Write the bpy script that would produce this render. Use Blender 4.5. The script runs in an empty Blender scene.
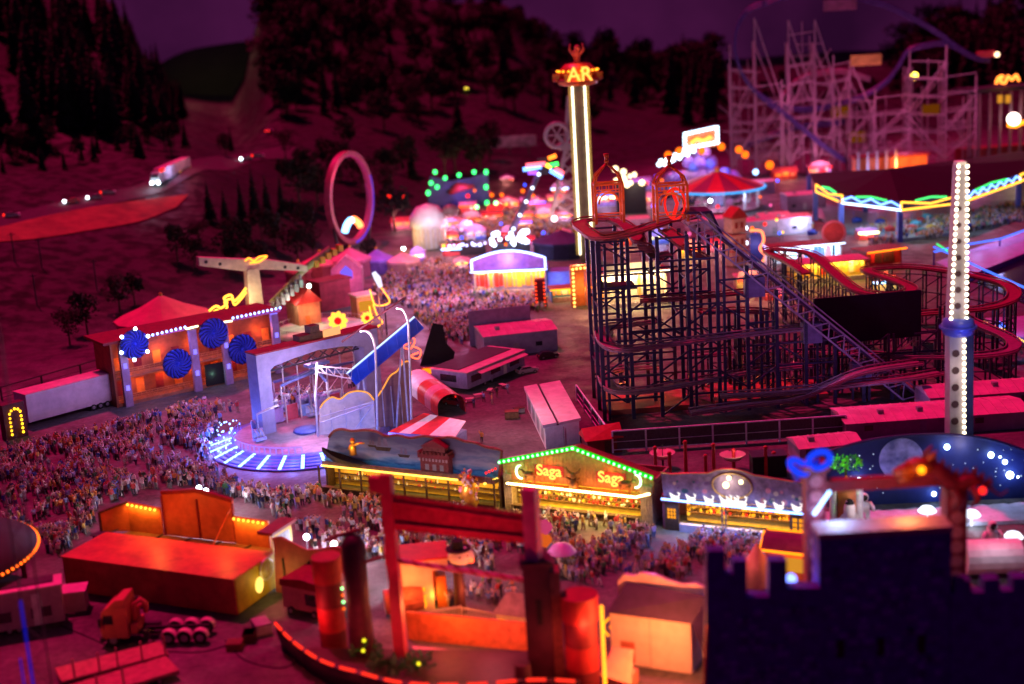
import bpy, bmesh, math, random
import numpy as np
from mathutils import Vector, Matrix
R0 = random.Random(7)
SC = bpy.context.scene
COL = SC.collection
PI = math.pi
rad = math.radians

# ---------------------------------------------------------------- camera
CAMZ, FPX, CX, CY = 70.0, 1400.0, 512.0, 342.0
PITCH, ROLL = rad(13.5), rad(-3.5)
CM = Matrix.Translation((0, 0, CAMZ)) @ Matrix.Rotation(PI/2 - PITCH, 4, 'X') @ Matrix.Rotation(ROLL, 4, 'Z')
CMI = CM.inverted()
C0 = Vector((0, 0, CAMZ))
def ray(px, py):
    return (CM.to_3x3() @ Vector(((px-CX)/FPX, -(py-CY)/FPX, -1))).normalized()
def G(px, py, z=0.0):
    d = ray(px, py)
    return C0 + d*((z-CAMZ)/d.z)
def proj(p):
    q = CMI @ Vector(p)
    return CX + FPX*q.x/-q.z, CY - FPX*q.y/-q.z
def VZ(p, py):
    """height of the point straight above ground point p that falls on image row py"""
    a, b = -60.0, 400.0
    for _ in range(50):
        m = (a+b)/2
        if proj((p[0], p[1], m))[1] > py: a = m
        else: b = m
    return a
def frame(pa, pb, za=0.0):
    A, B = G(*pa, za), G(*pb, za)
    d = B-A
    return A, math.atan2(d.y, d.x), math.hypot(d.x, d.y)
def loc(o, ang, x, y, z=0):
    c, s = math.cos(ang), math.sin(ang)
    return Vector((o[0]+c*x-s*y, o[1]+s*x+c*y, o[2]+z))
def inv(o, ang, p):
    c, s = math.cos(-ang), math.sin(-ang)
    x, y = p[0]-o[0], p[1]-o[1]
    return Vector((c*x-s*y, s*x+c*y, p[2]-o[2]))

cd = bpy.data.cameras.new('camera'); cam = bpy.data.objects.new('camera', cd); COL.objects.link(cam)
cam.matrix_world = CM
cd.sensor_width = 36; cd.lens = 36*FPX/1024
cd.clip_start = 1; cd.clip_end = 9000
cd.dof.use_dof = True; cd.dof.focus_distance = 236; cd.dof.aperture_fstop = cd.lens*1e-3/1.2
cd.dof.aperture_blades = 0
SC.camera = cam
SC.view_settings.view_transform = 'Standard'; SC.view_settings.look = 'None'
SC.view_settings.exposure = 0; SC.view_settings.gamma = 1
SC.render.engine = 'CYCLES'
cy = SC.cycles
cy.use_denoising = True
try: cy.denoiser = 'OPENIMAGEDENOISE'
except Exception: pass
cy.max_bounces = 5; cy.diffuse_bounces = 2; cy.glossy_bounces = 2; cy.transmission_bounces = 3; cy.transparent_max_bounces = 4
cy.sample_clamp_indirect = 4; cy.sample_clamp_direct = 0
cy.caustics_reflective = False; cy.caustics_refractive = False
cy.use_light_tree = True

# ---------------------------------------------------------------- materials
MATS = {}
def M(name, col, rough=.65, var=.3, scale=.8, metal=0.0, bump=0.0, spec=.3):
    if name in MATS: return MATS[name]
    m = bpy.data.materials.new(name); m.use_nodes = True; MATS[name] = m
    nt = m.node_tree; b = nt.nodes['Principled BSDF']
    b.inputs['Roughness'].default_value = rough; b.inputs['Metallic'].default_value = metal
    b.inputs['Specular IOR Level'].default_value = spec
    tc = nt.nodes.new('ShaderNodeTexCoord')
    n = nt.nodes.new('ShaderNodeTexNoise'); n.inputs['Scale'].default_value = scale; n.inputs['Detail'].default_value = 6
    n.inputs['Roughness'].default_value = .65
    nt.links.new(tc.outputs['Object'], n.inputs['Vector'])
    mp = nt.nodes.new('ShaderNodeMapRange')
    mp.inputs['From Min'].default_value = .3; mp.inputs['From Max'].default_value = .7
    mp.inputs['To Min'].default_value = 1-var; mp.inputs['To Max'].default_value = 1+var*.6
    nt.links.new(n.outputs['Fac'], mp.inputs['Value'])
    mx = nt.nodes.new('ShaderNodeVectorMath'); mx.operation = 'SCALE'
    mx.inputs[0].default_value = col[:3]
    nt.links.new(mp.outputs['Result'], mx.inputs['Scale'])
    nt.links.new(mx.outputs['Vector'], b.inputs['Base Color'])
    if bump:
        bp = nt.nodes.new('ShaderNodeBump'); bp.inputs['Strength'].default_value = bump; bp.inputs['Distance'].default_value = .15
        nt.links.new(n.outputs['Fac'], bp.inputs['Height']); nt.links.new(bp.outputs['Normal'], b.inputs['Normal'])
    return m
def E(name, col, s, sample=False):
    if name in MATS: return MATS[name]
    mx_ = max(col) if not name.startswith('bright') else -1
    if mx_ > 0 and min(col) < .3*mx_: col = tuple(mx_*(c/mx_)**1.35 for c in col); s = s*.5 if s > 2 else s
    elif s > 4 and mx_ > 0: s *= .75
    m = bpy.data.materials.new(name); m.use_nodes = True; MATS[name] = m
    nt = m.node_tree; nt.nodes.remove(nt.nodes['Principled BSDF'])
    e = nt.nodes.new('ShaderNodeEmission'); e.inputs['Color'].default_value = (*col, 1); e.inputs['Strength'].default_value = s
    nt.links.new(e.outputs[0], nt.nodes['Material Output'].inputs['Surface'])
    m.cycles.emission_sampling = 'FRONT' if sample else 'NONE'
    return m

# ---------------------------------------------------------------- mesh builder
class MB:
    def __init__(s): s.v, s.f, s.m, s.s = [], [], [], []
    def add(s, vs, fs, m=0, sm=False):
        k = len(s.v); s.v += [tuple(v) for v in vs]
        for f in fs: s.f.append(tuple(i+k for i in f)); s.m.append(m); s.s.append(sm)
        return s
    def box(s, a, b, m=0):
        (x0, y0, z0), (x1, y1, z1) = a, b
        return s.add([(x0,y0,z0),(x1,y0,z0),(x1,y1,z0),(x0,y1,z0),(x0,y0,z1),(x1,y0,z1),(x1,y1,z1),(x0,y1,z1)],
              [(0,3,2,1),(4,5,6,7),(0,1,5,4),(1,2,6,5),(2,3,7,6),(3,0,4,7)], m)
    def cbox(s, c, d, m=0): return s.box([c[i]-d[i]/2 for i in range(3)], [c[i]+d[i]/2 for i in range(3)], m)
    def bar(s, p, q, w, m=0, h=None):
        p, q = Vector(p), Vector(q); d = q-p
        if d.length < 1e-6: return s
        d.normalize(); u = Vector((0,0,1)) if abs(d.z) < .95 else Vector((0,1,0))
        a = d.cross(u).normalized(); b = a.cross(d)
        a *= w/2; b *= (h or w)/2
        return s.add([p-a-b,p+a-b,p+a+b,p-a+b,q-a-b,q+a-b,q+a+b,q-a+b],
              [(0,1,2,3),(7,6,5,4),(0,4,5,1),(1,5,6,2),(2,6,7,3),(3,7,4,0)], m)
    def path(s, P, r, n=6, m=0, closed=False):
        P = [Vector(p) for p in P]; N = len(P); vs = []
        u0 = None
        for i, p in enumerate(P):
            a = P[i-1] if (i or closed) else P[0]; b = P[(i+1) % N] if (i < N-1 or closed) else P[-1]
            d = (b-a)
            d = d.normalized() if d.length > 1e-9 else Vector((1,0,0))
            if u0 is None:
                u0 = d.orthogonal().normalized()
            u0 = (u0-d*u0.dot(d))
            u0 = u0.normalized() if u0.length > 1e-6 else d.orthogonal().normalized()
            w = d.cross(u0)
            rr = r[i] if isinstance(r, (list, tuple)) else r
            for k in range(n):
                t = 2*PI*k/n; vs.append(p+u0*math.cos(t)*rr+w*math.sin(t)*rr)
        fs = []
        for i in range(N if closed else N-1):
            j = (i+1) % N
            for k in range(n): fs.append((i*n+k, i*n+(k+1) % n, j*n+(k+1) % n, j*n+k))
        if not closed: fs += [tuple(range(n))[::-1], tuple((N-1)*n+k for k in range(n))]
        return s.add(vs, fs, m, True)
    def cyl(s, c, r0, r1, h, n=16, m=0, cap=True, sm=True):
        vs = [(c[0]+r0*math.cos(2*PI*k/n), c[1]+r0*math.sin(2*PI*k/n), c[2]) for k in range(n)]
        vs += [(c[0]+r1*math.cos(2*PI*k/n), c[1]+r1*math.sin(2*PI*k/n), c[2]+h) for k in range(n)]
        s.add(vs, [(k,(k+1)%n,n+(k+1)%n,n+k) for k in range(n)], m, sm)
        if cap: s.add(vs, [tuple(range(n))[::-1], tuple(range(n,2*n))], m)
        return s
    def lathe(s, prof, n=24, c=(0,0,0), m=0, a0=0, a1=2*PI):
        full = abs(a1-a0-2*PI) < 1e-6; cols = n if full else n+1; vs = []
        for k in range(cols):
            t = a0+(a1-a0)*k/n
            for r, z in prof: vs.append((c[0]+r*math.cos(t), c[1]+r*math.sin(t), c[2]+z))
        L = len(prof); fs = []
        for k in range(n):
            k2 = (k+1) % cols
            for i in range(L-1): fs.append((k*L+i, k2*L+i, k2*L+i+1, k*L+i+1))
        return s.add(vs, fs, m, True)
    def prism(s, pts, y0, y1, m=0):
        n = len(pts); vs = [(x,y0,z) for x,z in pts]+[(x,y1,z) for x,z in pts]
        return s.add(vs, [tuple(range(n)), tuple(range(n,2*n))[::-1]]+[(k,n+k,n+(k+1)%n,(k+1)%n) for k in range(n)], m)
    def slab(s, pts, z0, z1, m=0):
        n = len(pts); vs = [(x,y,z0) for x,y in pts]+[(x,y,z1) for x,y in pts]
        return s.add(vs, [tuple(range(n))[::-1], tuple(range(n,2*n))]+[(k,(k+1)%n,n+(k+1)%n,n+k) for k in range(n)], m)
    def sph(s, c, r, nu=8, nv=6, m=0, sc=(1,1,1)):
        vs = [(c[0],c[1],c[2]+r*sc[2])]; fs = []
        for j in range(1, nv):
            a = PI*j/nv
            for k in range(nu):
                t = 2*PI*k/nu; vs.append((c[0]+r*sc[0]*math.sin(a)*math.cos(t), c[1]+r*sc[1]*math.sin(a)*math.sin(t), c[2]+r*sc[2]*math.cos(a)))
        vs.append((c[0],c[1],c[2]-r*sc[2])); L = len(vs)-1
        for k in range(nu):
            fs.append((0,1+k,1+(k+1)%nu)); fs.append((L,1+(nv-2)*nu+(k+1)%nu,1+(nv-2)*nu+k))
            for j in range(nv-2): fs.append((1+j*nu+k,1+(j+1)*nu+k,1+(j+1)*nu+(k+1)%nu,1+j*nu+(k+1)%nu))
        return s.add(vs, fs, m, True)
    def quad(s, a, b, c, d, m=0): return s.add([a,b,c,d],[(0,1,2,3)],m)
    def bulbs(s, P, r, m=0):
        for p in P: s.sph(p, r, 6, 4, m)
        return s
    def disc(s, c, r, n=24, axis='y', m=0, t=.1):
        a = [(c[0]+r*math.cos(2*PI*k/n), c[2]+r*math.sin(2*PI*k/n)) for k in range(n)]
        return s.prism(a, c[1]-t/2, c[1]+t/2, m)
    def mesh(s, name, mats):
        me = bpy.data.meshes.new(name); me.from_pydata(s.v, [], s.f)
        for x in (mats if isinstance(mats, (list, tuple)) else [mats]): me.materials.append(x)
        me.polygons.foreach_set('material_index', s.m); me.polygons.foreach_set('use_smooth', s.s)
        me.update(); return me
    def build(s, name, mats, parent=None, label=None):
        o = bpy.data.objects.new(name, s.mesh(name, mats)); COL.objects.link(o)
        if parent: o.parent = parent
        if label: o['label'] = label
        return o
def along(pts, step):
    """points every step metres along a polyline"""
    pts = [Vector(p) for p in pts]; out = []; carry = 0
    for a, b in zip(pts, pts[1:]):
        L = (b-a).length; t = carry
        while t < L: out.append(a+(b-a)*(t/L)); t += step
        carry = t-L
    return out
def smooth(pts, n=6):
    """Catmull-Rom through the points"""
    P = [Vector(p) for p in pts]; P = [P[0]*2-P[1]]+P+[P[-1]*2-P[-2]]; out = []
    for i in range(1, len(P)-2):
        a, b, c, d = P[i-1:i+3]
        for k in range(n):
            t = k/n
            out.append(.5*((2*b)+(c-a)*t+(2*a-5*b+4*c-d)*t*t+(3*b-a-3*c+d)*t**3))
    out.append(P[-2]); return out
def thing(name, label, cat, l=(0,0,0), rz=0, group=None):
    o = bpy.data.objects.new(name, None); COL.objects.link(o); o.location = l; o.rotation_euler = (0,0,rz)
    o.empty_display_size = .5
    o['label'] = label; o['category'] = cat
    if group: o['group'] = group
    return o
def tag(o, label, cat, group=None):
    o['label'] = label; o['category'] = cat
    if group: o['group'] = group
    return o
def dup(root, l, rz=0, label=None, group=None, sc=None):
    r = root.copy(); COL.objects.link(r); r.location = l; r.rotation_euler = (0,0,rz)
    if sc: r.scale = sc if isinstance(sc, (tuple, list)) else (sc,)*3
    if label: r['label'] = label
    if group: r['group'] = group
    for ch in root.children:
        c = ch.copy(); COL.objects.link(c); c.parent = r
        for g in ch.children:
            d = g.copy(); COL.objects.link(d); d.parent = c
    return r
def lamp(parent, l, col, w, r=.3, name='lamp_glow'):
    d = bpy.data.lights.new(name, 'POINT'); d.color = col; d.energy = w; d.shadow_soft_size = r
    o = bpy.data.objects.new(name, d); COL.objects.link(o); o.location = l
    if parent: o.parent = parent
    return o
def spot(parent, l, to, col, w, ang=100, r=.4, name='spot_glow'):
    d = bpy.data.lights.new(name, 'SPOT'); d.color = col; d.energy = w; d.shadow_soft_size = r; d.spot_size = rad(ang); d.spot_blend = .8
    o = bpy.data.objects.new(name, d); COL.objects.link(o); o.location = l
    o.rotation_euler = (Vector(to)-Vector(l)).to_track_quat('-Z','Y').to_euler()
    if parent: o.parent = parent
    return o
def strip(parent, a, b, col, w, size=.3, name='strip_glow', down=(0,-.4,-1)):
    """the light of a neon strip that runs from a to b"""
    a, b = Vector(a), Vector(b); L = (b-a).length
    d = bpy.data.lights.new(name, 'AREA'); d.shape = 'RECTANGLE'; d.size = L; d.size_y = size; d.color = col; d.energy = w
    o = bpy.data.objects.new(name, d); COL.objects.link(o); o.location = (a+b)/2
    z = -Vector(down).normalized(); x = (b-a).normalized(); y = z.cross(x).normalized(); z = x.cross(y)
    o.rotation_euler = Matrix((x, y, z)).transposed().to_euler()
    if parent: o.parent = parent
    return o
def text_mb(txt, size, ext=.05):
    cu = bpy.data.curves.new('t', 'FONT'); cu.body = txt; cu.size = size; cu.extrude = ext; cu.align_x = 'CENTER'; cu.align_y = 'CENTER'; cu.offset = size*.015
    o = bpy.data.objects.new('t', cu); COL.objects.link(o)
    dg = bpy.context.evaluated_depsgraph_get(); dg.update()
    me = bpy.data.meshes.new_from_object(o.evaluated_get(dg))
    mb = MB(); mb.add([(v.co.x, v.co.z, v.co.y) for v in me.vertices], [tuple(p.vertices)[::-1] for p in me.polygons])
    bpy.data.objects.remove(o); bpy.data.curves.remove(cu); bpy.data.meshes.remove(me)
    return mb
def shift(mb, d):
    mb.v = [(v[0]+d[0], v[1]+d[1], v[2]+d[2]) for v in mb.v]; return mb

# common materials
ASPH = M('asphalt', (.06,.058,.056), .85, .35, .5)
WHITE = M('white_paint', (.72,.7,.68), .5, .2, .9)
CREAM = M('cream_paint', (.6,.52,.4), .55, .25, .7)
GREY = M('grey_paint', (.3,.3,.31), .6, .3, .8)
DARK = M('dark_steel', (.035,.033,.04), .45, .3, 1.5)
BLACK = M('black_cloth', (.012,.012,.014), .8, .3, 1)
RED = M('red_paint', (.5,.03,.03), .45, .3, .8)
DRED = M('dark_red_paint', (.2,.015,.025), .6, .35, .8)
ORANGE = M('orange_paint', (.55,.13,.03), .45, .3, 1)
BLUE = M('blue_paint', (.03,.06,.4), .4, .3, .9)
NAVY = M('navy_paint', (.02,.025,.12), .5, .3, .9)
PINK = M('pink_paint', (.6,.22,.3), .6, .3, .8)
WOOD = M('brown_timber', (.2,.1,.05), .7, .45, 2.2, bump=.3)
DWOOD = M('dark_timber', (.07,.035,.02), .7, .45, 2)
STONE = M('grey_stone', (.26,.23,.21), .8, .4, .8, bump=.4)
GLASS = M('dark_glass', (.02,.025,.035), .08, .1, 1, spec=.8)
RUBBER = M('black_rubber', (.015,.015,.015), .8, .2, 2)
STEEL = M('white_steel', (.5,.48,.46), .45, .3, 1.2)
GALV = M('galvanised_steel', (.35,.35,.37), .35, .3, 1.2, metal=.4)
YELLOWP = M('yellow_paint', (.6,.4,.05), .5, .3, 1)
GREENP = M('green_paint', (.03,.2,.05), .5, .4, 2)
LILAC = M('lilac_paint', (.3,.24,.42), .55, .35, .9)
EW = E('warm_white_bulb', (1,.82,.5), 14); EWW = E('cold_white_bulb', (.8,.9,1), 22)
EY = E('yellow_neon', (1,.62,.12), 5); EO = E('orange_neon', (1,.22,.02), 5); ER = E('red_neon', (1,.05,.03), 5)
EB = E('blue_neon', (.06,.14,1), 9); ELB = E('light_blue_neon', (.3,.55,1), 7); EG = E('bright_green_bulb', (.25,1,.33), 5)
EGD = E('green_lightbox', (.0,.5,.02), 1.7); ECY = E('cyan_neon', (.15,.75,1), 5); EV = E('violet_neon', (.45,.3,1), 8)
EYW = E('yellow_white_neon', (1,.85,.35), 9)
EA = E('amber_lightbox', (1,.45,.04), 1.2); EAD = E('amber_shelf_glow', (1,.5,.08), .7)
class Fr:
    """local frame of a front: x along it, y away from the camera side, z up"""
    def __init__(s, pa, pb, z=0.0):
        s.o, s.a, s.W = frame(pa, pb, z); s.S = (s.o-C0).length/FPX
    def pl(s, px, py, y=0.0):
        d = ray(px, py); n = Vector((-math.sin(s.a), math.cos(s.a), 0)); p0 = s.o+n*y
        t = (p0-C0).dot(n)/d.dot(n); return inv(s.o, s.a, C0+d*t)
    def gr(s, px, py, z=0.0): return inv(s.o, s.a, G(px, py, z+s.o.z))
    def th(s, name, label, cat, group=None): return thing(name, label, cat, s.o, s.a, group)
# ---------------------------------------------------------------- sky and sun
w = bpy.data.worlds.new('World'); SC.world = w; w.use_nodes = True
nt = w.node_tree; bg = nt.nodes['Background']
sky = nt.nodes.new('ShaderNodeTexSky'); sky.sky_type = 'NISHITA'; sky.sun_disc = False
SUN_EL, SUN_AZ = 64, 330
sky.sun_elevation = rad(SUN_EL); sky.sun_rotation = rad(SUN_AZ)
tint = nt.nodes.new('ShaderNodeMix'); tint.data_type = 'RGBA'; tint.blend_type = 'MULTIPLY'; tint.inputs['Factor'].default_value = 1
nt.links.new(sky.outputs[0], tint.inputs['A']); tint.inputs['B'].default_value = (.1,.004,.05,1)
base = nt.nodes.new('ShaderNodeMix'); base.data_type = 'RGBA'; base.inputs['Factor'].default_value = .6
base.inputs['B'].default_value = (.30,.0,.72,1)
nt.links.new(tint.outputs['Result'], base.inputs['A'])
nt.links.new(base.outputs['Result'], bg.inputs['Color']); bg.inputs['Strength'].default_value = .1
sd = bpy.data.lights.new('sun', 'SUN'); sun = bpy.data.objects.new('sun', sd); COL.objects.link(sun)
sd.energy = 4.6; sd.angle = rad(2.0); sd.color = (1,.012,.15)
el, az = rad(SUN_EL), rad(SUN_AZ)
sun.rotation_euler = Vector((-math.sin(az)*math.cos(el), -math.cos(az)*math.cos(el), -math.sin(el))).to_track_quat('-Z','Y').to_euler()

# ---------------------------------------------------------------- terrain
from bisect import bisect_right
def lerp_tab(tab, t):
    if t <= tab[0][0]: return tab[0][1]
    for (a, va), (b, vb) in zip(tab, tab[1:]):
        if t <= b: return va+(vb-va)*(t-a)/(b-a)
    return tab[-1][1]
D0 = [(-.40,305),(-.2,365),(-.14,425),(.05,565),(.13,620),(.4,660)]
PROF = [(-.40,[(0,0),(120,23),(170,26),(330,88),(600,140)]), (-.27,[(0,0),(120,23),(170,26),(330,62),(600,92)]),
        (-.225,[(0,0),(120,23),(200,25),(420,25),(600,18)]), (-.185,[(0,0),(120,19),(220,20),(600,13)]),
        (-.15,[(0,0),(100,14),(250,36),(500,95)]), (.0,[(0,0),(150,14),(300,38),(500,72)]),
        (.06,[(0,0),(150,9),(300,20),(500,30)]), (.11,[(0,0),(150,6),(300,10),(500,14)]), (.27,[(0,0),(150,5),(300,9),(500,14)]), (.4,[(0,0),(150,10),(300,22),(500,45)])]
def hill_h(x, y):
    if y < 150: return 0.0
    u = max(-.4, min(.4, x/y)); t = y-lerp_tab(D0, u)
    if t <= 0: return 0.0
    for (a, pa), (b, pb) in zip(PROF, PROF[1:]):
        if u <= b:
            k = (u-a)/(b-a); k = k*k*(3-2*k); h = lerp_tab(pa, t)*(1-k)+lerp_tab(pb, t)*k; break
    s = min(1, t/80)
    return h + s*(1.6*math.sin(x*.045+1)*math.sin(y*.038)+.8*math.sin(x*.11)*math.cos(y*.09+2)) - (1-min(1,t/15))*0
def GT(px, py):
    d = ray(px, py); t = 120.0
    while t < 2500:
        p = C0+d*t
        if p.z < hill_h(p.x, p.y):
            a, b = t-4, t
            for _ in range(14):
                m = (a+b)/2; q = C0+d*m
                if q.z < hill_h(q.x, q.y): b = m
                else: a = m
            q = C0+d*b; q.z = hill_h(q.x, q.y); return q
        t += 4
    return C0+d*900
us = np.linspace(-.95, .95, 190)
ys = np.concatenate([np.linspace(5, 280, 40), np.linspace(286, 1150, 150), np.geomspace(1180, 3000, 8)])
mb = MB(); vv = [(u*y, y, hill_h(u*y, y)) for y in ys for u in us]; nu = len(us)
mb.add(vv, [(j*nu+i, j*nu+i+1, (j+1)*nu+i+1, (j+1)*nu+i) for j in range(len(ys)-1) for i in range(nu-1)], 0, True)
def ground_mat():
    m = bpy.data.materials.new('ground'); m.use_nodes = True; nt = m.node_tree; b = nt.nodes['Principled BSDF']
    b.inputs['Roughness'].default_value = .9; b.inputs['Specular IOR Level'].default_value = .15
    at = nt.nodes.new('ShaderNodeAttribute'); at.attribute_name = 'field'
    geo = nt.nodes.new('ShaderNodeNewGeometry')
    n1 = nt.nodes.new('ShaderNodeTexNoise'); n1.inputs['Scale'].default_value = .09; n1.inputs['Detail'].default_value = 8; n1.inputs['Roughness'].default_value = .7
    n2 = nt.nodes.new('ShaderNodeTexNoise'); n2.inputs['Scale'].default_value = 1.3; n2.inputs['Detail'].default_value = 5
    for n in (n1, n2): nt.links.new(geo.outputs['Position'], n.inputs['Vector'])
    def ramp(n, a, bb):
        r = nt.nodes.new('ShaderNodeValToRGB'); r.color_ramp.elements[0].position = .32; r.color_ramp.elements[1].position = .68
        r.color_ramp.elements[0].color = (*a, 1); r.color_ramp.elements[1].color = (*bb, 1); nt.links.new(n.outputs['Fac'], r.inputs['Fac']); return r
    pav = ramp(n1, (.045,.042,.042), (.16,.145,.14)); fld = ramp(n1, (.003,.004,.004), (.019,.015,.013))
    gr = ramp(n2, (.7,.7,.7), (1.15,1.15,1.15))
    mx = nt.nodes.new('ShaderNodeMix'); mx.data_type = 'RGBA'; nt.links.new(at.outputs['Fac'], mx.inputs['Factor'])
    nt.links.new(pav.outputs[0], mx.inputs['A']); nt.links.new(fld.outputs[0], mx.inputs['B'])
    m2 = nt.nodes.new('ShaderNodeMix'); m2.data_type = 'RGBA'; m2.blend_type = 'MULTIPLY'; m2.inputs['Factor'].default_value = 1
    nt.links.new(mx.outputs['Result'], m2.inputs['A']); nt.links.new(gr.outputs[0], m2.inputs['B'])
    nt.links.new(m2.outputs['Result'], b.inputs['Base Color'])
    n3 = nt.nodes.new('ShaderNodeTexNoise'); n3.inputs['Scale'].default_value = .22; n3.inputs['Detail'].default_value = 4; nt.links.new(geo.outputs['Position'], n3.inputs['Vector'])
    rr = nt.nodes.new('ShaderNodeMapRange'); rr.inputs['From Min'].default_value = .42; rr.inputs['From Max'].default_value = .62; rr.inputs['To Min'].default_value = .58; rr.inputs['To Max'].default_value = .95; nt.links.new(n3.outputs['Fac'], rr.inputs['Value']); nt.links.new(rr.outputs[0], b.inputs['Roughness']); b.inputs['Specular IOR Level'].default_value = .2
    bp = nt.nodes.new('ShaderNodeBump'); bp.inputs['Strength'].default_value = .3; bp.inputs['Distance'].default_value = .1
    nt.links.new(n2.outputs['Fac'], bp.inputs['Height']); nt.links.new(bp.outputs['Normal'], b.inputs['Normal'])
    return m
go = mb.build('ground', ground_mat()); go['kind'] = 'structure'
at = go.data.attributes.new('field', 'FLOAT', 'POINT')
at.data.foreach_set('value', [max(0, min(1, (v[1]-lerp_tab(D0, max(-.4,min(.4,v[0]/v[1])))+40)/60)) if v[1] > 100 else 0.0 for v in vv])

def drape(name, poly, lift, mat):
    """a sheet laid on the terrain inside a polygon of ground points"""
    n = 24; a, b, c, d = poly    # four edge polylines would be overkill: left edge a-d, right edge b-c given as point lists
    return None
def ribbon(name, pts, wid, lift, mat, kind='structure'):
    P = smooth([Vector((p[0], p[1], 0)) for p in pts], 10); mb = MB(); L = 6
    vs = []
    for i, p in enumerate(P):
        d = (P[min(i+1, len(P)-1)]-P[max(i-1, 0)]).normalized(); s = Vector((-d.y, d.x, 0))
        for k in range(L+1):
            q = p+s*wid*(k/L-.5); vs.append((q.x, q.y, hill_h(q.x, q.y)+lift))
    mb.add(vs, [(i*(L+1)+k, (i+1)*(L+1)+k, (i+1)*(L+1)+k+1, i*(L+1)+k+1) for i in range(len(P)-1) for k in range(L)], 0, True)
    o = mb.build(name, mat); o['kind'] = kind; return o
ROADPX = [(-30,232),(20,220),(62,209),(112,197),(160,184),(205,166),(245,158),(300,150)]
ribbon('road', [GT(*p) for p in ROADPX], 13, .25, ASPH)
# the pale crop field below the road
top = [(-5,229),(40,218),(90,208),(140,201),(189,195)]; bot = [(-5,243),(40,239),(90,231),(140,222),(176,208)]
mb = MB(); vs = []
for a, b in zip(smooth([(*p,0) for p in top], 6), smooth([(*p,0) for p in bot], 6)):
    A, B = GT(a.x, a.y), GT(b.x, b.y)
    for k in range(9):
        q = A.lerp(B, k/8); vs.append((q.x, q.y, hill_h(q.x, q.y)+.3))
n = len(vs)//9
mb.add(vs, [(i*9+k, i*9+k+1, (i+1)*9+k+1, (i+1)*9+k) for i in range(n-1) for k in range(8)], 0, True)
o = mb.build('crop_field', M('dry_crop', (.28,.17,.05), .9, .5, .15)); o['kind'] = 'structure'
# far hill of the backdrop, seen through the valley
mb = MB(); vs = []; Yh = 1090
for i in range(41):
    x = -420+i*9
    hp = 8+46*math.exp(-((x+238)/52)**2)+24*math.exp(-((x+180)/36)**2)+4*math.sin(x*.06)
    for k in range(6): vs.append((x, Yh+k*14-0, -40+(hp+40)*math.sin(k/5*PI/2)))
mb.add(vs, [(i*6+k, (i+1)*6+k, (i+1)*6+k+1, i*6+k+1) for i in range(40) for k in range(5)], 0, True)
o = mb.build('hill', M('far_meadow', (.075,.07,.035), .9, .5, .02)); o['kind'] = 'structure'
lamp(None, (-222,1035,70), (.9,.8,.4), 16000, 3, 'hill_fill')  # unseen lamp added in front of the far hill to brighten it
# painted night backdrop behind the landscape
mb = MB(); vs = []; N = 48
for i in range(N+1):
    a = -.95+1.9*i/N
    for z in (-60,40,110,220,420): vs.append((1260*math.sin(a), 1260*math.cos(a), z))
mb.add(vs, [(i*5+k,i*5+k+1,(i+1)*5+k+1,(i+1)*5+k) for i in range(N) for k in range(4)], 0, True)
m = bpy.data.materials.new('night_sky'); m.use_nodes = True; nt = m.node_tree; nt.nodes.remove(nt.nodes['Principled BSDF'])
ge = nt.nodes.new('ShaderNodeNewGeometry'); nz = nt.nodes.new('ShaderNodeTexNoise'); nz.inputs['Scale'].default_value = .006; nz.inputs['Detail'].default_value = 5; nt.links.new(ge.outputs['Position'], nz.inputs['Vector'])
cr = nt.nodes.new('ShaderNodeValToRGB'); cr.color_ramp.elements[0].position = .3; cr.color_ramp.elements[1].position = .72; cr.color_ramp.elements[0].color = (.02,.0025,.02,1); cr.color_ramp.elements[1].color = (.075,.008,.06,1); nt.links.new(nz.outputs['Fac'], cr.inputs[0])
em = nt.nodes.new('ShaderNodeEmission'); nt.links.new(cr.outputs[0], em.inputs['Color']); nt.links.new(em.outputs[0], nt.nodes['Material Output'].inputs['Surface']); m.cycles.emission_sampling = 'NONE'
o = mb.build('sky', m); o['kind'] = 'structure'

# ---------------------------------------------------------------- trees
TG = M('conifer_needles', (.012,.017,.012), .8, .5, .4); TL = M('broad_leaves', (.01,.013,.008), .8, .5, .5); BARK = M('bark', (.06,.04,.03), .9, .4, 2)
def conifer_mesh(seed, H):
    r = random.Random(seed); mb = MB(); L = int(H*1.25)
    for i in range(L):
        t = (i+.3)/L; z = H*(.1+.9*t); R = H*.2*(1-t)**.85+.12
        nb = 11 if t < .6 else 7
        for k in range(nb):
            a = r.uniform(0, 2*PI); q = R*r.uniform(.55, 1.15); w = q*r.uniform(.22,.4); dz = -q*r.uniform(.25,.6)
            c, s = math.cos(a), math.sin(a); z1 = z+r.uniform(-.3,.3)
            m_ = (c*q*.55, s*q*.55, z1+dz*.35)
            mb.add([(0,0,z1+.3),(m_[0]-s*w,m_[1]+c*w,m_[2]-.3),(c*q,s*q,z1+dz),(m_[0]+s*w,m_[1]-c*w,m_[2]-.3)],[(0,1,2,3)],0)
    return mb.mesh('crown', TG)
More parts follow.
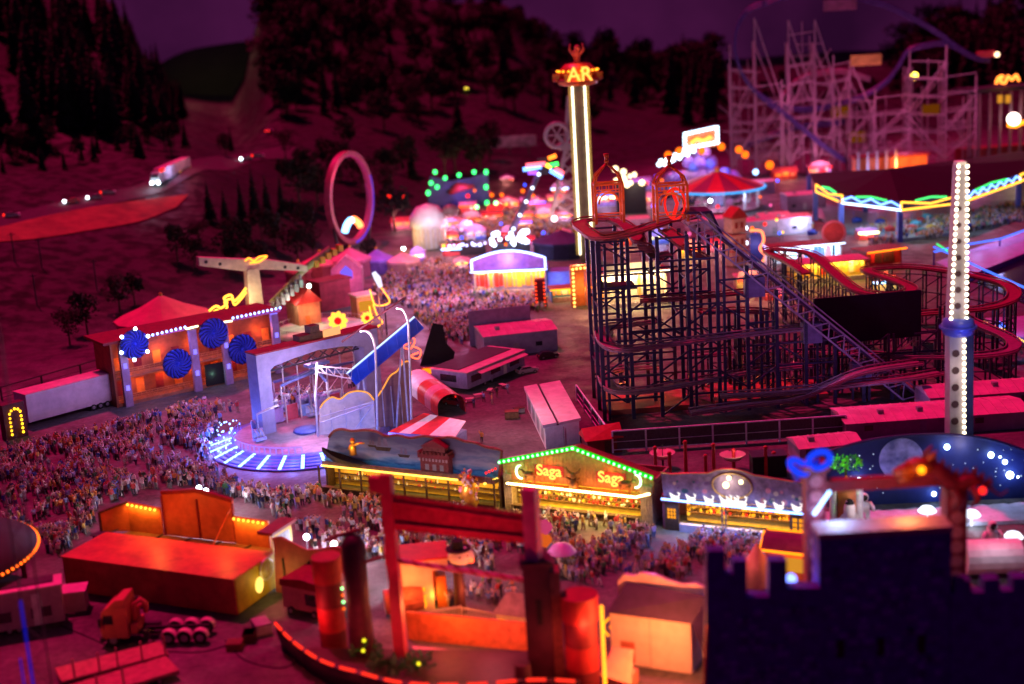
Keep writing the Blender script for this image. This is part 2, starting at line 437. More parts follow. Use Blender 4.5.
def broad_mesh(seed, H):
    r = random.Random(seed); mb = MB(); lobes = []
    for k in range(9):
        a = r.uniform(0,2*PI); q = H*.24*math.sqrt(r.random()); lobes.append((Vector((q*math.cos(a), q*math.sin(a), H*r.uniform(.42,.82))), H*r.uniform(.12,.2)))
    for c, R in lobes:
        for k in range(75):
            d = Vector((r.gauss(0,1),r.gauss(0,1),r.gauss(0,.85))).normalized(); p = c+d*R*r.uniform(.6,1.12)
            s = H*.035*r.uniform(.6,1.4); u = Vector((r.gauss(0,1),r.gauss(0,1),r.gauss(0,1))).normalized()*s; v = u.orthogonal().normalized()*s*.7
            mb.add([p-u,p+v,p+u,p-v],[(0,1,2,3)],0)
    return mb.mesh('crown', TL)
def trunk_mesh(H, conifer):
    mb = MB()
    if conifer: mb.path([(0,0,-.5),(0,0,H*.5),(0,0,H*.93)], [H*.016,H*.01,H*.002], 6)
    else:
        mb.path([(0,0,-.5),(.1,0,H*.3),(0,.1,H*.55)], [H*.025,H*.018,H*.008], 6)
        for a in (0.4,2.3,4.4): mb.path([(0,0,H*.28),(math.cos(a)*H*.12,math.sin(a)*H*.12,H*.5),(math.cos(a)*H*.18,math.sin(a)*H*.18,H*.66)], [H*.011,H*.007,H*.003], 5)
    return mb.mesh('trunk', BARK)
TREES = {True: [(conifer_mesh(s, 24), trunk_mesh(24, True)) for s in range(5)], False: [(broad_mesh(s+20, 14), trunk_mesh(14, False)) for s in range(4)]}
def tree(p, H, con, label, group):
    r = R0; cr, tr = r.choice(TREES[con]); k = H/(24 if con else 14)
    t = thing('conifer_tree' if con else 'broadleaf_tree', label, 'tree', p, r.uniform(0,6.28), group)
    wd = r.uniform(.85,1.2); t.scale = (k*wd, k*wd, k)
    for nm, me in (('crown', cr), ('trunk', tr)):
        o = bpy.data.objects.new(nm, me); COL.objects.link(o); o.parent = t
    return t
def hill_tree(u, t, H, con, label, group):
    y = lerp_tab(D0, u)+t; x = u*y
    return tree((x, y, hill_h(x, y)), H, con, label, group)
r = random.Random(11)
for i in range(150):      # forest on the left hillside
    u = r.uniform(-.41,-.235); t = r.uniform(185, 400)
    hill_tree(u, t, r.uniform(20,34), True, 'tall dark conifer in the forest above the motorway on the left slope', 'conifers on the left hillside')
for i in range(30):
    u = r.uniform(-.25,-.222); t = r.uniform(230, 420)
    hill_tree(u, t, r.uniform(14,22), True, 'dark conifer at the valley edge of the left hillside forest', 'conifers at the valley edge')
for i in range(26):
    u = r.uniform(-.36,-.19); t = r.uniform(150, 185)
    hill_tree(u, t, r.uniform(6,12), r.random() < .5, 'small dark tree on the bank just above the motorway', 'trees on the motorway bank')
for px, py, H, con in [(178,262,11,0),(195,268,9,0),(228,270,12,0),(243,262,13,0),(258,272,10,0),(210,222,13,1),(226,226,12,1),(242,222,14,1),(255,218,17,1),(268,220,15,1),(282,215,14,1),(296,232,12,0),(232,245,9,0),(276,250,12,0),
                       (310,240,13,0),(318,205,15,0),(304,185,14,0),(395,232,17,0),(372,268,9,0),(88,335,11,0),(70,345,9,0),(120,312,10,0),(135,305,9,0),(298,262,11,0),(388,200,14,0),(412,178,14,1),(330,170,13,0),(262,240,11,0),(314,258,10,0),(345,150,14,0),(200,245,8,0)]:
    tree(GT(px, py), H, bool(con), ('bushy dark broadleaf tree on the slope between the motorway and the rides' if not con else 'slim dark conifer on the slope between the motorway and the ring ride'), 'trees on the near slope')
for i in range(260):     # wooded hill in the middle
    u = r.uniform(-.155,.075); t = r.uniform(40, 470)
    if 60 < t < 190 and r.random() < .85: continue
    hill_tree(u, t, r.uniform(12,24), r.random() < .2, 'dark tree in the woods on the middle hill behind the fairground', 'trees on the middle hill')
for i in range(60):
    u = r.uniform(-.16,-.135); t = r.uniform(190, 480)
    hill_tree(u, t, r.uniform(14,24), r.random() < .25, 'dark tree in the black woods right of the valley', 'trees right of the valley')
for i in range(16):
    u = r.uniform(.118,.155); t = r.uniform(110, 280)
    hill_tree(u, t, r.uniform(26,38), True, 'tall dark conifer left of the steel roller coaster', 'conifers left of the steel coaster')
for i in range(70):
    u = r.uniform(.075,.16); t = r.uniform(200, 480)
    hill_tree(u, t, r.uniform(16,32), r.random() < .4, 'dark tree on the ridge between the star tower and the roller coaster', 'trees on the ridge')
for i in range(80):
    u = r.uniform(.28,.42); t = r.uniform(120, 450)
    hill_tree(u, t, r.uniform(20,38), r.random() < .4, 'dark tree on the wooded slope behind the right end of the roller coaster', 'trees behind the roller coaster')
for i in range(26):
    u = r.uniform(.14,.3); t = r.uniform(60, 260)
    hill_tree(u, t, r.uniform(7,14), False, 'low dark tree at the back of the steel roller coaster', 'low trees behind the roller coaster')
# ---------------------------------------------------------------- people
def skin_fig(seed, sub):
    """one standing or walking figure grown as a single skin surface; returns vertices, faces and a zone for each face"""
    r = random.Random(seed); st = r.choice((.0,.12,.22,.3)); sw = r.uniform(.08,.3); arm = r.choice(('down','down','bend','up'))
    J = {}; E_ = []; V = []; Rr = []
    def v(p, rad_, par=None):
        V.append(p); Rr.append(rad_)
        if par is not None: E_.append((par, len(V)-1))
        return len(V)-1
    pel = v((0,0,.92), (.15,.11)); wa = v((0,-.01,1.1), (.135,.1), pel); ch = v((0,-.02,1.32), (.165,.115), wa); nk = v((0,-.02,1.48), (.06,.06), ch); hd = v((0,-.04,1.6), (.095,.105), nk); tp = v((0,-.03,1.7), (.085,.095), hd)
    for s, f in ((-1,1),(1,-1)):
        hp = v((s*.1,0,.84), (.1,.1), pel); kn = v((s*.11,-f*st*.5-.02,.48), (.07,.07), hp); an = v((s*.11,-f*st*.6+(.06 if f*st<0 else 0),.09), (.05,.05), kn); v((s*.12,-f*st*.6-.15,.04), (.045,.035), an)
        sh = v((s*.19,-.01,1.4), (.07,.07), ch)
        if arm == 'down': el = v((s*(.25),f*sw*.4,1.13), (.05,.05), sh); v((s*.26,f*sw-.06,.88), (.04,.04), el)
        elif arm == 'bend': el = v((s*.26,.03,1.14), (.05,.05), sh); v((s*.15,-.24,1.12), (.04,.04), el)
        else:
            if s > 0: el = v((s*.3,-.05,1.55), (.05,.05), sh); v((s*.25,-.12,1.82), (.04,.04), el)
            else: el = v((s*.26,.03,1.14), (.05,.05), sh); v((s*.24,-.1,.9), (.04,.04), el)
    me = bpy.data.meshes.new('fig'); me.from_pydata(V, E_, []); o = bpy.data.objects.new('fig', me); COL.objects.link(o)
    m = o.modifiers.new('s', 'SKIN'); m.use_smooth_shade = True
    for i, q in enumerate(Rr): me.skin_vertices[0].data[i].radius = q
    me.skin_vertices[0].data[0].use_root = True
    if sub: s2 = o.modifiers.new('u', 'SUBSURF'); s2.levels = s2.render_levels = sub
    dg = bpy.context.evaluated_depsgraph_get(); dg.update(); ev = bpy.data.meshes.new_from_object(o.evaluated_get(dg))
    vs = np.array([tuple(q.co) for q in ev.vertices]); fs = [tuple(p.vertices) for p in ev.polygons]
    bpy.data.objects.remove(o); bpy.data.meshes.remove(ev); bpy.data.meshes.remove(me)
    zone = []
    for f in fs:
        c = vs[list(f)].mean(0); x, y, z = c
        if z > 1.5 and abs(x) < .17: zone.append(3 if (z > 1.655 or y > .01) else 0)
        elif z < .07: zone.append(3)
        elif z < .9 and abs(x) < .2: zone.append(2)
        elif abs(x) > .2 and (z < 1.0 or z > 1.7): zone.append(0)
        elif y < -.2: zone.append(0)
        elif z > 1.45 and abs(x) < .1: zone.append(0)
        else: zone.append(1)
    return vs, fs, zone, arm, st
def person_mat():
    m = bpy.data.materials.new('figure_paint'); m.use_nodes = True; nt = m.node_tree; b = nt.nodes['Principled BSDF']; b.inputs['Roughness'].default_value = .6
    z = nt.nodes.new('ShaderNodeAttribute'); z.attribute_name = 'zone'
    cols = []
    for nm in ('skin','top','bottom','hair'):
        a = nt.nodes.new('ShaderNodeAttribute'); a.attribute_type = 'OBJECT'; a.attribute_name = nm; cols.append(a.outputs['Color'])
    cur = cols[0]
    for i in (1,2,3):
        g = nt.nodes.new('ShaderNodeMath'); g.operation = 'GREATER_THAN'; g.inputs[1].default_value = i-.5; nt.links.new(z.outputs['Fac'], g.inputs[0])
        x = nt.nodes.new('ShaderNodeMix'); x.data_type = 'RGBA'; nt.links.new(g.outputs[0], x.inputs['Factor']); nt.links.new(cur, x.inputs['A']); nt.links.new(cols[i], x.inputs['B']); cur = x.outputs['Result']
    nt.links.new(cur, b.inputs['Base Color']); return m
def crowd_mat():
    m = bpy.data.materials.new('crowd_paint'); m.use_nodes = True; nt = m.node_tree; b = nt.nodes['Principled BSDF']; b.inputs['Roughness'].default_value = .6
    a = nt.nodes.new('ShaderNodeAttribute'); a.attribute_name = 'tint'; nt.links.new(a.outputs['Color'], b.inputs['Base Color']); return m
TOPS = [('white',(.82,.8,.78)),('pale grey',(.6,.6,.62)),('pale lilac',(.62,.55,.75)),('cream',(.75,.66,.5)),('pale pink',(.75,.5,.52)),('pale blue',(.3,.45,.7)),('blue',(.05,.12,.5)),('navy',(.03,.04,.14)),('red',(.55,.04,.04)),('pink',(.7,.25,.35)),('orange',(.7,.25,.04)),('yellow',(.7,.5,.08)),('green',(.06,.25,.08)),('grey',(.3,.3,.3)),('black',(.02,.02,.02)),('beige',(.5,.38,.24)),('lilac',(.4,.3,.6)),('brown',(.2,.09,.04))]
BOTS = [('dark',(.03,.03,.04)),('blue denim',(.06,.1,.25)),('white',(.65,.62,.6)),('beige',(.4,.3,.2)),('grey',(.2,.2,.2)),('brown',(.12,.06,.03)),('black',(.015,.015,.015))]
SKINS = [(.55,.33,.23),(.62,.38,.28),(.42,.24,.16),(.25,.13,.08)]; HAIRS = [(.02,.015,.01),(.1,.05,.02),(.3,.18,.06),(.25,.22,.2),(.05,.03,.02)]
POSES = [skin_fig(s, 1) for s in range(9)]; LOWP = [skin_fig(s, 0) for s in range(9)]
PM = person_mat(); PMESH = []
for vs, fs, zn, arm, st in POSES:
    me = bpy.data.meshes.new('person'); me.from_pydata([tuple(v) for v in vs], [], fs); me.materials.append(PM)
    me.polygons.foreach_set('use_smooth', [True]*len(fs)); a = me.attributes.new('zone', 'FLOAT', 'FACE'); a.data.foreach_set('value', [float(z) for z in zn]); PMESH.append(me)
POSE_WORD = {'down':'arms down', 'bend':'arms folded in front', 'up':'one arm raised'}
def inside(p, poly):
    x, y = p; c = False; n = len(poly)
    for i in range(n):
        (x1,y1),(x2,y2) = poly[i], poly[(i+1) % n]
        if (y1 > y) != (y2 > y) and x < (x2-x1)*(y-y1)/(y2-y1)+x1: c = not c
    return c
AREAS = [  # pixel outline of the ground area, people per square metre, where
 ([(-5,455),(70,440),(130,425),(205,405),(250,412),(222,425),(208,448),(214,470),(240,488),(275,497),(320,494),(320,505),(300,520),(285,530),(270,512),(200,486),(150,490),(100,505),(92,530),(55,560),(30,540),(-5,545)], .4, 'left of the round ride'),
 ([(320,500),(400,508),(500,521),(500,575),(440,570),(400,560),(330,560),(288,540),(300,525)], .42, 'by the pirate gallery'),
 ([(503,522),(560,524),(640,534),(660,540),(665,560),(700,575),(640,578),(610,580),(600,590),(560,580),(545,545),(510,560)], .8, 'by the green lit stall'),
 ([(664,540),(740,546),(765,552),(745,575),(705,590),(660,575)], 1.0, 'by the confectionery booth'),
 ([(396,272),(430,262),(470,268),(475,282),(545,300),(548,308),(540,313),(490,317),(470,330),(447,345),(425,325),(400,305),(380,300),(372,290)], .42, 'on the square by the blue arch booth'),
 ([(462,345),(478,330),(486,320),(470,318),(455,322),(448,340)], .4, 'behind the black sail'),
 ([(676,536),(800,549),(798,553),(674,540)], .8, 'at the confectionery counter'),
 ([(540,519),(632,529),(632,533),(540,524)], .5, 'at the green lit counter'),
 ([(400,595),(450,590),(530,590),(520,606),(405,612)], .16, 'by the white picket fence'),
 ([(860,232),(920,222),(1023,205),(1023,222),(930,240),(870,246)], .3, 'by the far ride on the right'),
 ([(480,215),(560,205),(575,235),(540,240),(500,236),(440,250),(440,225)], .45, 'at the far end of the midway'),
 ([(765,275),(860,262),(870,272),(770,288)], .2, 'behind the coaster hairpins'),
 ([(268,408),(372,392),(372,402),(300,415)], .3, 'around the seats of the round ride'),
]
rp = random.Random(99); SPOTS = []
for poly, dens, where in AREAS:
    W_ = [G(*p) for p in poly]; pl = [(p.x,p.y) for p in W_]; x0, x1 = min(p[0] for p in pl), max(p[0] for p in pl); y0, y1 = min(p[1] for p in pl), max(p[1] for p in pl)
    got = {}
    for _ in range(int((x1-x0)*(y1-y0)*dens*3.3)):
        p = (rp.uniform(x0,x1), rp.uniform(y0,y1))
        if not inside(p, pl): continue
        if rp.random() > .62+.75*math.sin(p[0]*.31+1.3*math.sin(p[1]*.17))*math.sin(p[1]*.27+1.1*math.sin(p[0]*.21)): continue
        k = (int(p[0]/.56), int(p[1]/.56))
        if k in got: continue
        got[k] = 1; SPOTS.append((p[0], p[1], where))
z_ = 1.65
SPOTS.sort(key=lambda s: s[0]**2+s[1]**2)
def place_person(x, y, z, where, label=None, ti=None, bi=None, rz=None, pose=None, grp=True):
    t = ti if ti is not None else rp.randrange(len(TOPS)); bt = bi if bi is not None else rp.randrange(len(BOTS)); k = pose if pose is not None else rp.randrange(len(PMESH))
    o = bpy.data.objects.new('person', PMESH[k]); COL.objects.link(o); o.location = (x,y,z); o.rotation_euler = (0,0,rp.uniform(0,6.28) if rz is None else rz); o.scale = (rp.uniform(1.2,1.45),)*2+(rp.uniform(1.08,1.28),)
    o['skin'] = rp.choice(SKINS); o['top'] = TOPS[t][1]; o['bottom'] = BOTS[bt][1]; o['hair'] = rp.choice(HAIRS)
    step = 'walking' if POSES[k][4] > .15 else 'standing'
    o['label'] = label or f"{step} person in {TOPS[t][0]} top and {BOTS[bt][0]} trousers {where}"
    o['category'] = 'person'
    if grp: o['group'] = 'people '+where
    return o
def taper(sp): return sp
N_IND = 296
for x, y, where in SPOTS[:N_IND]: place_person(x, y, 1.62 if 'seats of the round' in where else 0, where)
# the remaining, more distant visitors as one crowd
vs_all, fs_all, ct = [], [], []; k0 = 0
for x, y, where in SPOTS[N_IND:]:
    vs, fs, zn, arm, st = LOWP[rp.randrange(len(LOWP))]; a = rp.uniform(0,6.28); c, s = math.cos(a), math.sin(a); sc = rp.uniform(1.05,1.3); w = rp.uniform(1.25,1.5)
    q = np.empty_like(vs); q[:,0] = (vs[:,0]*c-vs[:,1]*s)*w+x; q[:,1] = (vs[:,0]*s+vs[:,1]*c)*w+y; q[:,2] = vs[:,2]*sc+(1.62 if 'seats of the round' in where else 0)
    cols = (rp.choice(SKINS), rp.choice(TOPS)[1], rp.choice(BOTS)[1], rp.choice(HAIRS)); vs_all.append(q)
    for f, z in zip(fs, zn): fs_all.append(tuple(i+k0 for i in f)); ct.append((*cols[z],1))
    k0 += len(vs)
me = bpy.data.meshes.new('crowd'); me.from_pydata(np.concatenate(vs_all).tolist(), [], fs_all); me.materials.append(crowd_mat())
a = me.attributes.new('tint', 'FLOAT_COLOR', 'FACE'); a.data.foreach_set('color', np.array(ct, dtype=np.float32).ravel())
o = bpy.data.objects.new('crowd', me); COL.objects.link(o); o['kind'] = 'stuff'; o['label'] = 'dense crowd of tiny visitors filling the squares and paths of the funfair'; o['category'] = 'crowd'
print('PEOPLE', len(SPOTS))
# ---------------------------------------------------------------- helpers for fairground pieces
def wheel(parent, c, r, wd, axis='y', name='wheel'):
    mb = MB(); n = 14
    for (ra, y0, y1, m) in ((r, -wd/2, wd/2, 0), (r*.55, -wd/2-.02, wd/2+.02, 1)):
        a = [(c[0]+ra*math.cos(2*PI*k/n), c[2]+ra*math.sin(2*PI*k/n)) for k in range(n)]
        mb.prism(a, c[1]+y0, c[1]+y1, m)
    if axis == 'x': mb.v = [(c[0]+(v[1]-c[1]), c[1]+(v[0]-c[0]), v[2]) for v in mb.v]
    return mb.build(name, [RUBBER, GALV], parent)
def prism_px(fr_, px4, z0, z1, m, mb):
    """upright block whose top corners are seen at the four pixels, at height z1"""
    P = [fr_.gr(*p, z1) for p in px4]
    a = sum(P[i].x*P[(i+1) % 4].y-P[(i+1) % 4].x*P[i].y for i in range(4))
    if a < 0: P = P[::-1]
    return mb.slab([(p.x, p.y) for p in P], z0, z1, m)

# ---------------------------------------------------------------- timber stall with the green lit gable
def timber_stall():
    F = Fr((503,510), (641,525)); W = F.W
    t = F.th('game_stall', 'timber gabled stall outlined in green bulbs with yellow lit counter', 'stall')
    yc = -1.3
    sL, sR = F.pl(507,483,yc), F.pl(636,497,yc)
    rl, rp, rr = F.pl(502,461,0), F.pl(574,447,0), F.pl(653,477,0)
    zc = (sL.z+sR.z)/2
    xl, xr = rl.x, rr.x
    # walls
    mb = MB(); D = 7.5
    mb.box((xl+.3, D-.3, 0), (xr-.3, D, zc+1.5)); mb.box((xl+.3, .2, 0), (xl+.6, D-.3, zc+1.5))
    mb.box((xr-.6, .2, 0), (xr-.3, D-.3, zc+1.5)); 
    nb = 9
    for i in range(nb):   # right hand boarded wing
        a = sR.x+.15+(xr-.35-sR.x)*i/nb; b = sR.x+.15+(xr-.35-sR.x)*(i+1)/nb-.04
        mb.box((a, -.1+.03*(i % 2), 0), (b, .18, zc+1.2))
    for i in range(3): mb.box((xl+.05+i*.42, -.05+.03*(i % 2), 0), (xl+.43+i*.42, .18, zc+1))
    mb.build('wall', M('weathered_boards', (.33,.23,.16), .75, .45, 2.5, bump=.3), t)
    # gable board of upright planks
    mb = MB(); n = 46
    for i in range(n):
        a = xl+(xr-xl)*i/n; b = xl+(xr-xl)*(i+1)/n-.03; xm = (a+b)/2
        zt = rl.z+(rp.z-rl.z)*(xm-xl)/(rp.x-xl) if xm < rp.x else rp.z+(rr.z-rp.z)*(xm-rp.x)/(xr-rp.x)
        mb.box((a, .22+.03*(i % 3), zc+.1), (b, .5, zt-.15))
    mb.build('gable', M('pale_boards', (.42,.17,.07), .75, .4, 2.5, bump=.3), t)
    mb = MB()
    mb.add([(xl-.3,-.2,rl.z),(rp.x,-.2,rp.z),(rp.x,2.6,rp.z-.3),(xl-.3,2.6,rl.z-.3)],[(0,1,2,3)])
    mb.add([(xr+.3,-.2,rr.z),(rp.x,-.2,rp.z),(rp.x,2.6,rp.z-.3),(xr+.3,2.6,rr.z-.3)],[(3,2,1,0)])
    mb.box((xl+.2,2.7,zc+.6),(xr-.2,D+.2,zc+.8))
    mb.build('roof', DRED, t)
    # green edging with bulbs
    ed = MB(); bb = MB()
    for a, b in (((xl-.2,-.3,rl.z-.05),(rp.x,-.3,rp.z-.05)), ((rp.x,-.3,rp.z-.05),(xr+.1,-.3,rr.z-.05))):
        ed.bar(a, b, .16, 0, .62); 
        for p in along([a, b], .78): bb.sph((p.x,-.5,p.z), .2, 6, 4)
    e = ed.build('edge_light', EGD, t); bb.build('bulb', EG, e)
    # canopy, neon
    mb = MB(); mb.box((sL.x, yc, zc-.18), (sR.x, .2, zc+.05)); mb.build('canopy', M('orange_boards', (.5,.2,.05), .6, .35, 2), t)
    mb = MB(); mb.path([(sL.x, yc-.12, sL.z), (sR.x, yc-.12, sR.z), (sR.x+1.5, .0, sR.z+.15)], .16, 8)
    mb.build('neon_strip', E('cream_neon', (1,.75,.3), 14), t)
    strip(t, (sL.x, yc-.3, zc-.3), (sR.x, yc-.3, zc-.3), (1,.62,.2), 2600, .4, down=(0,-.3,-1))
    strip(t, (sL.x, yc+.2, zc+.25), (sR.x, yc+.2, zc+.25), (1,.36,.05), 330, .3, down=(0,1,.7))
    strip(t, (sL.x+1, .6, zc-.35), (sR.x-1, .6, zc-.35), (1,.66,.12), 2400, .4, down=(0,.5,-1))
    for a, b in ((rl, rp), (rp, rr)): strip(t, (a.x,-.55,a.z-.1), (b.x,-.55,b.z-.1), (.1,1,.15), 420, .3, down=(0,1,-.6))
    # counter, shelves, goods
    mb = MB()
    x = sL.x+.3
    while x < sR.x-.2: mb.box((x,-.25,0), (x+.46,-.1,1.0)); x += .5
    mb.box((sL.x,-.45,1.0), (sR.x,.5,1.12)); mb.build('counter', DWOOD, t)
    mb = MB(); mb.box((xl+.7, 3.2, 0), (xr-.7, 3.35, zc-.2)); mb.build('back_panel', M('yellow_panel', (.65,.42,.06), .6, .3, 1), t)
    mb = MB()
    for z in (1.2, 1.9, 2.6): mb.box((xl+.8, 2.6, z), (xr-.8, 3.18, z+.07))
    sh = mb.build('shelf', WOOD, t)
    r = random.Random(3); g = MB(); 
    for z in (1.27, 1.97, 2.67):
        x = xl+1
        while x < xr-1:
            s_ = r.uniform(.15,.3); g.sph((x, 2.85, z+s_), s_, 6, 5, r.randint(0,3), (1,.8,r.uniform(.9,1.4))); x += s_*2+r.uniform(0,.35)
    g.build('prize_toys', [RED, YELLOWP, WHITE, DWOOD], t)
    # neon script, arcs
    for (px, py, nm) in ((549,471,'l'), (611,478,'r')):
        p = F.pl(px, py, .1); b = MB(); b.box((p.x-2.2,.12,p.z-.75), (p.x+2.2,.2,p.z+.8)); bd = b.build('sign_board', RED, t)
        tx = shift(text_mb('Saga', 2.2, .06), (p.x, .02, p.z)); tx.build('neon_lettering', E('bright_script', (1,.45,.07), 2.6), bd)
        lamp(t, (p.x, -.7, p.z), (1,.1,.02), 330, .4)
    for px, py, sgn in ((521,472,-1), (635.5,481,1)):
        p = F.pl(px, py, -.2); b = MB(); pts = []
        for k in range(13):
            a = PI*.5-sgn*PI*k/12*1.05; pts.append((p.x+.25*0+math.cos(a)*.75, -.2, p.z+math.sin(a)*.95))
        b.path(pts, .14, 6); b.build('green_arc', E('green_neon', (.45,1,.5), 7), t); lamp(t, (p.x, -.8, p.z), (.1,1,.2), 60, .3)
    # carved animals on the canopy
    def animal(px, flip, name, horns):
        p = F.pl(px, 492, -.6); b = MB(); k = -1 if flip else 1; X = lambda u, z: (p.x+k*u, -.6, zc+.05+z)
        b.path([X(-.9,1.35), X(-.3,1.5), X(.5,1.5), X(.9,1.4)], [.18,.36,.36,.2], 8)
        b.path([X(.8,1.45), X(1.15,1.9), X(1.5,1.95), X(1.8,1.75)], [.24,.17,.16,.07], 7)
        for u in (-.75,-.55,.6,.8): b.path([X(u,1.3), X(u-.05,.7), X(u+.03,0)], [.13,.08,.07], 5)
        if horns:
            for d in (-.12,.12):
                b.path([X(1.2,2.0), (p.x+k*1.0,-.6+d*3,zc+2.5), (p.x+k*1.15,-.6+d*6,zc+2.9)], .05, 5)
        b.build(name, M('carved_wood', (.2,.07,.025), .6, .3, 2), t)
    animal(531, True, 'carved_reindeer', True); animal(625, False, 'carved_reindeer', True)
    p = F.pl(574, 488, -.5); b = MB()
    b.path([(p.x,-.5,zc),(p.x,-.5,zc+1.0),(p.x,-.5,zc+1.5)], [.75,.6,.3], 8); b.sph((p.x,-.6,zc+1.85), .4, 8, 6, 0, (1,1,1.2))
    for s_ in (-1,1):
        b.path([(p.x+s_*.2,-.6,zc+2.1),(p.x+s_*.8,-.55,zc+2.4),(p.x+s_*1.1,-.5,zc+3.0)], [.12,.2,.08], 6); b.path([(p.x+s_*.4,-.5,zc+1.2),(p.x+s_*1.0,-.8,zc+1.6)], [.2,.12], 6)
    b.build('carved_elk', M('carved_wood', (.2,.07,.025)), t)
timber_stall()

# ---------------------------------------------------------------- confectionery booth with the blue strip
def candy_booth():
    F = Fr((663,529), (811,544)); W = F.W
    t = F.th('candy_booth', 'long confectionery booth with a light blue strip and white swan ornaments', 'booth')
    yc = -1.0
    sL, sR = F.pl(661.5,498.5,yc), F.pl(810,514.5,yc); zc = (sL.z+sR.z)/2; D = 6
    sg = [F.pl(px, py, 0) for px, py in ((661,472),(672,474),(690,473),(708,473),(716,470),(724,468.6),(734,469),(744,471),(754,475),(772,478),(790,481),(809,484))]
    mb = MB(); mb.box((0,.1,0),(.35,D,zc)); mb.box((W-.35,.1,0),(W,D,zc)); mb.box((.35,D-.3,0),(W-.35,D,zc))
    mb.build('wall', M('plum_paint', (.16,.05,.09), .6, .3, .8), t)
    mb = MB(); mb.box((-.2,.4,zc+.02),(W+.2,D+.2,zc+.25)); mb.build('roof', DRED, t)
    mb = MB(); mb.prism([(p.x, p.z) for p in sg]+[(sR.x, zc+.1), (sL.x, zc+.1)], -.05, .25, 0)
    sb = mb.build('sign_board', M('painted_sign', (.24,.17,.3), .6, .6, .9), t)
    mb = MB(); mb.path([(p.x,-.1,p.z) for p in sg], .12, 6)
    c = F.pl(732,486,-.1); n = 20
    mb.path([(c.x+2.7*math.cos(2*PI*k/n), -.1, c.z+1.75*math.sin(2*PI*k/n)) for k in range(n)], .13, 6, 0, True)
    mb.build('gilt_moulding', M('dull_gold', (.45,.28,.12), .4, .3, 1, metal=.5), sb)
    r = random.Random(5); mb = MB()
    for k in range(46):     # painted sweets and roses on the board
        u = r.uniform(.05,.95); x = sL.x+(sR.x-sL.x)*u
        if abs(x-c.x) < 3: continue
        z = zc+r.uniform(.7,2.6); rr = r.uniform(.15,.4); mb.disc((x,-.08,z), rr, 8, 'y', r.randint(0,3), .05)
    mb.build('painted_roses', [PINK, M('mauve', (.2,.12,.3)), CREAM, M('teal', (.05,.12,.16))], sb)
    mb = MB()
    for px, py in ((729,478),(741,482),(726,485)): p = F.pl(px, py, -.3); mb.sph((p.x,-.35,p.z), .28 if py < 484 else .42, 8, 6)
    mb.build('sign_lamp', EYW, sb); lamp(t, (c.x-.6,-1.3,c.z+.4), (1,.85,.6), 260, .5)
    mb = MB(); mb.box((sL.x,yc,zc-.22),(sR.x,0,zc+.06)); mb.box((sR.x-.3,0,zc-.22),(sR.x+.2,D,zc+.0)); mb.build('canopy', LILAC, t)
    mb = MB(); p2 = F.pl(828.5,491.5,4)
    mb.path([(sL.x,yc-.13,sL.z),(sR.x,yc-.13,sR.z)], .14, 8); mb.path([(sR.x+.1,yc,sR.z),(p2.x,4.2,p2.z)], .17, 8)
    mb.build('neon_strip', E('bright_ice_blue', (.2,.4,1), 6), t)
    strip(t, (sL.x,yc-.35,zc-.1), (sR.x,yc-.35,zc-.1), (.2,.35,1), 2600, .5, down=(0,-.5,-1))
    strip(t, (sL.x,yc-.2,zc+.3), (sR.x,yc-.2,zc+.3), (.3,.45,1), 200, .3, down=(0,1,.5))
    strip(t, (2,1.0,zc-.3), (W-1.5,1.0,zc-.3), (1,.6,.14), 1900, .4, down=(0,.4,-1))
    for px, py in ((675,495),(691,496),(709,498),(726,499),(733,500),(741,501),(761,504),(779,506),(797,508)):
        mb = MB(); p = F.pl(px, py, yc+.1); k = 1.25 if 720 < px < 750 else 1
        mb.sph((p.x,yc+.15,zc+.35), .42*k, 8, 6, 0, (1.5,.8,.8)); mb.path([(p.x+.35*k,yc+.1,zc+.4),(p.x+.6*k,yc+.1,zc+.9*k),(p.x+.4*k,yc+.1,zc+1.15*k),(p.x+.75*k,yc+.1,zc+1.05*k)], [.16,.1,.12,.04], 6)
        mb.path([(p.x-.3*k,yc+.1,zc+.5),(p.x-.75*k,yc+.1,zc+1.05*k)], [.3,.06], 6)
        mb.build('swan_ornament', E('lit_white_plastic', (.9,.8,.8), 1.6), t)
    # front: door, serving hatch with lit back wall, lattice door
    mb = MB(); mb.box((.4,-.1,0),(2.3,.1,zc-.3)); d = mb.build('door', DWOOD, t)
    mb = MB()
    for i in range(3):
        for j in range(3): mb.box((.75+i*.42,-.14,1.7+j*.5),(1.07+i*.42,-.09,2.1+j*.5))
    mb.build('door_window', EA, d)
    mb = MB(); mb.box((W-2.7,-.1,0),(W-.5,.1,zc-.3)); d = mb.build('door', DWOOD, t)
    mb = MB()
    for i in range(2):
        for j in range(4): mb.box((W-2.35+i*.85,-.14,.9+j*.65),(W-1.75+i*.85,-.09,1.4+j*.65))
    mb.build('door_window', EA, d)
    mb = MB(); mb.box((2.4,-.3,0),(W-2.8,.3,1.05)); mb.build('counter', M('pale_front', (.5,.42,.5), .5, .3, 1), t)
    mb = MB(); mb.box((2.4,3.4,.2),(W-2.8,3.5,zc-.3)); mb.build('back_panel', M('yellow_panel', (.65,.42,.06)), t)
    mb = MB(); mb.box((2.4,2.7,2.5),(W-2.8,3.38,2.6)); mb.box((2.4,2.7,1.7),(W-2.8,3.38,1.8)); x = 2.4
    for x in (8.2, 8.7): mb.box((x,-.1,1.05),(x+.2,.1,zc-.3))
    sh = mb.build('shelf', WOOD, t)
    g = MB(); x = 2.6
    while x < W-3:
        for z in (1.8, 2.6): 
            h = r.uniform(.25,.6); g.box((x,2.8,z+.01),(x+r.uniform(.2,.35),3.2,z+h), r.randint(0,3))
        x += .45
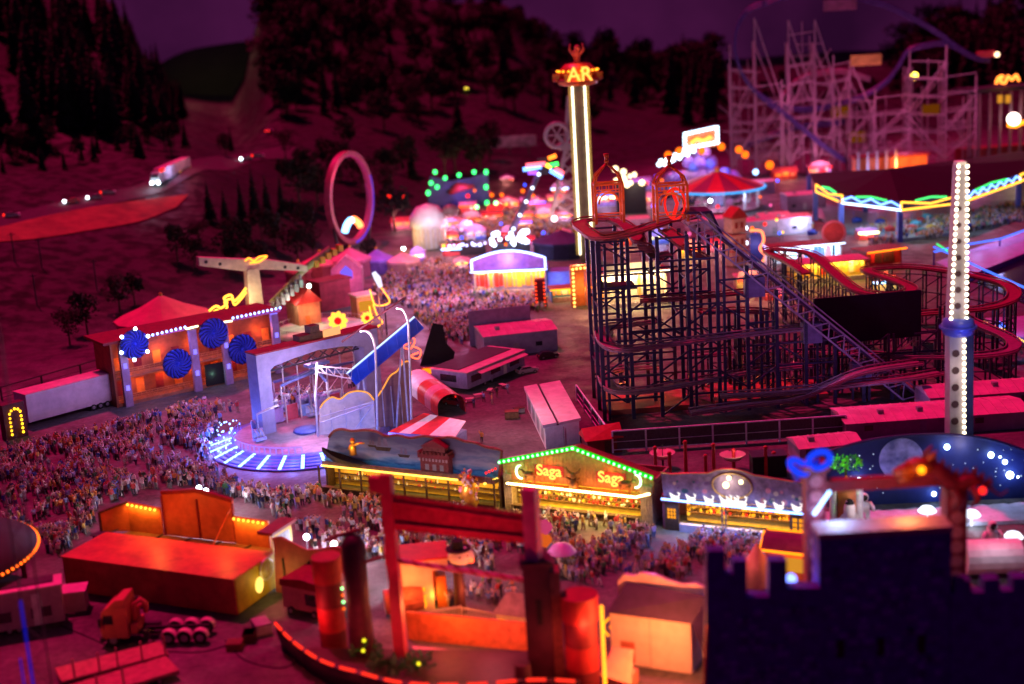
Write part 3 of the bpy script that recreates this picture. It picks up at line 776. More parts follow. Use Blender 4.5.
    g.build('sweet_jars', [RED, YELLOWP, DWOOD, M('amber_jar', (.6,.3,.02))], t)
    arch = MB(); n = 16; cx_ = 5.2
    arch.path([(cx_+2.6*math.cos(PI*k/n), 3.3, 1.1+1.7*math.sin(PI*k/n)) for k in range(n+1)], .22, 6); arch.build('lit_arch', E('amber_arch', (1,.6,.08), 3), t)
candy_booth()

# ---------------------------------------------------------------- pirate shooting gallery with the painted seascape
def seascape_mat():
    m = bpy.data.materials.new('painted_seascape'); m.use_nodes = True; nt = m.node_tree; b = nt.nodes['Principled BSDF']; b.inputs['Roughness'].default_value = .6
    tc = nt.nodes.new('ShaderNodeTexCoord'); sx = nt.nodes.new('ShaderNodeSeparateXYZ'); nt.links.new(tc.outputs['Object'], sx.inputs[0])
    n = nt.nodes.new('ShaderNodeTexNoise'); n.inputs['Scale'].default_value = .7; n.inputs['Detail'].default_value = 7
    mp = nt.nodes.new('ShaderNodeMapping'); mp.inputs['Scale'].default_value = (.6,1,2.2); nt.links.new(tc.outputs['Object'], mp.inputs[0]); nt.links.new(mp.outputs[0], n.inputs['Vector'])
    ad = nt.nodes.new('ShaderNodeMath'); ad.operation = 'MULTIPLY_ADD'; ad.inputs[1].default_value = 2.4; nt.links.new(n.outputs['Fac'], ad.inputs[0]); nt.links.new(sx.outputs['Z'], ad.inputs[2])
    mr = nt.nodes.new('ShaderNodeMapRange'); mr.inputs['From Min'].default_value = 4.6; mr.inputs['From Max'].default_value = 10; nt.links.new(ad.outputs[0], mr.inputs['Value'])
    r = nt.nodes.new('ShaderNodeValToRGB'); el = r.color_ramp.elements
    el[0].position = 0; el[0].color = (.006,.03,.07,1); el[1].position = 1; el[1].color = (.08,.07,.16,1)
    for p, c in ((.18,(.012,.12,.22)),(.3,(.08,.3,.4)),(.36,(.012,.09,.2)),(.46,(.17,.24,.32)),(.55,(.3,.26,.32)),(.7,(.11,.13,.24)),(.82,(.2,.18,.27))):
        e = el.new(p); e.color = (*c, 1)
    nt.links.new(mr.outputs[0], r.inputs[0]); nt.links.new(r.outputs[0], b.inputs['Base Color']); return m
def pirate_gallery():
    F = Fr((322,491), (500,511)); W = F.W
    t = F.th('pirate_gallery', 'pirate shooting gallery with painted seascape board and yellow neon counter', 'stall')
    yc = -1.0
    sL, sR = F.pl(322,465,yc), F.pl(498,484,yc); zc = (sL.z+sR.z)/2; D = 5
    top = [F.pl(px, py, .8) for px, py in ((329,437),(334,431),(342,429),(352,431),(366,430),(378,432),(386,436),(398,435),(410,438),(424,436),(438,438),(452,437),(464,441),(476,443),(486,447),(497,449),(502,451))]
    mb = MB(); mb.prism([(p.x,p.z) for p in top]+[(W-.2,zc+.1),(.5,zc+.1)], .8, 1.05); bd = mb.build('painted_board', seascape_mat(), t)
    mb = MB(); mb.path([(p.x,.75,p.z) for p in smooth(top, 3)]+[(W-.2,.75,zc+.2)], .2, 6); mb.build('board_edge', M('red_brown_trim', (.25,.06,.04), .5, .4, 1.5), bd)
    mb = MB()
    for px, py, k in ((383,449,1.0),(404,456,.7),(372,446,.5)):     # painted sailing ships
        p = F.pl(px, py, .78); b = lambda pts, m: mb.prism([(p.x+u*k, p.z+v*k) for u, v in pts], .76-.005*m, .79, m)
        b([(-1.5,.3),(1.5,.3),(1.1,-.3),(-1.1,-.3)], 0); b([(-.9,.5),(-.2,.5),(-.3,1.9),(-.7,1.8)], 1); b([(.1,.5),(.9,.5),(.7,1.6),(.2,1.7)], 1)
    mb.build('painted_ship', [DWOOD, M('sail_paint', (.2,.14,.22))], bd)
    mb = MB(); mb.box((sL.x,yc,zc-.2),(W,.8,zc+.08)); mb.box((sL.x,yc-.05,zc+.08),(W-.5,yc+.1,zc+.75)); mb.build('canopy', M('carved_brown', (.16,.07,.06), .6, .5, 2.5), t)
    mb = MB(); mb.path([(sL.x,yc-.2,sL.z),F.pl(457.5,480,yc-.2)], .14, 8); mb.path([F.pl(484,484,yc-.2),F.pl(498.5,478,yc+2)], .14, 8)
    mb.build('neon_strip', E('bright_yellow_strip', (1,.55,.08), 4), t)
    a, b = F.pl(486,473,yc-.1), F.pl(497,468,yc+1.2); mb = MB(); mb.bulbs(along([a,b], .5), .18); mb.build('red_bulb', ER, t)
    strip(t, (sL.x,yc-.3,zc-.2), (W-2,yc-.3,zc-.2), (1,.55,.12), 900, .4, down=(0,-.4,-1))
    strip(t, (1,.8,zc-.3), (W-1,.8,zc-.3), (1,.6,.1), 1300, .4, down=(0,.6,-1))
    strip(t, (1,-.6,zc+.3), (W-1,-.6,zc+.3), (.3,.45,1), 110, .5, down=(0,1,.65))
    for i in range(9): x = .3+i*(W-.6)/8; MB().box((x-.12,yc+.1,0),(x+.12,yc+.34,zc-.2)).build('post', DWOOD, t)
    mb = MB(); mb.box((.3,yc+.2,.9),(W-.3,yc+1.0,1.02)); mb.box((.5,yc+.35,0),(W-.5,yc+.5,.9)); mb.build('counter', DWOOD, t)
    mb = MB(); mb.box((.2,D-.2,0),(W-.2,D,zc+1)); mb.box((.2,1.1,0),(.5,D-.2,zc)); mb.box((W-.5,1.1,0),(W-.2,D-.2,zc)); mb.box((.2,1.08,zc+.1),(W-.2,D,zc+.3)); mb.build('wall', DWOOD, t)
    mb = MB(); mb.box((.5,3.2,.2),(W-.5,3.3,zc-.3)); mb.build('back_panel', M('yellow_panel', (.65,.42,.06)), t)
    mb = MB(); r = random.Random(8)
    for z in (1.2,2.0): mb.box((.7,2.7,z),(W-.7,3.15,z+.08), 0)
    for k in range(60):
        x = r.uniform(.8,W-.8); z = r.choice((1.29,2.09)); h = r.uniform(.2,.55); mb.cyl((x,2.9,z), .13, .05, h, 7, r.randint(1,3))
    mb.build('target_shelf', [DWOOD, RED, WHITE, DWOOD], t)
    # red brick fort model
    p = F.pl(436,474,-.4); b = MB(); x0 = p.x; z0 = zc+.08
    b.box((x0-2.3,-.7,z0),(x0+2.3,.6,z0+2.6), 0); b.box((x0-2.6,-.85,z0+2.6),(x0+2.6,.7,z0+3.2), 1)
    for k in range(8): b.box((x0-2.55+k*.66,-.92,z0+3.2),(x0-2.2+k*.66,.7,z0+3.6), 0)
    b.box((x0-1.8,-.6,z0+3.2),(x0+1.8,.5,z0+4.3), 0); b.prism([(x0-2.1,z0+4.3),(x0+2.1,z0+4.3),(x0+.9,z0+4.9),(x0,z0+5.3),(x0-.9,z0+4.9)], -.7,.6, 1)
    for i in (-1.2,0,1.2): b.box((x0+i-.3,-.74,z0+.8),(x0+i+.3,-.69,z0+1.7), 2)
    for k in range(9): b.box((x0-2.4+k*.55,-.9,z0+2.2),(x0-2.15+k*.55,-.72,z0+2.6), 3)
    f = b.build('fort_model', [M('red_brick', (.22,.05,.05), .8, .5, 3), DRED, GREY, M('pinkish_white', (.5,.35,.38))], t)
    # dark hull model with gilt figurehead
    a = F.pl(322,444,-.6); b = MB(); N = 12; vs = []
    for i in range(N+1):
        u = i/N; x = a.x+u*8.2; hh = .25+1.3*math.sin(PI*min(1,.12+u*.8)); wd = .9*math.sin(PI*min(1,max(.02,u)))+.05; zt = zc+1.9-u*1.2+.9*(1-u)**3
        vs += [(x,-.7-wd,zt),(x,-.7,zt-hh*1.1),(x,-.7+wd,zt)]
    b.add(vs, [(i*3+k,(i+1)*3+k,(i+1)*3+k+1,i*3+k+1) for i in range(N) for k in range(2)]); b.build('hull_model', M('tarred_hull', (.04,.02,.02), .6, .5, 2), t)
    p = F.pl(352,442,-1); b = MB(); b.path([(p.x,-1,zc+2.2),(p.x,-1,zc+3.2),(p.x+.1,-1,zc+4)], [.55,.5,.25], 8); b.sph((p.x+.1,-1.05,zc+4.4), .4, 8, 6)
    b.path([(p.x+.3,-1,zc+3.7),(p.x+1.2,-1.1,zc+4.1),(p.x+2.2,-1.1,zc+4.2)], [.22,.18,.12], 6); b.path([(p.x-.3,-1,zc+3.6),(p.x-.8,-1,zc+2.9)], [.22,.14], 6)
    b.build('gilt_figurehead', M('gilt', (.8,.4,.06), .3, .3, 1, metal=.6), t); lamp(t, (p.x+.3,-2.2,zc+3.6), (1,.6,.15), 120, .3)
    # ornate mermaid and shells on the corner
    p = F.pl(470,500,-1.6); b = MB(); r = random.Random(2)
    b.path([(p.x,-1.6,.2),(p.x+.5,-1.6,1.5),(p.x-.3,-1.6,3),(p.x+.2,-1.6,4.6),(p.x,-1.6,5.6)], [.5,.9,1.1,.9,.3], 8, 1)
    for k in range(85):
        a = r.uniform(0,6.28); z = r.uniform(.3,6.4); q = r.uniform(.5,1.75)*(1-.35*abs(z-3.4)/3.1); b.sph((p.x+q*math.cos(a),-1.8+.6*math.sin(a),z), r.uniform(.12,.34), 6, 5, r.randint(0,2), (1,.7,1.2))
    b.build('mermaid_ornament', [PINK, M('gilt', (.8,.4,.06)), M('pale_pink', (.7,.45,.45))], t); lamp(t, (p.x-.4,-3.2,3.6), (1,.5,.5), 80, .3)
pirate_gallery()
# ---------------------------------------------------------------- round ride with the white portal
def portal_ride():
    F = Fr((265,444), (384,411)); W = F.W; H = F.pl(251,357).z
    t = F.th('portal_ride', 'round thrill ride with a tall white portal and blue lit steps', 'ride')
    prof = [(0,0),(2.5,0),(2.5,H-3),(3.3,H-2.5),(W*.3,H-1.9),(W/2,H-1.5),(W*.7,H-1.9),(W-4.0,H-2.5),(W-3.2,H-3),(W-3.2,0),(W,0),(W,H),(0,H)]
    MB().prism(prof, 0, 3.4).build('portal_frame', M('portal_white', (.26,.24,.37), .5, .25, .5), t)
    MB().box((-.1,-.1,H+.01),(W+.1,3.5,H+.3)).build('portal_roof', DRED, t)
    b = MB(); p = F.pl(318,338,1.5); b.box((p.x-4,1,H+.3),(p.x+1,3.2,H+1.3),0); b.box((p.x-1.6,1.2,H+1.3),(p.x+.3,3,H+2.6),0); q = b.build('portal_crest', [DWOOD], t)
    MB().box((p.x+.5,.4,H+.35),(p.x+4,.6,H+1.7)).build('crest_sign', E('peach_sign', (1,.5,.25), 1.3), q)
    for i in range(5): spot(t, (W*(.15+.17*i),-1.5,.8), (W*(.15+.17*i),.5,H), (.15,.18,1), 260, 70)
    b = MB()
    for k in range(8): x = 4+k*(W-8)/7; b.bar((x,1.7,H-2.2),(x+1.8,1.2,H-3.6), .2); b.bar((x,2.4,H-3.6),(x+1.8,2.4,H-2.4), .2)
    b.bar((3,1.7,H-3.6),(W-3,1.7,H-3.4), .3); b.build('rigging', DARK, t)
    # stage
    c = inv(F.o, F.a, G(308,440)); R = 12.5
    MB().lathe([(0,1.62),(R-.3,1.62),(R,1.5),(R,1.05)], 56, (c.x,c.y,0)).build('stage', M('stage_floor', (.3,.25,.3), .5, .5, .4), t)
    b = MB()
    for k in range(5): b.lathe([(R+.01+k*.85,1.35-k*.26),(R+.85+k*.85,1.35-k*.26),(R+.85+k*.85,1.08-k*.26)], 56, (c.x,c.y,0))
    b.build('steps', M('blue_steps', (.1,.1,.3), .45, .4, .6), t)
    for k in range(12):
        a = PI*(.80+.072*k)
        d = Vector((math.cos(a), math.sin(a), 0)); b = MB()
        p0 = Vector((c.x,c.y,1.42))+d*(R+.3); p1 = Vector((c.x,c.y,.38))+d*(R+4.0); b.bar(p0, p1, .55, 0, .12); b.build('step_light', E('bright_step', (.2,.4,1), 5), t)
    for k in range(9):
        a = PI*(.72+.11*k); lamp(t, (c.x+math.cos(a)*(R+3.2), c.y+math.sin(a)*(R+3.2), 2.2), (.1,.17,1), 1900, .3)
    b = MB()
    for k in range(24):
        a = PI*(.68+.62*k/23); x, y = c.x+math.cos(a)*(R+.1), c.y+math.sin(a)*(R+.1)
        b.bar((x,y,1.5),(x,y,2.7), .09)
    b.path([(c.x+math.cos(PI*(.68+.62*k/23))*(R+.1), c.y+math.sin(PI*(.68+.62*k/23))*(R+.1), 2.7) for k in range(24)], .07, 5)
    b.build('railing', M('blue_rail', (.25,.3,.7), .4, .2, 1), t)
    b = MB(); rr = random.Random(44)
    for k in range(46): a = PI*rr.uniform(.66,1.02); q = R+rr.uniform(.3,4.2); b.sph((c.x+q*math.cos(a),c.y+q*math.sin(a),rr.uniform(1.2,3.2)), rr.uniform(.1,.22), 6, 4)
    b.build('rail_bulb', E('bright_step', (.2,.4,1), 5), t)
    # hub, star arms and seat pods
    p = F.pl(316,366,2); b = MB(); b.cyl((p.x,1.7,p.z-1.2), 1.1, .9, 1.6, 14, 1); b.box((p.x-2.2,.9,p.z+.2),(p.x+2.2,2.5,p.z+.7), 0)
    for k in range(6):
        a = k*PI/3+.3; q = (p.x+9*math.cos(a), 1.7+6*math.sin(a), p.z-1.6+.5*math.sin(2*a)); b.path([(p.x,1.7,p.z-.6), q], [.5,.25], 6, 0)
        b.path([q, (q[0],q[1],q[2]-3.2)], .14, 5, 1)
    h = b.build('hub_arms', [M('slate_blue', (.12,.15,.32), .4, .3, 1), STEEL], t)
    for k, (px, py) in enumerate(((272,402),(283,406),(294,410),(304,400),(316,399),(327,397),(338,396))):
        p = F.gr(px, py+6, 1.7); b = MB(); x, y = p.x, p.y
        b.path([(x-1.1,y,2.3),(x-1,y,3),(x+1,y,3),(x+1.1,y,2.3)], [.3,.5,.5,.3], 7); b.box((x-1.2,y-.9,1.9),(x+1.2,y+.5,2.3)); b.box((x-1.2,y+.3,2.3),(x+1.2,y+.6,3.8))
        for s in (-.7,0,.7): b.path([(x+s,y+.2,3.6),(x+s,y-.5,3.2),(x+s,y-.6,2.4)], .1, 5)
        b.build('seat_row', M('pale_blue_seat', (.35,.42,.65), .4, .3, 1), h)
    rs = random.Random(23)
    for k in range(9):
        a = 2*PI*k/9+.2; x, y = c.x+8.6*math.cos(a), c.y+8.6*math.sin(a)
        if math.sin(a) < .05: continue
        b = MB(); b.path([(x*.55+c.x*.45,y*.55+c.y*.45,7.2),(x,y,6.2+rs.uniform(-.8,.8)),(x,y,3.4)], [.28,.2,.14], 6, 0); b.box((x-1.0,y-.7,1.9),(x+1.0,y+.5,2.4), 1); b.box((x-1.0,y+.3,2.4),(x+1.0,y+.6,3.7), 1)
        for s in (-.6,0,.6): b.path([(x+s,y+.2,3.6),(x+s,y-.5,3.2),(x+s,y-.6,2.4)], .09, 5, 0)
        b.build('seat_arm', [STEEL, M('pale_blue_seat', (.35,.42,.65))], t)
    for k in range(7):
        x = 3.5+k*(W-7)/6; b = MB(); b.bar((x,3.0,1.2),(x,3.0,H-3.4), .2); b.bar((x,3.0,5.4),(x+2.2,3.0,7.4), .14); b.box((x+.3,3.1,2.0),(x+2.4,3.2,4.4+rs.uniform(-.5,1)), 1); b.build('decor_panel', [STEEL, (M('panel_lilac', (.3,.2,.45)),M('panel_red', (.4,.05,.08)),M('panel_sky', (.15,.25,.5)))[k % 3]], t)
    b = MB(); b.lathe([(0,1.65),(2.4,1.7),(2.2,2.1),(1.0,2.4),(0,2.5)], 20, (c.x,c.y,0)); b.build('centre_drum', M('drum_blue', (.12,.14,.4), .4, .4, 1), t)
    lamp(t, (c.x-1, c.y-3, 9), (.55,.5,1), 3200, .6); lamp(t, (c.x-3, c.y-9, 7), (.6,.5,1), 900, .5)
    return F
portal_ride()
def swing_arm():
    F = Fr((352,440), (422,432)); 
    t = F.th('swing_arm_ride', 'long blue lit boom of a swing ride on thin white lattice legs', 'ride')
    a, b_ = F.pl(351,379,0), F.pl(419,322,0); d = (b_-a).normalized(); n = Vector((-d.z,0,d.x))
    b = MB(); b.add([a-n*1.1+Vector((0,y,0)) for y in (-.6,.6)]+[b_-n*1.1+Vector((0,y,0)) for y in (-.6,.6)]+[a+n*1.1+Vector((0,y,0)) for y in (-.6,.6)]+[b_+n*1.1+Vector((0,y,0)) for y in (-.6,.6)],
        [(0,2,6,4),(1,5,7,3),(4,6,7,5),(0,1,3,2),(0,4,5,1),(2,3,7,6)]); bm_ = b.build('boom', M('boom_blue', (.012,.05,.36), .35, .3, .8), t)
    b = MB(); b.bar(a+n*1.2, b_+n*1.2, .25); b.build('boom_trim', E('boom_light', (.55,.75,1), 1.6), bm_); b = MB(); b.bar(a-n*1.15+Vector((0,-.65,0)), b_-n*1.15+Vector((0,-.65,0)), .12)
    for k in range(7):
        u = a.lerp(b_, (k+.5)/7); b.bar(u-n*.9+Vector((0,-.68,0)), u+n*.9+d*1.0+Vector((0,-.68,0)), .14)
    b.build('boom_lattice', BLUE, bm_)
    spot(t, (a.x+2,-7,3), ((a.x+b_.x)/2,0,(a.z+b_.z)/2), (.2,.35,1), 700, 80)
    for (x0, x1) in ((361,352),(361,371),(402,396),(402,409)):
        p, q = F.pl(x0, 366 if x0 < 380 else 338, .8), F.pl(x1, 441 if x0 < 380 else 434, .8); q.z = 0
        MB().bar(p, q, .28).build('leg', STEEL, t)
    b = MB(); p, q = F.pl(341.6,342,3), F.pl(404,298,3); b.path([p,q], .2, 6); b.build('pole', M('maroon', (.14,.04,.05)), t)
    for pts in (((360,331),(368,332),(374,342),(376,366),(377,432)), ((396,308),(403,310),(408,322),(409,340),(411,424)), ((317,362),(316,400),(318,441))):
        P = [F.pl(*p, -1) for p in pts]; P[-1].z = 0; MB().path(smooth(P, 4), .2, 6).build('lamp_mast', STEEL, t); lamp(t, P[0]+Vector((-.6,-1,-.8)), (1,.6,.85), 2600, .5, 'mast_fill')  # point light added at each mast top to brighten the crowd
    b = MB(); P = [F.pl(*p, -.9) for p in ((318,366),(352,369),(351,379),(318,372))]
    b.path(P, .13, 5, 0, True)
    for k in range(4): b.bar(P[0].lerp(P[1], k/4), P[3].lerp(P[2], (k+1)/4), .12); b.bar(P[3].lerp(P[2], k/4), P[0].lerp(P[1], k/4), .12)
    P = [F.pl(*p, -1.2) for p in ((320,423),(374,404),(356,428))]; b.bar(P[0],P[1],.16); b.bar(P[1],P[2],.16); b.bar(P[0]+Vector((0,0,1)),P[1]+Vector((0,0,.4)),.1)
    b.build('lattice', STEEL, t)
swing_arm()
def scallop(pa, pb, pts, label, mat):
    F = Fr(pa, pb); t = F.th('scalloped_screen', label, 'screen')
    P = [F.pl(*p) for p in pts]; P[0].z = P[-1].z = 0
    MB().prism([(p.x,p.z) for p in P], 0, .25).build('panel', mat, t)
    top = smooth(P[1:-1], 4); MB().path([(p.x,-.05,p.z) for p in top], .13, 6).build('edge_light', E('amber_edge', (1,.5,.12), 2.4), t)
    b = MB(); L = (P[-1]-P[0]).length
    for k in range(1,4): x = P[0].x+(P[-1].x-P[0].x)*k/4; b.bar((x,-.1,0),(x,-.1,max(p.z for p in P)*.7), .14)
    b.build('brace', STEEL, t)
scallop((320,444),(376,436), [(319,444),(320,408),(324,402),(332,397),(340,399),(348,393),(358,391),(368,393),(374,400),(376,436)], 'low cream scalloped screen with amber rim at the side of the round ride', CREAM)
scallop((377,436),(412,426), [(376,436),(377,397),(383,388),(390,376),(397,371),(403,363),(409,362),(411,375),(412,426)], 'tall brown scalloped screen with amber rim behind the round ride', M('brown_canvas', (.3,.16,.12), .7, .3, .6))

# ---------------------------------------------------------------- fun house with the big blue fans
def fan_house():
    F = Fr((118,408), (284,371)); W = F.W; HL = F.pl(127,341).z; 
    t = F.th('fun_house', 'two storey fun house with blue fan wheels and blue lit roof edge', 'fun house')
    D = 9; H = HL
    b = MB(); b.box((.4,D-.3,0),(W-.4,D,H)); b.box((0,.2,0),(.4,D,H)); b.box((W-.4,.2,0),(W,D,H)); b.box((.4,3.4,0),(W-.4,3.6,H-.2))
    b.build('wall', M('rust_wall', (.3,.09,.04), .6, .4, .5), t)
    b = MB(); b.box((-1.5,-.6,H),(W+.3,D+.6,H+.5)); b.build('roof', DRED, t)
    b = MB(); b.box((.5,.4,H*.42),(W-.5,3.4,H*.42+.35)); b.box((.5,.4,.0),(W-.5,3.4,.6)); fl = b.build('gallery_floor', M('rust_floor', (.35,.14,.07), .6, .3, 1), t)
    b = MB()
    for z in (H*.42+.35, .6):
        for dz in (.5,1.0,1.4): b.bar((.5,.45,z+dz),(W-.5,.45,z+dz), .09)
        x = .7
        while x < W-.5: b.bar((x,.45,z),(x,.45,z+1.4), .08); x += 1.1
    b.build('railing', M('orange_rail', (.5,.2,.08), .4, .3, 1), t)
    r = random.Random(4)
    for k in range(9):
        x = 1.5+k*(W-4)/8; FO = M('flame_orange', (.8,.25,.03)); MB().box((x,3.3,H*.42+1.0),(x+1.6,3.38,H*.42+3.6)).build('wall_picture', (FO,DRED)[k % 2], t); MB().box((x,3.3,1.2),(x+1.6,3.38,4.2)).build('wall_picture', (DRED,FO)[k % 2], t)
    for x in (.12,.3,.5,.7,.9):
        lamp(t, (W*x, 1.9, H*.42+3.6), (1,.2,.02), 420, .3, 'gallery_lamp'); lamp(t, (W*x, 1.9, 3.8), (1,.22,.03), 300, .3, 'gallery_lamp')
    b = MB(); b.box((W*.52,.1,.3),(W*.64,.4,4.6)); b.build('entrance', BLACK, t); lamp(t, (W*.56,-.3,2.6), (.4,.9,.6), 60, .2)
    for px, y0 in ((127,0),(198,0),(228,0),(279,0)):
        p = F.pl(px, 395 if px < 210 else 380); x = max(.3, min(W-.3, p.x)); b = MB()
        b.box((x-.75,-1.0,0),(x+.75,-.1,H-.1)); c = b.build('column', M('lilac_column', (.3,.22,.36), .5, .3, .7), t)
        for z in (3.2, 7.5): MB().box((x-.35,-1.12,z),(x+.35,-1.03,z+1.0)).build('column_lamp', E('violet_lamp', (.3,.25,1), 4), c)
    b = MB()
    for a, c in (((148,336),(185,327)), ((233,318),(284,307))):
        for p in along([F.pl(*a,-.7), F.pl(*c,-.7)], .95): b.sph((p.x,-.75,p.z), .26, 6, 4)
    b.build('roof_bulb', E('bright_blue_bulb', (.2,.38,1), 8), t)
    for a, c in (((148,338),(185,329)), ((233,320),(284,309))):
        a, c = F.pl(*a,-.9), F.pl(*c,-.9); strip(t, a, c, (.1,.2,1), 500, .3, down=(0,.2,-1))
    b = MB(); b.bar(F.pl(186,329,-.8), F.pl(198,326,-.8), .3); b.bar(F.pl(224,322,-.8), F.pl(232,321,-.8), .3); b.build('white_lamp', E('warm_lamp', (1,.8,.45), 6), t)
    for x in (W*.1,W*.45,W*.85): lamp(t, (x,-20,16), (.8,.4,1), 5200, .6, 'plaza_fill')  # unseen lights added in mid-air before the house to brighten the plaza crowd
    def fan(px, py, rp, bulbs):
        p = F.pl(px, py, -1.6); R = rp*F.S*1.02; n = 16; b = MB(); y = -1.7
        b.disc((p.x,y,p.z), R, 32, 'y', 0, .25)
        for k in range(n):   # swirling raised blades
            a0 = 2*PI*k/n; pts = [(p.x+R*.97*u*math.cos(a0+u*1.1), y-.2, p.z+R*.97*u*math.sin(a0+u*1.1)) for u in (.12,.35,.6,.8,1)]
            b.path(pts, [.08,.14,.2,.24,.24], 5, 1)
        b.sph((p.x,y-.2,p.z), R*.14, 8, 6, 1); w_ = b.build('fan_wheel', [M('fan_dark_blue', (.004,.006,.09), .4, .3, 1), M('fan_blue', (.02,.04,.42), .35, .3, 1)], t)
        if bulbs:
            for k in range(6):
                a = 2*PI*(k+.35)/6; MB().sph((p.x+R*1.05*math.cos(a),y-.3,p.z+R*1.05*math.sin(a)), .34, 8, 6).build('fan_bulb', E('white_blue_bulb', (.6,.75,1), 20), w_)
            lamp(t, (p.x,y-3,p.z), (.1,.2,1), 420, .5)
        else: lamp(t, (p.x+1,y-3.4,p.z-1), (.15,.25,1), 260 if px < 200 else 70, .5)
    fan(134,344,14,True); fan(177,363.5,14.5,False); fan(213,333,15,False); fan(242,349,15,False)
fan_house()

def round_tent(px, py, rpx, h_eave, h_top, label, mat, name='round_tent', wall=None):
    o = G(px, py); S = (o-C0).length/FPX; R = rpx*S; t = thing(name, label, 'tent', o, .2)
    n = 12; b = MB()
    ring = lambda r, z: [(r*math.cos(2*PI*k/n), r*math.sin(2*PI*k/n), z) for k in range(n)]
    vs = ring(R, h_eave)+ring(R*.5, h_eave+(h_top-h_eave)*.45)+ring(.3, h_top); b.add(vs, [(j*n+k, j*n+(k+1)%n, (j+1)*n+(k+1)%n, (j+1)*n+k) for j in range(2) for k in range(n)])
    b.add(ring(R+.05, h_eave-.7)+ring(R+.05, h_eave), [(k,(k+1)%n,n+(k+1)%n,n+k) for k in range(n)])
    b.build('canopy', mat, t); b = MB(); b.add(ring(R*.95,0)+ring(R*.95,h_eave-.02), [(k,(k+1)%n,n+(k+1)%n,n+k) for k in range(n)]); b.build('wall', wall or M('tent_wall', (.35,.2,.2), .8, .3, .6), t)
    b = MB(); b.sph((0,0,h_top+.3), .4); b.build('finial', YELLOWP, t); return t
round_tent(166,340,47,5.5,10.5,'large plain red round tent standing behind the fan fun house', M('red_canvas', (.6,.22,.2), .8, .2, .3))

# ---------------------------------------------------------------- T shaped pendulum ride
def pendulum():
    F = Fr((244,336), (268,332)); t = F.th('pendulum_ride', 'cream T shaped pendulum ride with flame neon on its beam', 'ride')
    a, b_ = F.pl(198,263), F.pl(306,268); zt = F.pl(250,263).z; W = F.W; cx = F.pl(254,300).x
    b = MB(); b.prism([(cx-1.9,0),(cx+1.9,0),(cx+1.5,zt-1.2),(cx-1.3,zt-1.2)], -1.4, 1.4); b.build('column', CREAM, t)
    b = MB(); b.prism([(a.x,a.z-.5),(cx-2,zt-1.5),(cx+2.5,zt-1.7),(b_.x,b_.z-.7),(b_.x,b_.z+.7),(cx+2,zt+.9),(cx-1,zt+1.1),(a.x,a.z+1.4)], -1, 1); m_ = b.build('beam', CREAM, t)
    b = MB()
    for px, py in ((206,262),(220,264),(285,267),(298,268)): p = F.pl(px, py, -1.0); b.disc((p.x,-1.05,p.z), .4, 10)
    b.build('rivet', DARK, m_)
    b = MB(); P = [F.pl(*p, -1.3) for p in ((245,261),(249,258),(254,261),(259,257),(267,256),(263,259),(258,262),(250,263))]; b.path(smooth(P,4), .2, 6); b.build('flame_neon', E('bright_flame', (1,.25,.02), 4), m_)
    b = MB(); P = [F.pl(*p, -2.2) for p in ((209,311),(216,306),(221,308),(227,303),(224,298),(231,295),(234,301),(240,296),(246,288))]
    b.path(smooth(P,5), .26, 6); b.path([p+Vector((0,0,-.9)) for p in smooth(P,5)], .2, 6); b.build('flame_neon', E('bright_yellow_flame', (1,.45,.04), 4), t)
    lamp(t, (cx-2.5,-5,zt*.55), (1,.7,.35), 1500, .5); lamp(t, (cx+8,-4,zt*.4), (.9,.9,.7), 900, .5); lamp(t, (cx-8,-3,zt-5), (1,.6,.5), 700, .5)
    # gondola arm swinging down from the right end
    q = F.pl(270,303,-.5); b = MB(); b.path([b_, F.pl(330,248,0)], [.9,.7], 8, 0); b.path([b_, q], [.8,.5], 8, 0)
    b.build('gondola_arm', [M('olive_arm', (.3,.3,.14), .5, .3, 1)], t)
    for k in range(7):
        p = q.lerp(b_, k/8); b = MB(); b.box((p.x-.4,-2.6,p.z-2.2),(p.x+.5,1.6,p.z-.5)); b.path([(p.x,-2.2,p.z-.5),(p.x,-2.2,p.z+.7)], .3, 6); b.build('seat', M('grey_seat', (.25,.24,.26)), t)
    g = F.pl(309,286,-2); b = MB(); b.sph(g, .55); b.build('green_lamp', E('mint_lamp', (.5,1,.7), 14), t); lamp(t, (g.x,-5,g.z), (.4,1,.6), 700, .4)
    for k in range(5):
        p = F.pl(316+k*6, 262-k*4, -.6); b = MB(); b.box((p.x-.6,-1.4,p.z-1.2),(p.x+.5,.8,p.z+.3)); b.build('seat', M('yellow_seat', (.5,.35,.04)), t)
pendulum()
def plat(px, py, rpx, z, label, mat):
    o = G(px,py); S = (o-C0).length/FPX; b = MB(); b.lathe([(0,z),(rpx*S-.3,z),(rpx*S,z-.2),(rpx*S,0)], 40); t = thing('round_platform', label, 'platform', o); b.build('deck', mat, t)
    b = MB(); R = rpx*S-.4
    for k in range(30): a = 2*PI*k/30; b.bar((R*math.cos(a),R*math.sin(a),z),(R*math.cos(a),R*math.sin(a),z+1.1), .08)
    b.path([(R*math.cos(2*PI*k/30),R*math.sin(2*PI*k/30),z+1.1) for k in range(30)], .07, 5, 0, True); b.build('railing', STEEL, t); return t
plat(322,331,46,.9,'pale round ride floor under the pendulum beam', M('pale_deck', (.5,.52,.46), .6, .3, .4))
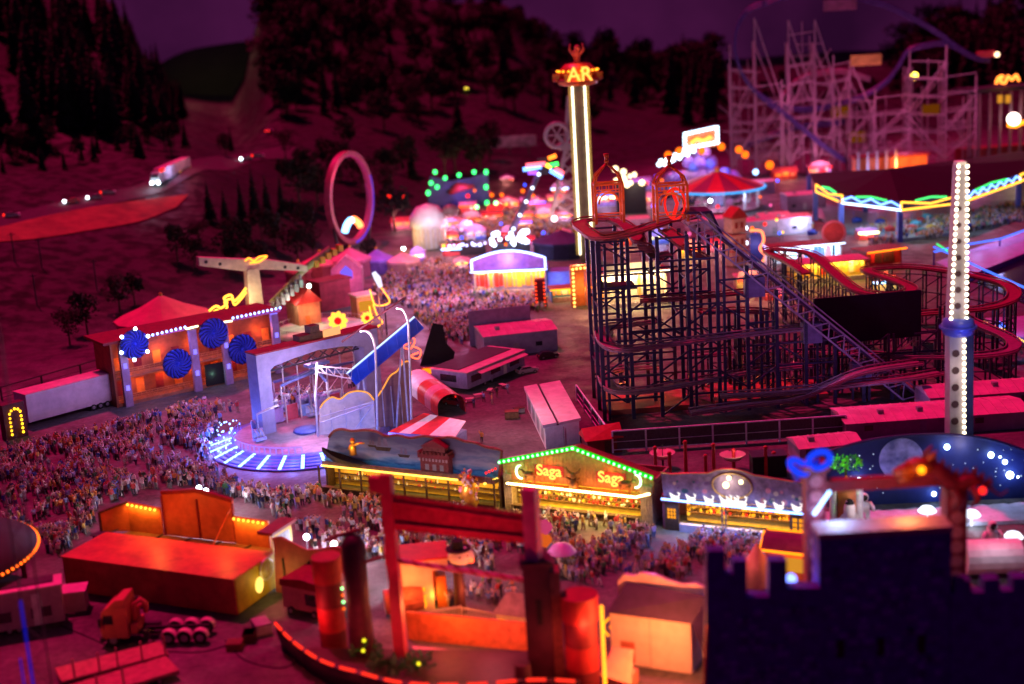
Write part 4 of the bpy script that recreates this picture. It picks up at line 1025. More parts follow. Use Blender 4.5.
def neon_flower(px, py, base, r, label):
    o = G(px, base); t = thing('neon_flower', label, 'neon sign', o); z = VZ(o, py); S = (o-C0).length/FPX; R = r*S
    b = MB(); b.bar((0,0,0),(0,0,z-R), .35); b.build('stem', RED, t); b = MB(); n = 9
    b.path([(R*(.8+.22*math.cos(9*2*PI*k/72))*math.cos(2*PI*k/72), 0, z+R*(.8+.22*math.cos(9*2*PI*k/72))*math.sin(2*PI*k/72)) for k in range(72)], R*.2, 6, 0, True)
    b.build('petal_ring', E('bright_flower', (1,.4,.04), 2.6), t); b = MB(); b.disc((0,-.05,z), R*.42, 14); b.build('flower_heart', E('red_heart', (1,.03,.03), 1.5), t); lamp(t, (0,-1.5,z), (1,.4,.05), 260, .4)
neon_flower(340,321,345,8.5,'amber neon sunflower on a red stem beside the portal beam')
neon_flower(369,318,340,5.5,'small yellow neon flower right of the sunflower')
def neon_sign(px, py, base, strokes, mat, label, rad_=.3, glow=None):
    """a bent-tube sign on a pole; strokes are given as offsets in metres"""
    o = G(px, base); t = thing('neon_sign', label, 'neon sign', o); z = VZ(o, py)
    b = MB(); b.bar((0,.2,0),(0,.2,z), .3); b.build('pole', DARK, t); b = MB()
    for s in strokes: b.path(smooth([(u,0,z+v) for u, v in s], 5), rad_, 6)
    b.build('tube', mat, t)
    if glow: lamp(t, (0,-1.5,z), *glow)
    return t
neon_sign(387,300,335,[[(-1.8,6),(-.5,3),(1.2,-.5),(-2,-1),(-3,2.6)],[(-2.5,-.8),(-1.8,-3.4),(-.8,-5),(-2,-6)],[(-3.4,-1.2),(-3.2,-4)]], E('bright_orange_tube', (1,.3,.03), 4), 'tall orange bent tube neon figure in front of the crowd', .17, ((1,.3,.05), 300, .4))
b = MB(); o = G(382,336); t = thing('inflatable_pillar', 'white rounded lamp post beside the orange neon figure', 'lamp', o); z = VZ(o,272)
b.bar((0,0,0),(0,0,z-3.4), .25); b.build('pole', STEEL, t); MB().path([(.6,0,z-3.4),(.1,0,z-1.5),(-.7,0,z)], [.5,.8,.5], 8).build('lamp_head', E('soft_white_lamp', (.8,.75,.95), 1.3), t)
neon_sign(412,352,385,[[(-3,1.5),(-1,3.2),(1.2,2.4),(.2,.6),(-1.2,1.2),(.4,1.8)],[(.5,1.2),(2.2,.2),(1.6,-1.4),(.2,-.8),(1.8,-.2)],[(-1.8,-1),(-1.4,-3.5),(-2.4,-5.6),(-1,-7)]], E('bright_red_tube', (1,.12,.05), 3), 'red curling neon tube sign beside the black sail', .15, ((1,.05,.05), 350, .4))
F = Fr((420,366),(452,362)); t = F.th('black_sail', 'black pointed canvas sail between the neon tubes and the caravan', 'sail')
P = [F.pl(*p) for p in ((420,366),(433,323),(443,325),(446,343),(455,352),(453,360))]; P[0].z = P[-1].z = 0; MB().prism([(p.x,p.z) for p in P], 0, .2).build('canvas', BLACK, t)
b = MB(); b.bar((P[1].x,.3,0),(P[1].x,.3,P[1].z), .2); b.build('mast', DARK, t)
o = G(436,374); t = thing('amber_glow_sign', 'low amber light box at the foot of the black sail', 'light box', o, .1); b = MB(); b.box((-3,0,0),(3.5,.6,.6)); b.box((-2.8,.1,.6),(3.3,.5,1.4)); b.build('housing', ORANGE, t); MB().box((-2.6,-.06,.2),(3.1,-.01,1.3)).build('panel', E('amber_panel', (1,.4,.02), 3), t); lamp(t,(0,-2,1.5),(1,.4,.05),300,.4)
# ---------------------------------------------------------------- caravans, containers and cars in the yard
def caravan(pa, pb, depth, top_px, label, mats, aw=True, group=None):
    F = Fr(pa, pb); W = F.W; H = F.pl(*top_px).z; t = F.th('caravan', label, 'caravan', group)
    b = MB(); b.box((0,0,.7),(W,depth,H)); b.build('body', mats[0], t)
    b = MB(); b.box((-.2,-.2,H+.01),(W+.2,depth+.2,H+.18)); rf = b.build('roof', mats[1], t)
    b = MB(); b.box((.8,depth*.3,H+.18),(W-.8,depth+.1,H+.3)); b.build('roof_cover', M('charcoal', (.05,.045,.055), .7, .3, .7), rf)
    b = MB(); n = max(2, int(W/5))
    for k in range(n): x = W*(k+.2)/n; MB().box((x,-.04,1.7),(x+W/n*.5,-.005,3.0)).build('window', GLASS, t)
    MB().box((-.04,depth*.3,1.8),(-.005,depth*.75,3.1)).build('window', GLASS, t)
    b = MB(); b.box((W*.62,-.05,.75),(W*.62+1.0,-.006,H-.6)); b.build('door', WHITE, t)
    if aw:
        b = MB(); b.add([(W*.15,-.05,H-.2),(W*.98,-.05,H-.2),(W*.98,-1.3,H-.6),(W*.15,-1.3,H-.6)],[(0,1,2,3)]); b.add([(W*.15,-.05,H-.28),(W*.98,-.05,H-.28),(W*.98,-1.3,H-.68),(W*.15,-1.3,H-.68)],[(3,2,1,0)]); b.build('awning', mats[1], t)
    for x in (W*.3, W*.42): wheel(t, (x,.3,.5), .5, .4); wheel(t, (x,depth-.3,.5), .5, .4)
    MB().bar((W,depth/2,.8),(W+1.2,depth/2,.7), .2).build('drawbar', DARK, t)
    return t
caravan((468,393),(525,369), 8.5, (468,373), 'long lilac caravan with dark roof and pink awning beside the yard', (LILAC, M('pink_roof', (.62,.33,.38), .6, .25, .5)))
def shed(pa, pb, px_h, depth, label, wallm, roofm, pitch=1.5, name='show_trailer', group=None, over=.2):
    F = Fr(pa, pb); W = F.W; H = F.pl(*px_h).z; t = F.th(name, label, 'trailer', group)
    MB().box((0,0,.0),(W,depth,H)).build('body', wallm, t)
    b = MB(); y = depth/2
    b.add([(-over,-over,H),(W+over,-over,H),(W+over,y,H+pitch),(-over,y,H+pitch),(-over,depth+over,H),(W+over,depth+over,H)],[(0,1,2,3),(3,2,5,4),(0,3,4),(1,5,2),(0,4,5,1)])
    b.build('roof', roofm, t)
    b = MB(); n = max(3, int(W/1.6))
    for k in range(1,n): x = W*k/n; b.bar((x,-over,H+.05),(x,y,H+pitch+.05), .1); b.bar((x,y,H+pitch+.05),(x,depth+over,H+.05), .1)
    b.build('roof_rib', roofm, t)
    for k in range(max(1,int(W/9))): x = W*(.2+.6*k/max(1,int(W/9)))+.4*k; MB().box((x,y*.55,H+pitch*.5),(x+.9,y*.55+.9,H+pitch*.75+.5)).build('roof_vent', GREY, t)
    b = MB(); b.box((W*.4,-.04,.4),(W*.4+1.1,-.005,2.5)); b.build('door', GREY, t)
    for k in range(2): MB().box((W*(.1+.6*k),-.04,1.4),(W*(.1+.6*k)+1.4,-.005,2.3)).build('window', GLASS, t)
    return t, F, W, H
PKR = M('pink_roof', (.62,.33,.38))
t, F, W, H = shed((485,358),(558,350),(558,329), 11, 'grey show trailer with broad pink roof behind the caravan', M('lilac_grey', (.26,.22,.32), .6, .3, .5), PKR, .8)
MB().box((-1,11.3,0),(W-3,11.6,H+3.2)).build('back_board', M('lilac_grey', (.26,.22,.32)), t)
def container():
    F = Fr((547,450),(580,446)); t = F.th('storage_container', 'white storage container with gutter along its pink lit roof', 'container')
    W = F.W; H = F.pl(545,428).z
    q = [F.gr(545,428,H), F.gr(579,421,H), F.gr(558,383,H), F.gr(526,389,H)]; pts = [(p.x,p.y) for p in q]
    MB().slab(pts, 0, H).build('body', WHITE, t)
    lp = lambda a, b, k: (a[0]+(b[0]-a[0])*k, a[1]+(b[1]-a[1])*k)
    b = MB()
    for k0, k1, z in ((-.06,.34,.55),(.42,1.06,.45)):
        b.slab([lp(pts[0],pts[1],k0),lp(pts[0],pts[1],k1),lp(pts[3],pts[2],k1),lp(pts[3],pts[2],k0)], H+.02, H+z)
    b.build('roof_panel', M('roof_white', (.62,.5,.52), .6, .25, .5), t)
    MB().slab([lp(pts[0],pts[1],.345),lp(pts[0],pts[1],.415),lp(pts[3],pts[2],.415),lp(pts[3],pts[2],.345)], H+.02, H+.2).build('gutter', DARK, t)
    for k in range(4):
        a = lp(pts[0], pts[3], .08+k*.23); c = lp(pts[0], pts[3], .22+k*.23); b = MB(); b.add([(a[0]-.03,a[1],.6),(c[0]-.03,c[1],.6),(c[0]-.03,c[1],H-.7),(a[0]-.03,a[1],H-.7)],[(0,1,2,3)]); b.build('side_panel', GREY, t)
    b = MB(); b.bar(((pts[0][0]+pts[1][0])/2,-.03+min(pts[0][1],pts[1][1]),.1),((pts[0][0]+pts[1][0])/2,-.03+min(pts[0][1],pts[1][1]),H-.1), .12); b.build('door_bar', GALV, t)
container()
def car(p, ang, paint, label, lights=True, group=None, head=None, away=False):
    t = thing('parked_car' if head is None else 'car', label, 'car', p, ang, group)
    prof = [(-2.1,.35),(2.05,.35),(2.15,.75),(2.0,.92),(1.1,1.0),(.35,1.45),(-1.2,1.48),(-1.85,1.02),(-2.15,.95)]
    b = MB(); b.prism([(-2.1,.3),(2.05,.3),(2.15,.7),(2.0,.9),(1.1,1.0),(-1.85,1.0),(-2.15,.92)], -.86, .86); b.prism([(1.1,1.0),(.35,1.44),(-1.2,1.48),(-1.85,1.0)], -.74, .74); b.build('body', paint, t)
    b = MB()
    for s in (-1,1): b.prism([(.85,1.04),(.28,1.38),(-1.1,1.41),(-1.6,1.04)], s*.75-.01, s*.75+.01)
    b.build('side_window', GLASS, t)
    b = MB(); b.add([(1.13,-.62,1.02),(1.13,.62,1.02),(.4,.58,1.44),(.4,-.58,1.44)],[(0,1,2,3)]); b.build('windscreen', GLASS, t)
    b = MB(); b.add([(-1.9,-.62,1.03),(-1.9,.62,1.03),(-1.25,.58,1.49),(-1.25,-.58,1.49)],[(3,2,1,0)]); b.build('rear_window', GLASS, t)
    for x in (-1.3,1.35):
        for s in (-.82,.82): wheel(t, (x,s,.33), .33, .22)
    for s in (-.6,.6):
        MB().sph((2.12,s,.72), .2 if head is None else .4, 6, 5, 0, (.6,1.2,.8) if head is None else (1,1,1)).build('headlight', (WHITE if away else head) or WHITE, t)
        MB().sph((-2.12,s,.8), .17 if head is None else .34, 6, 5).build('tail_light', RED if head is None or not away else ER, t)
    return t
car(G(455,405), rad(-35), M('maroon_car', (.25,.02,.03), .25, .1, 1, spec=.6), 'dark red car parked beside the striped tents', group=None)
MB().sph((.2,.1,1.62), .16).build('roof_lamp', ER, bpy.data.objects['parked_car'])
car(G(527,373), rad(25), M('silver_car', (.4,.33,.36), .25, .1, 1, spec=.6), 'silver car parked at the end of the caravan awning')
car(G(548,358), rad(18), M('black_car', (.02,.02,.025), .2, .1, 1, spec=.7), 'black car parked in front of the pink roofed trailer')
lamp(bpy.data.objects['storage_container'], (-6,6,11), (1,.62,.72), 4200, .5, 'yard_fill'); lamp(bpy.data.objects['storage_container'], (-1,-7,8), (.55,.45,1), 700, .5, 'yard_fill')  # unseen lights added above the yard to brighten it
# striped tents
def striped_roll():
    F = Fr((418,388),(452,414)); t = F.th('striped_tent', 'barrel shaped tent in broad white and red bands next to the screen', 'tent')
    a, b_ = F.pl(420,380), F.pl(448,405); A = G(418,384); 
    L = F.W; n = 14; R = 2.6
    for i, (x0, x1, m) in enumerate(((0,L*.4,WHITE),(L*.4,L*.62,RED),(L*.62,L*.8,PINK),(L*.8,L,RED))):
        b = MB(); vs = [(x, R*math.cos(PI*k/n), 1.6+R*math.sin(PI*k/n)*.8) for x in (x0,x1) for k in range(n+1)]
        b.add(vs, [(k,k+1,n+2+k,n+1+k) for k in range(n)], 0, True); b.box((x0,-R,0),(x1,-R+.05,1.6)); b.box((x0,R-.05,0),(x1,R,1.6))
        if i == 0: b.add([(0,R*math.cos(PI*k/n),1.6+R*math.sin(PI*k/n)*.8) for k in range(n+1)],[tuple(range(n+1))])
        b.build('band', m, t)
    lamp(t, (L*.2,-5,4), (.75,.65,1), 450, .5)
striped_roll()
def striped_awning():
    F = Fr((392,440),(468,432)); t = F.th('striped_awning_tent', 'low pitched tent roof striped red and white behind the pirate gallery', 'tent'); D = 6
    n = 7; zl, zr = 3.4, 4.0; W = F.W
    q = [F.gr(388,432,3.0), F.gr(455,437,3.0), F.gr(466,421,4.4), F.gr(424,413,4.4)]
    P = [(p.x,p.y) for p in q]
    cols = [RED,WHITE,RED,WHITE,WHITE]; ks = [0,.16,.34,.62,.8,1]
    for i in range(5):
        e = lambda a, b, k, z: (a[0]+(b[0]-a[0])*k, a[1]+(b[1]-a[1])*k, z)
        b = MB(); b.add([e(P[0],P[1],ks[i],3.0),e(P[0],P[1],ks[i+1],3.0),e(P[3],P[2],ks[i+1],4.4),e(P[3],P[2],ks[i],4.4)],[(0,1,2,3)]); b.build('stripe', cols[i], t)
    b = MB(); b.slab([P[0],P[1],P[2],P[3]], 0, 2.95); b.build('wall', LILAC, t)
striped_awning()
# red hut and fence by the coaster
F = Fr((588,456),(622,452)); t = F.th('red_hut', 'small red hut with pitched roof next to the coaster fence', 'hut'); W = F.W
MB().box((0,0,0),(W,4,2.6)).build('wall', DRED, t); b = MB(); b.add([(-.4,-.4,2.5),(W+.3,-.4,2.5),(W+.3,2,4.4),(-.4,2,4.0),(-.4,4.4,2.5),(W+.3,4.4,2.5)],[(0,1,2,3),(3,2,5,4),(0,3,4),(1,5,2)]); b.build('roof', RED, t); MB().box((W*.5,-.04,.1),(W*.5+1,-.005,2.1)).build('door', DWOOD, t)
def fence(pa, pb, pitch, h, label, mat, panel=True, group=None):
    F = Fr(pa, pb); t = F.th('fence', label, 'fence', group); W = F.W
    n = max(1, int(W/pitch)); 
    for k in range(n+1): x = W*k/n; MB().bar((x,0,0),(x,0,h), .28).build('post', mat, t)
    b = MB(); b.bar((0,0,h),(W,0,h), .2); b.bar((0,0,.5),(W,0,.5), .12); b.bar((0,0,h*.5),(W,0,h*.5), .08); b.build('rail', mat, t)
    if panel: b = MB(); b.box((.1,.08,.55),(W-.1,.12,h-.15)); b.build('mesh_panel', M('fence_mesh', (.09,.06,.08), .8, .4, 3), t)
WFEN = M('pale_fence', (.75,.68,.85), .6, .3, 1)
fence((613,453),(846,437), 5.2, 3.6, 'long pale panel fence along the front of the wooden coaster', WFEN)
fence((577,401),(609,447), 7, 3.0, 'short pale fence along the left side of the coaster', WFEN)
# long pink roofed sheds behind the star field
t, F, W, H = shed((846,441),(1030,428),(846,424), 9, 'long low shed with bright pink roof beside the white bulb tower', M('mauve_wall', (.34,.2,.28), .6, .3, .5), PKR, .8)
shed((800,465),(862,459),(800,449), 6, 'small pink roofed shed left of the star field wall', M('mauve_wall', (.34,.2,.28)), PKR, .8)
shed((930,415),(1060,406),(930,398), 8, 'second pink roofed shed further back on the right', M('mauve_wall', (.34,.2,.28)), PKR, 1.0)
# person-sized bits between fence and candy booth: red posts and lit shell dishes
for i, px in enumerate((656,670,686,706,714,734,766,774)):
    o = G(px, 478-(i % 3)*3); t = thing('bollard', 'red post standing behind the confectionery booth', 'post', o, 0, 'red posts behind the confectionery booth'); b = MB(); h = 4.5-(i % 2)*1.3
    b.cyl((0,0,0), .3, .26, h, 10); b.build('shaft', RED, t); MB().sph((0,0,h+.2), .36).build('cap', RED, t)
for px, py, lab in ((663,468,'pale pink shell dish on a stand behind the green gabled stall'), (733,470,'pale cream shell dish on a stand behind the confectionery booth')):
    o = G(px, py); t = thing('shell_dish', lab, 'ornament', o); b = MB(); b.bar((0,0,0),(0,0,1.6), .3); b.build('stand', DARK, t)
    b = MB(); b.lathe([(0,1.5),(1.2,1.7),(2.0,2.5),(1.9,2.55),(1.1,1.85),(0,1.7)], 16); b.build('dish', PINK if px < 700 else CREAM, t); lamp(t,(0,-2,3.5),(1,.6,.5),60,.3)
    b = MB(); b.bar((0,0,1.7),(0,0,3.8), .12); b.bar((-.6,0,3.1),(.6,0,3.1), .1); b.build('mast', DARK, t)
o = G(770,478); t = thing('black_crate_stack', 'dark equipment crate behind the right end of the confectionery booth', 'crate', o); MB().box((-2.5,0,0),(2.5,3,3.2)).build('body', BLACK, t); MB().box((-2.6,-.1,3.2),(2.6,3.1,3.4)).build('lid', DARK, t)
# ---------------------------------------------------------------- the big hairpin coaster on its dark lattice
TRK = M('orange_track', (.27,.07,.075), .45, .3, 1); TRL = M('mauve_track', (.26,.13,.17), .45, .3, 1); BOLT = M('coaster_steel', (.04,.032,.085), .45, .3, 1)
def track_mb(P, wd=2.4):
    b = MB(); P = smooth(P, 5); vs = []; n = len(P)
    for i, p in enumerate(P):
        d = P[min(i+1,n-1)]-P[max(i-1,0)]; s = Vector((-d.y,d.x,0)).normalized()*wd/2
        vs += [p-s, p+s, p+s-Vector((0,0,.35)), p-s-Vector((0,0,.35))]
    b.add(vs, [(i*4+k,i*4+(k+1)%4,i*4+4+(k+1)%4,i*4+4+k) for i in range(n-1) for k in range(4)], 0)
    for sg in (-1,1):
        q = [Vector(vs[i*4+(0 if sg < 0 else 1)])+Vector((0,0,.28)) for i in range(n)]; b.path(q, .16, 5, 0)
    return b, P
def big_coaster():
    F = Fr((605,421),(905,398)); W = F.W
    t = F.th('hairpin_coaster', 'large hairpin roller coaster on a dark lattice with orange track and lift hill', 'roller coaster')
    top = F.pl(697,215,-1); bot = F.pl(926,401,-1); ZT = F.pl(597,237,0).z
    r = random.Random(21)
    def hmax(x):
        if x < top.x: return ZT-.6
        return max(1.0, top.z-1.8+(bot.z-top.z)*(x-top.x)/(bot.x-top.x))
    xs = [i*5.0 for i in range(int(W/5.0)+1)]; rows = (0,7,15)
    for j, y in enumerate(rows):
        b = MB(); hs = []
        for i, x in enumerate(xs):
            h = hmax(x)*(1 if (j < 1 or x < 24) else r.uniform(.55,.9))
            if h < 2.2: hs.append(0); continue
            hs.append(h); b.bar((x,y,0),(x,y,h), .6)
            if r.random() < .5: b.bar((x+.9,y,0),(x+1.2,y,h*.98), .45)
        for i in range(len(xs)-1):
            z = 3.6+(j % 2)*.7
            while z < min(hs[i], hs[i+1]):
                if r.random() < .62: b.bar((xs[i],y,z),(xs[i+1],y,z), .32)
                if r.random() < .42:
                    a, c = (xs[i], xs[i+1]) if r.random() < .5 else (xs[i+1], xs[i])
                    b.bar((a,y,z-3.4),(c,y,z), .28)
                z += 3.9
        b.build('lattice_frame', BOLT, t)
    b = MB()
    for i, x in enumerate(xs):
        z = 4.0
        while z < hmax(x)-1:
            if r.random() < .33: k = r.randint(0,1); b.bar((x,rows[k],z),(x,rows[k+1],z), .24)
            if r.random() < .12: k = r.randint(0,1); b.bar((x,rows[k],z-3.5),(x,rows[k+1],z), .2)
            z += 3.9
    b.build('cross_ties', BOLT, t)
    # deck with service stairs on the top left
    b = MB(); b.box((0,0,ZT-.5),(5.5,7,ZT-.35)); b.box((9,2,ZT-4.6),(13,6,ZT-4.4)); b.box((0.2,.2,ZT-9.3),(6.5,6.5,ZT-9.1)); b.build('deck', DARK, t)
    # tracks
    def tr(pts, legs=False, wd=2.4, w=t):
        P = [inv(F.o, F.a, G(x, y, z)) for x, y, z in pts]; b, Q = track_mb(P, wd); b.build('track', TRL if pts[0][2] < 9 or pts[0][2] == 14 else TRK, t)
        if legs:
            b = MB(); pr = None
            for p in along(Q, 3.6):
                b.bar((p.x,p.y-1,0),(p.x,p.y-1,p.z-.4), .28); b.bar((p.x,p.y+1,0),(p.x,p.y+1,p.z-.4), .28); b.bar((p.x,p.y-1,p.z-.8),(p.x,p.y+1,p.z-.8), .24)
                z = 3.5
                while z < p.z-.8:
                    b.bar((p.x,p.y-1,z),(p.x,p.y+1,z), .18)
                    if pr and (p-pr).length < 5: b.bar((pr.x,pr.y-1,z-2.5),(p.x,p.y-1,z), .18); b.bar((pr.x,pr.y-1,z),(p.x,p.y-1,z), .18)
                    z += 3.6
                pr = p
            b.build('track_support', BOLT, t)
    Z = ZT
    tr([(612,219,Z),(590,219,Z),(579,223,Z),(588,232,Z),(600,238,Z),(623,235,Z),(648,227,Z),(668,221,Z),(697,217,Z+1)])
    tr([(612,219,Z),(626,226,Z-.5),(640,241,Z-2),(648,250,Z-4),(660,259,Z-6)]); tr([(664,229,Z-1),(676,238,Z-2),(688,249,Z-3.5),(703,258,Z-6)])
    tr([(660,320,14),(630,324,14),(606,328,14),(603,338,14),(612,347,14),(628,349,14),(652,346,14),(686,341,14),(718,337,14),(760,332,14),(800,328,14)])
    tr([(660,366,6),(628,368,6),(607,372,6),(606,381,6),(613,389,6),(626,391,6),(655,389,6),(707,379,6),(760,370,6),(810,365,6)])
    tr([(640,300,20),(690,297,20),(740,292,19),(770,290,18)])
    tr([(806,273,13),(790,262,14),(768,251,15),(785,249,15.5),(812,254,15),(837,275,13),(857,290,11.5),(884,295,11),(904,293,11),(911,288,11),(894,280,11.5),(866,270,12),(890,267,12),(915,267,12),(942,270,12),(972,275,12),(1002,283,11.5),(1014,292,11),(1009,301,10.5),(985,308,10),(950,311,9.5),(915,314,9)], True)
    tr([(960,316,8.5),(984,327,8),(1005,336,7.5),(1014,344,7),(1008,351,6.5),(982,355,6.3),(945,356,6),(909,356,6),(860,354,5.5),(800,352,5),(740,352,5),(690,356,5)], True)
    # lower lattice that carries on to the right under and behind the lift
    for y in (6,13,20):
        b = MB(); pr = None; x = 22+y*.3
        while x < W+14:
            h = r.uniform(6,12.5); b.bar((x,y,0),(x,y,h), .42); z = 3.2
            if r.random() < .5: b.bar((x+.9,y,0),(x+.9,y,h), .32)
            while z < h:
                if pr and r.random() < .75: b.bar((pr[0],y,z),(x,y,z), .26)
                if pr and r.random() < .45: b.bar((pr[0],y,z-3),(x,y,min(h,z+.4)), .22)
                z += 3.3
            pr = (x,h); x += r.uniform(3.4,5.6)
        b.build('lower_lattice', BOLT, t)
    tr([(720,395,4.5),(780,392,4.5),(850,384,4.5),(905,378,4.5),(940,372,4.5)]); tr([(700,312,16),(740,310,15.5),(770,312,15)]); tr([(690,412,3),(740,405,3.4),(800,396,3.8),(860,372,7),(920,362,7.5)])
    for x, y in ((34,10),(46,12),(58,10)): lamp(t, (x,y,5), (1,.12,.12), 300, .4, 'station_lamp')
    # lift hill: belt and lattice side
    b = MB(); d = (bot-top).normalized(); up = Vector((-d.z,0,d.x)); 
    a = [top+Vector((-1.5,0,.6)), top+Vector((2.5,0,.5)), top+d*6, bot]
    for p, q in zip(a, a[1:]): b.add([p,q,q+Vector((0,5.5,0)),p+Vector((0,5.5,0)),p-up*.5,q-up*.5,q-up*.5+Vector((0,5.5,0)),p-up*.7+Vector((0,5.5,0))],[(0,1,2,3),(7,6,5,4),(0,4,5,1),(3,2,6,7)])
    b.build('lift_belt', M('belt_dark_blue', (.06,.03,.1), .6, .3, 1), t)
    b = MB(); L = (bot-top).length; n = int(L/1.7)
    for y in (-.15, 5.6):
        o = Vector((0,y,0)); b.bar(top+o, bot+o, .3); b.bar(top+o-up*2.3, bot+o-up*2.3, .3); b.bar(top+o+up*.7, bot+o+up*.7, .16)
        for k in range(n):
            p, q = top+d*(L*k/n)+o, top+d*(L*(k+1)/n)+o
            b.bar(p, q-up*2.3, .18) if k % 2 else b.bar(p-up*2.3, q, .18)
    b.build('lift_truss', M('truss_steel', (.42,.34,.5), .5, .3, 1), t)
    for u in (.12,.35,.6,.85): p = top+d*L*u; lamp(t, (p.x-3,-9,p.z-3), (.5,.3,1), 480, .6, 'lift_fill')  # unseen violet lights added in front to brighten the lift truss
    for u in (.25,.5,.72):
        p = top+d*L*u; b = MB()
        b.box((p.x-1.6,-.3,p.z-6),(p.x+1.6,2,p.z-2.6)); b.build('drive_box', M('lilac_box', (.2,.15,.32), .6, .3, 1), t)
        b = MB()
        for x in (-1.2,1.2): b.bar((p.x+x,1.5,0),(p.x+x,1.5,p.z-6), .4)
        b.build('lift_leg', BOLT, t)
    # billboard back
    y = 9; q = [F.pl(*p, y) for p in ((814,299),(921,290),(921,336),(815,346))]; MB().prism([(p.x,p.z) for p in q], y, y+.3).build('dark_board', M('board_black', (.012,.012,.03), .6, .3, .6), t)
    b = MB(); 
    for u in (0,.33,.66,1): b.bar((q[3].x+(q[2].x-q[3].x)*u,y+.5,0),(q[3].x+(q[2].x-q[3].x)*u,y+.5,q[0].z), .3)
    b.build('board_post', BOLT, t)
    # orange gazebos
    for px, py, w, ap in ((609,222,13.5,163),(671,221,15,165)):
        p = F.pl(px, py, 3.2); za = F.pl(px, ap, 3.2).z; S = F.S; R = w*S; ze = p.z+(za-p.z)*.66; b = MB()
        for sx in (-1,1):
            for sy in (-1,1):
                b.bar((p.x+sx*R,3.2+sy*R*.7,p.z),(p.x+sx*R,3.2+sy*R*.7,ze), .42)
                b.path([(p.x+sx*R,3.2+sy*R*.7,ze),(p.x+sx*R*.8,3.2+sy*R*.55,ze+(za-ze)*.45),(p.x+sx*R*.3,3.2+sy*R*.2,ze+(za-ze)*.8),(p.x,3.2,za)], .22, 5)
            b.bar((p.x+sx*R,3.2-R*.7,ze),(p.x+sx*R,3.2+R*.7,ze), .3); b.bar((p.x+sx*R,3.2-R*.7,p.z+1.2),(p.x+sx*R,3.2+R*.7,p.z+1.2), .2)
        for sy in (-1,1):
            y = 3.2+sy*R*.7; b.bar((p.x-R,y,ze),(p.x+R,y,ze), .34); b.bar((p.x-R,y,ze-1.3),(p.x+R,y,ze-1.3), .2); b.bar((p.x-R,y,p.z+1.2),(p.x+R,y,p.z+1.2), .2)
            b.path([(p.x+R*.75*math.cos(PI*k/8), y, ze-3.2+1.8*math.sin(PI*k/8)) for k in range(9)], .16, 5)
            for u in (-.5,0,.5): b.bar((p.x+R*u,y,ze-1.3),(p.x+R*u,y,ze), .16)
        g = b.build('gazebo', M('gazebo_orange', (.6,.12,.025), .4, .25, 1), t)
        b = MB(); b.sph((p.x,3.2,za+.3), .4); b.path([(p.x,3.2,za+.3),(p.x,3.2,za+1.6)], [.2,.5], 6); b.build('finial', ORANGE, g)
        lamp(t, (p.x,-1.5,ze-2), (1,.3,.08), 420, .5, 'gazebo_lamp'); lamp(t, (p.x,3.2,p.z+3), (1,.35,.1), 260, .4, 'gazebo_lamp')
        if px > 640:
            b = MB(); c = Vector((p.x+.6,2.4,p.z+3)); b.path([(c.x+1.7*math.cos(2*PI*k/16),2.4,c.z+2.6*math.sin(2*PI*k/16)) for k in range(16)], .2, 5, 0, True); b.path([(c.x-.3,2.4,c.z-2.3),(c.x+.4,2.4,c.z),(c.x-.4,2.4,c.z+2.2)], .3, 6); b.build('red_emblem', E('red_emblem', (1,.05,.04), 2.2), g)
    # warm lit floor of the loading station inside the frame
    b = MB(); b.box((1,3,.0),(16,15,.9)); b.box((20,4,.0),(40,16,.7)); st = b.build('station_floor', M('red_floor', (.4,.1,.07), .6, .3, .4), t)
    for x, y, z in ((4,8,4.5),(12,9,4.5),(28,9,4.5)): lamp(t, (x,y,z), (1,.16,.04), 260, .3, 'station_lamp')
    return t
big_coaster()

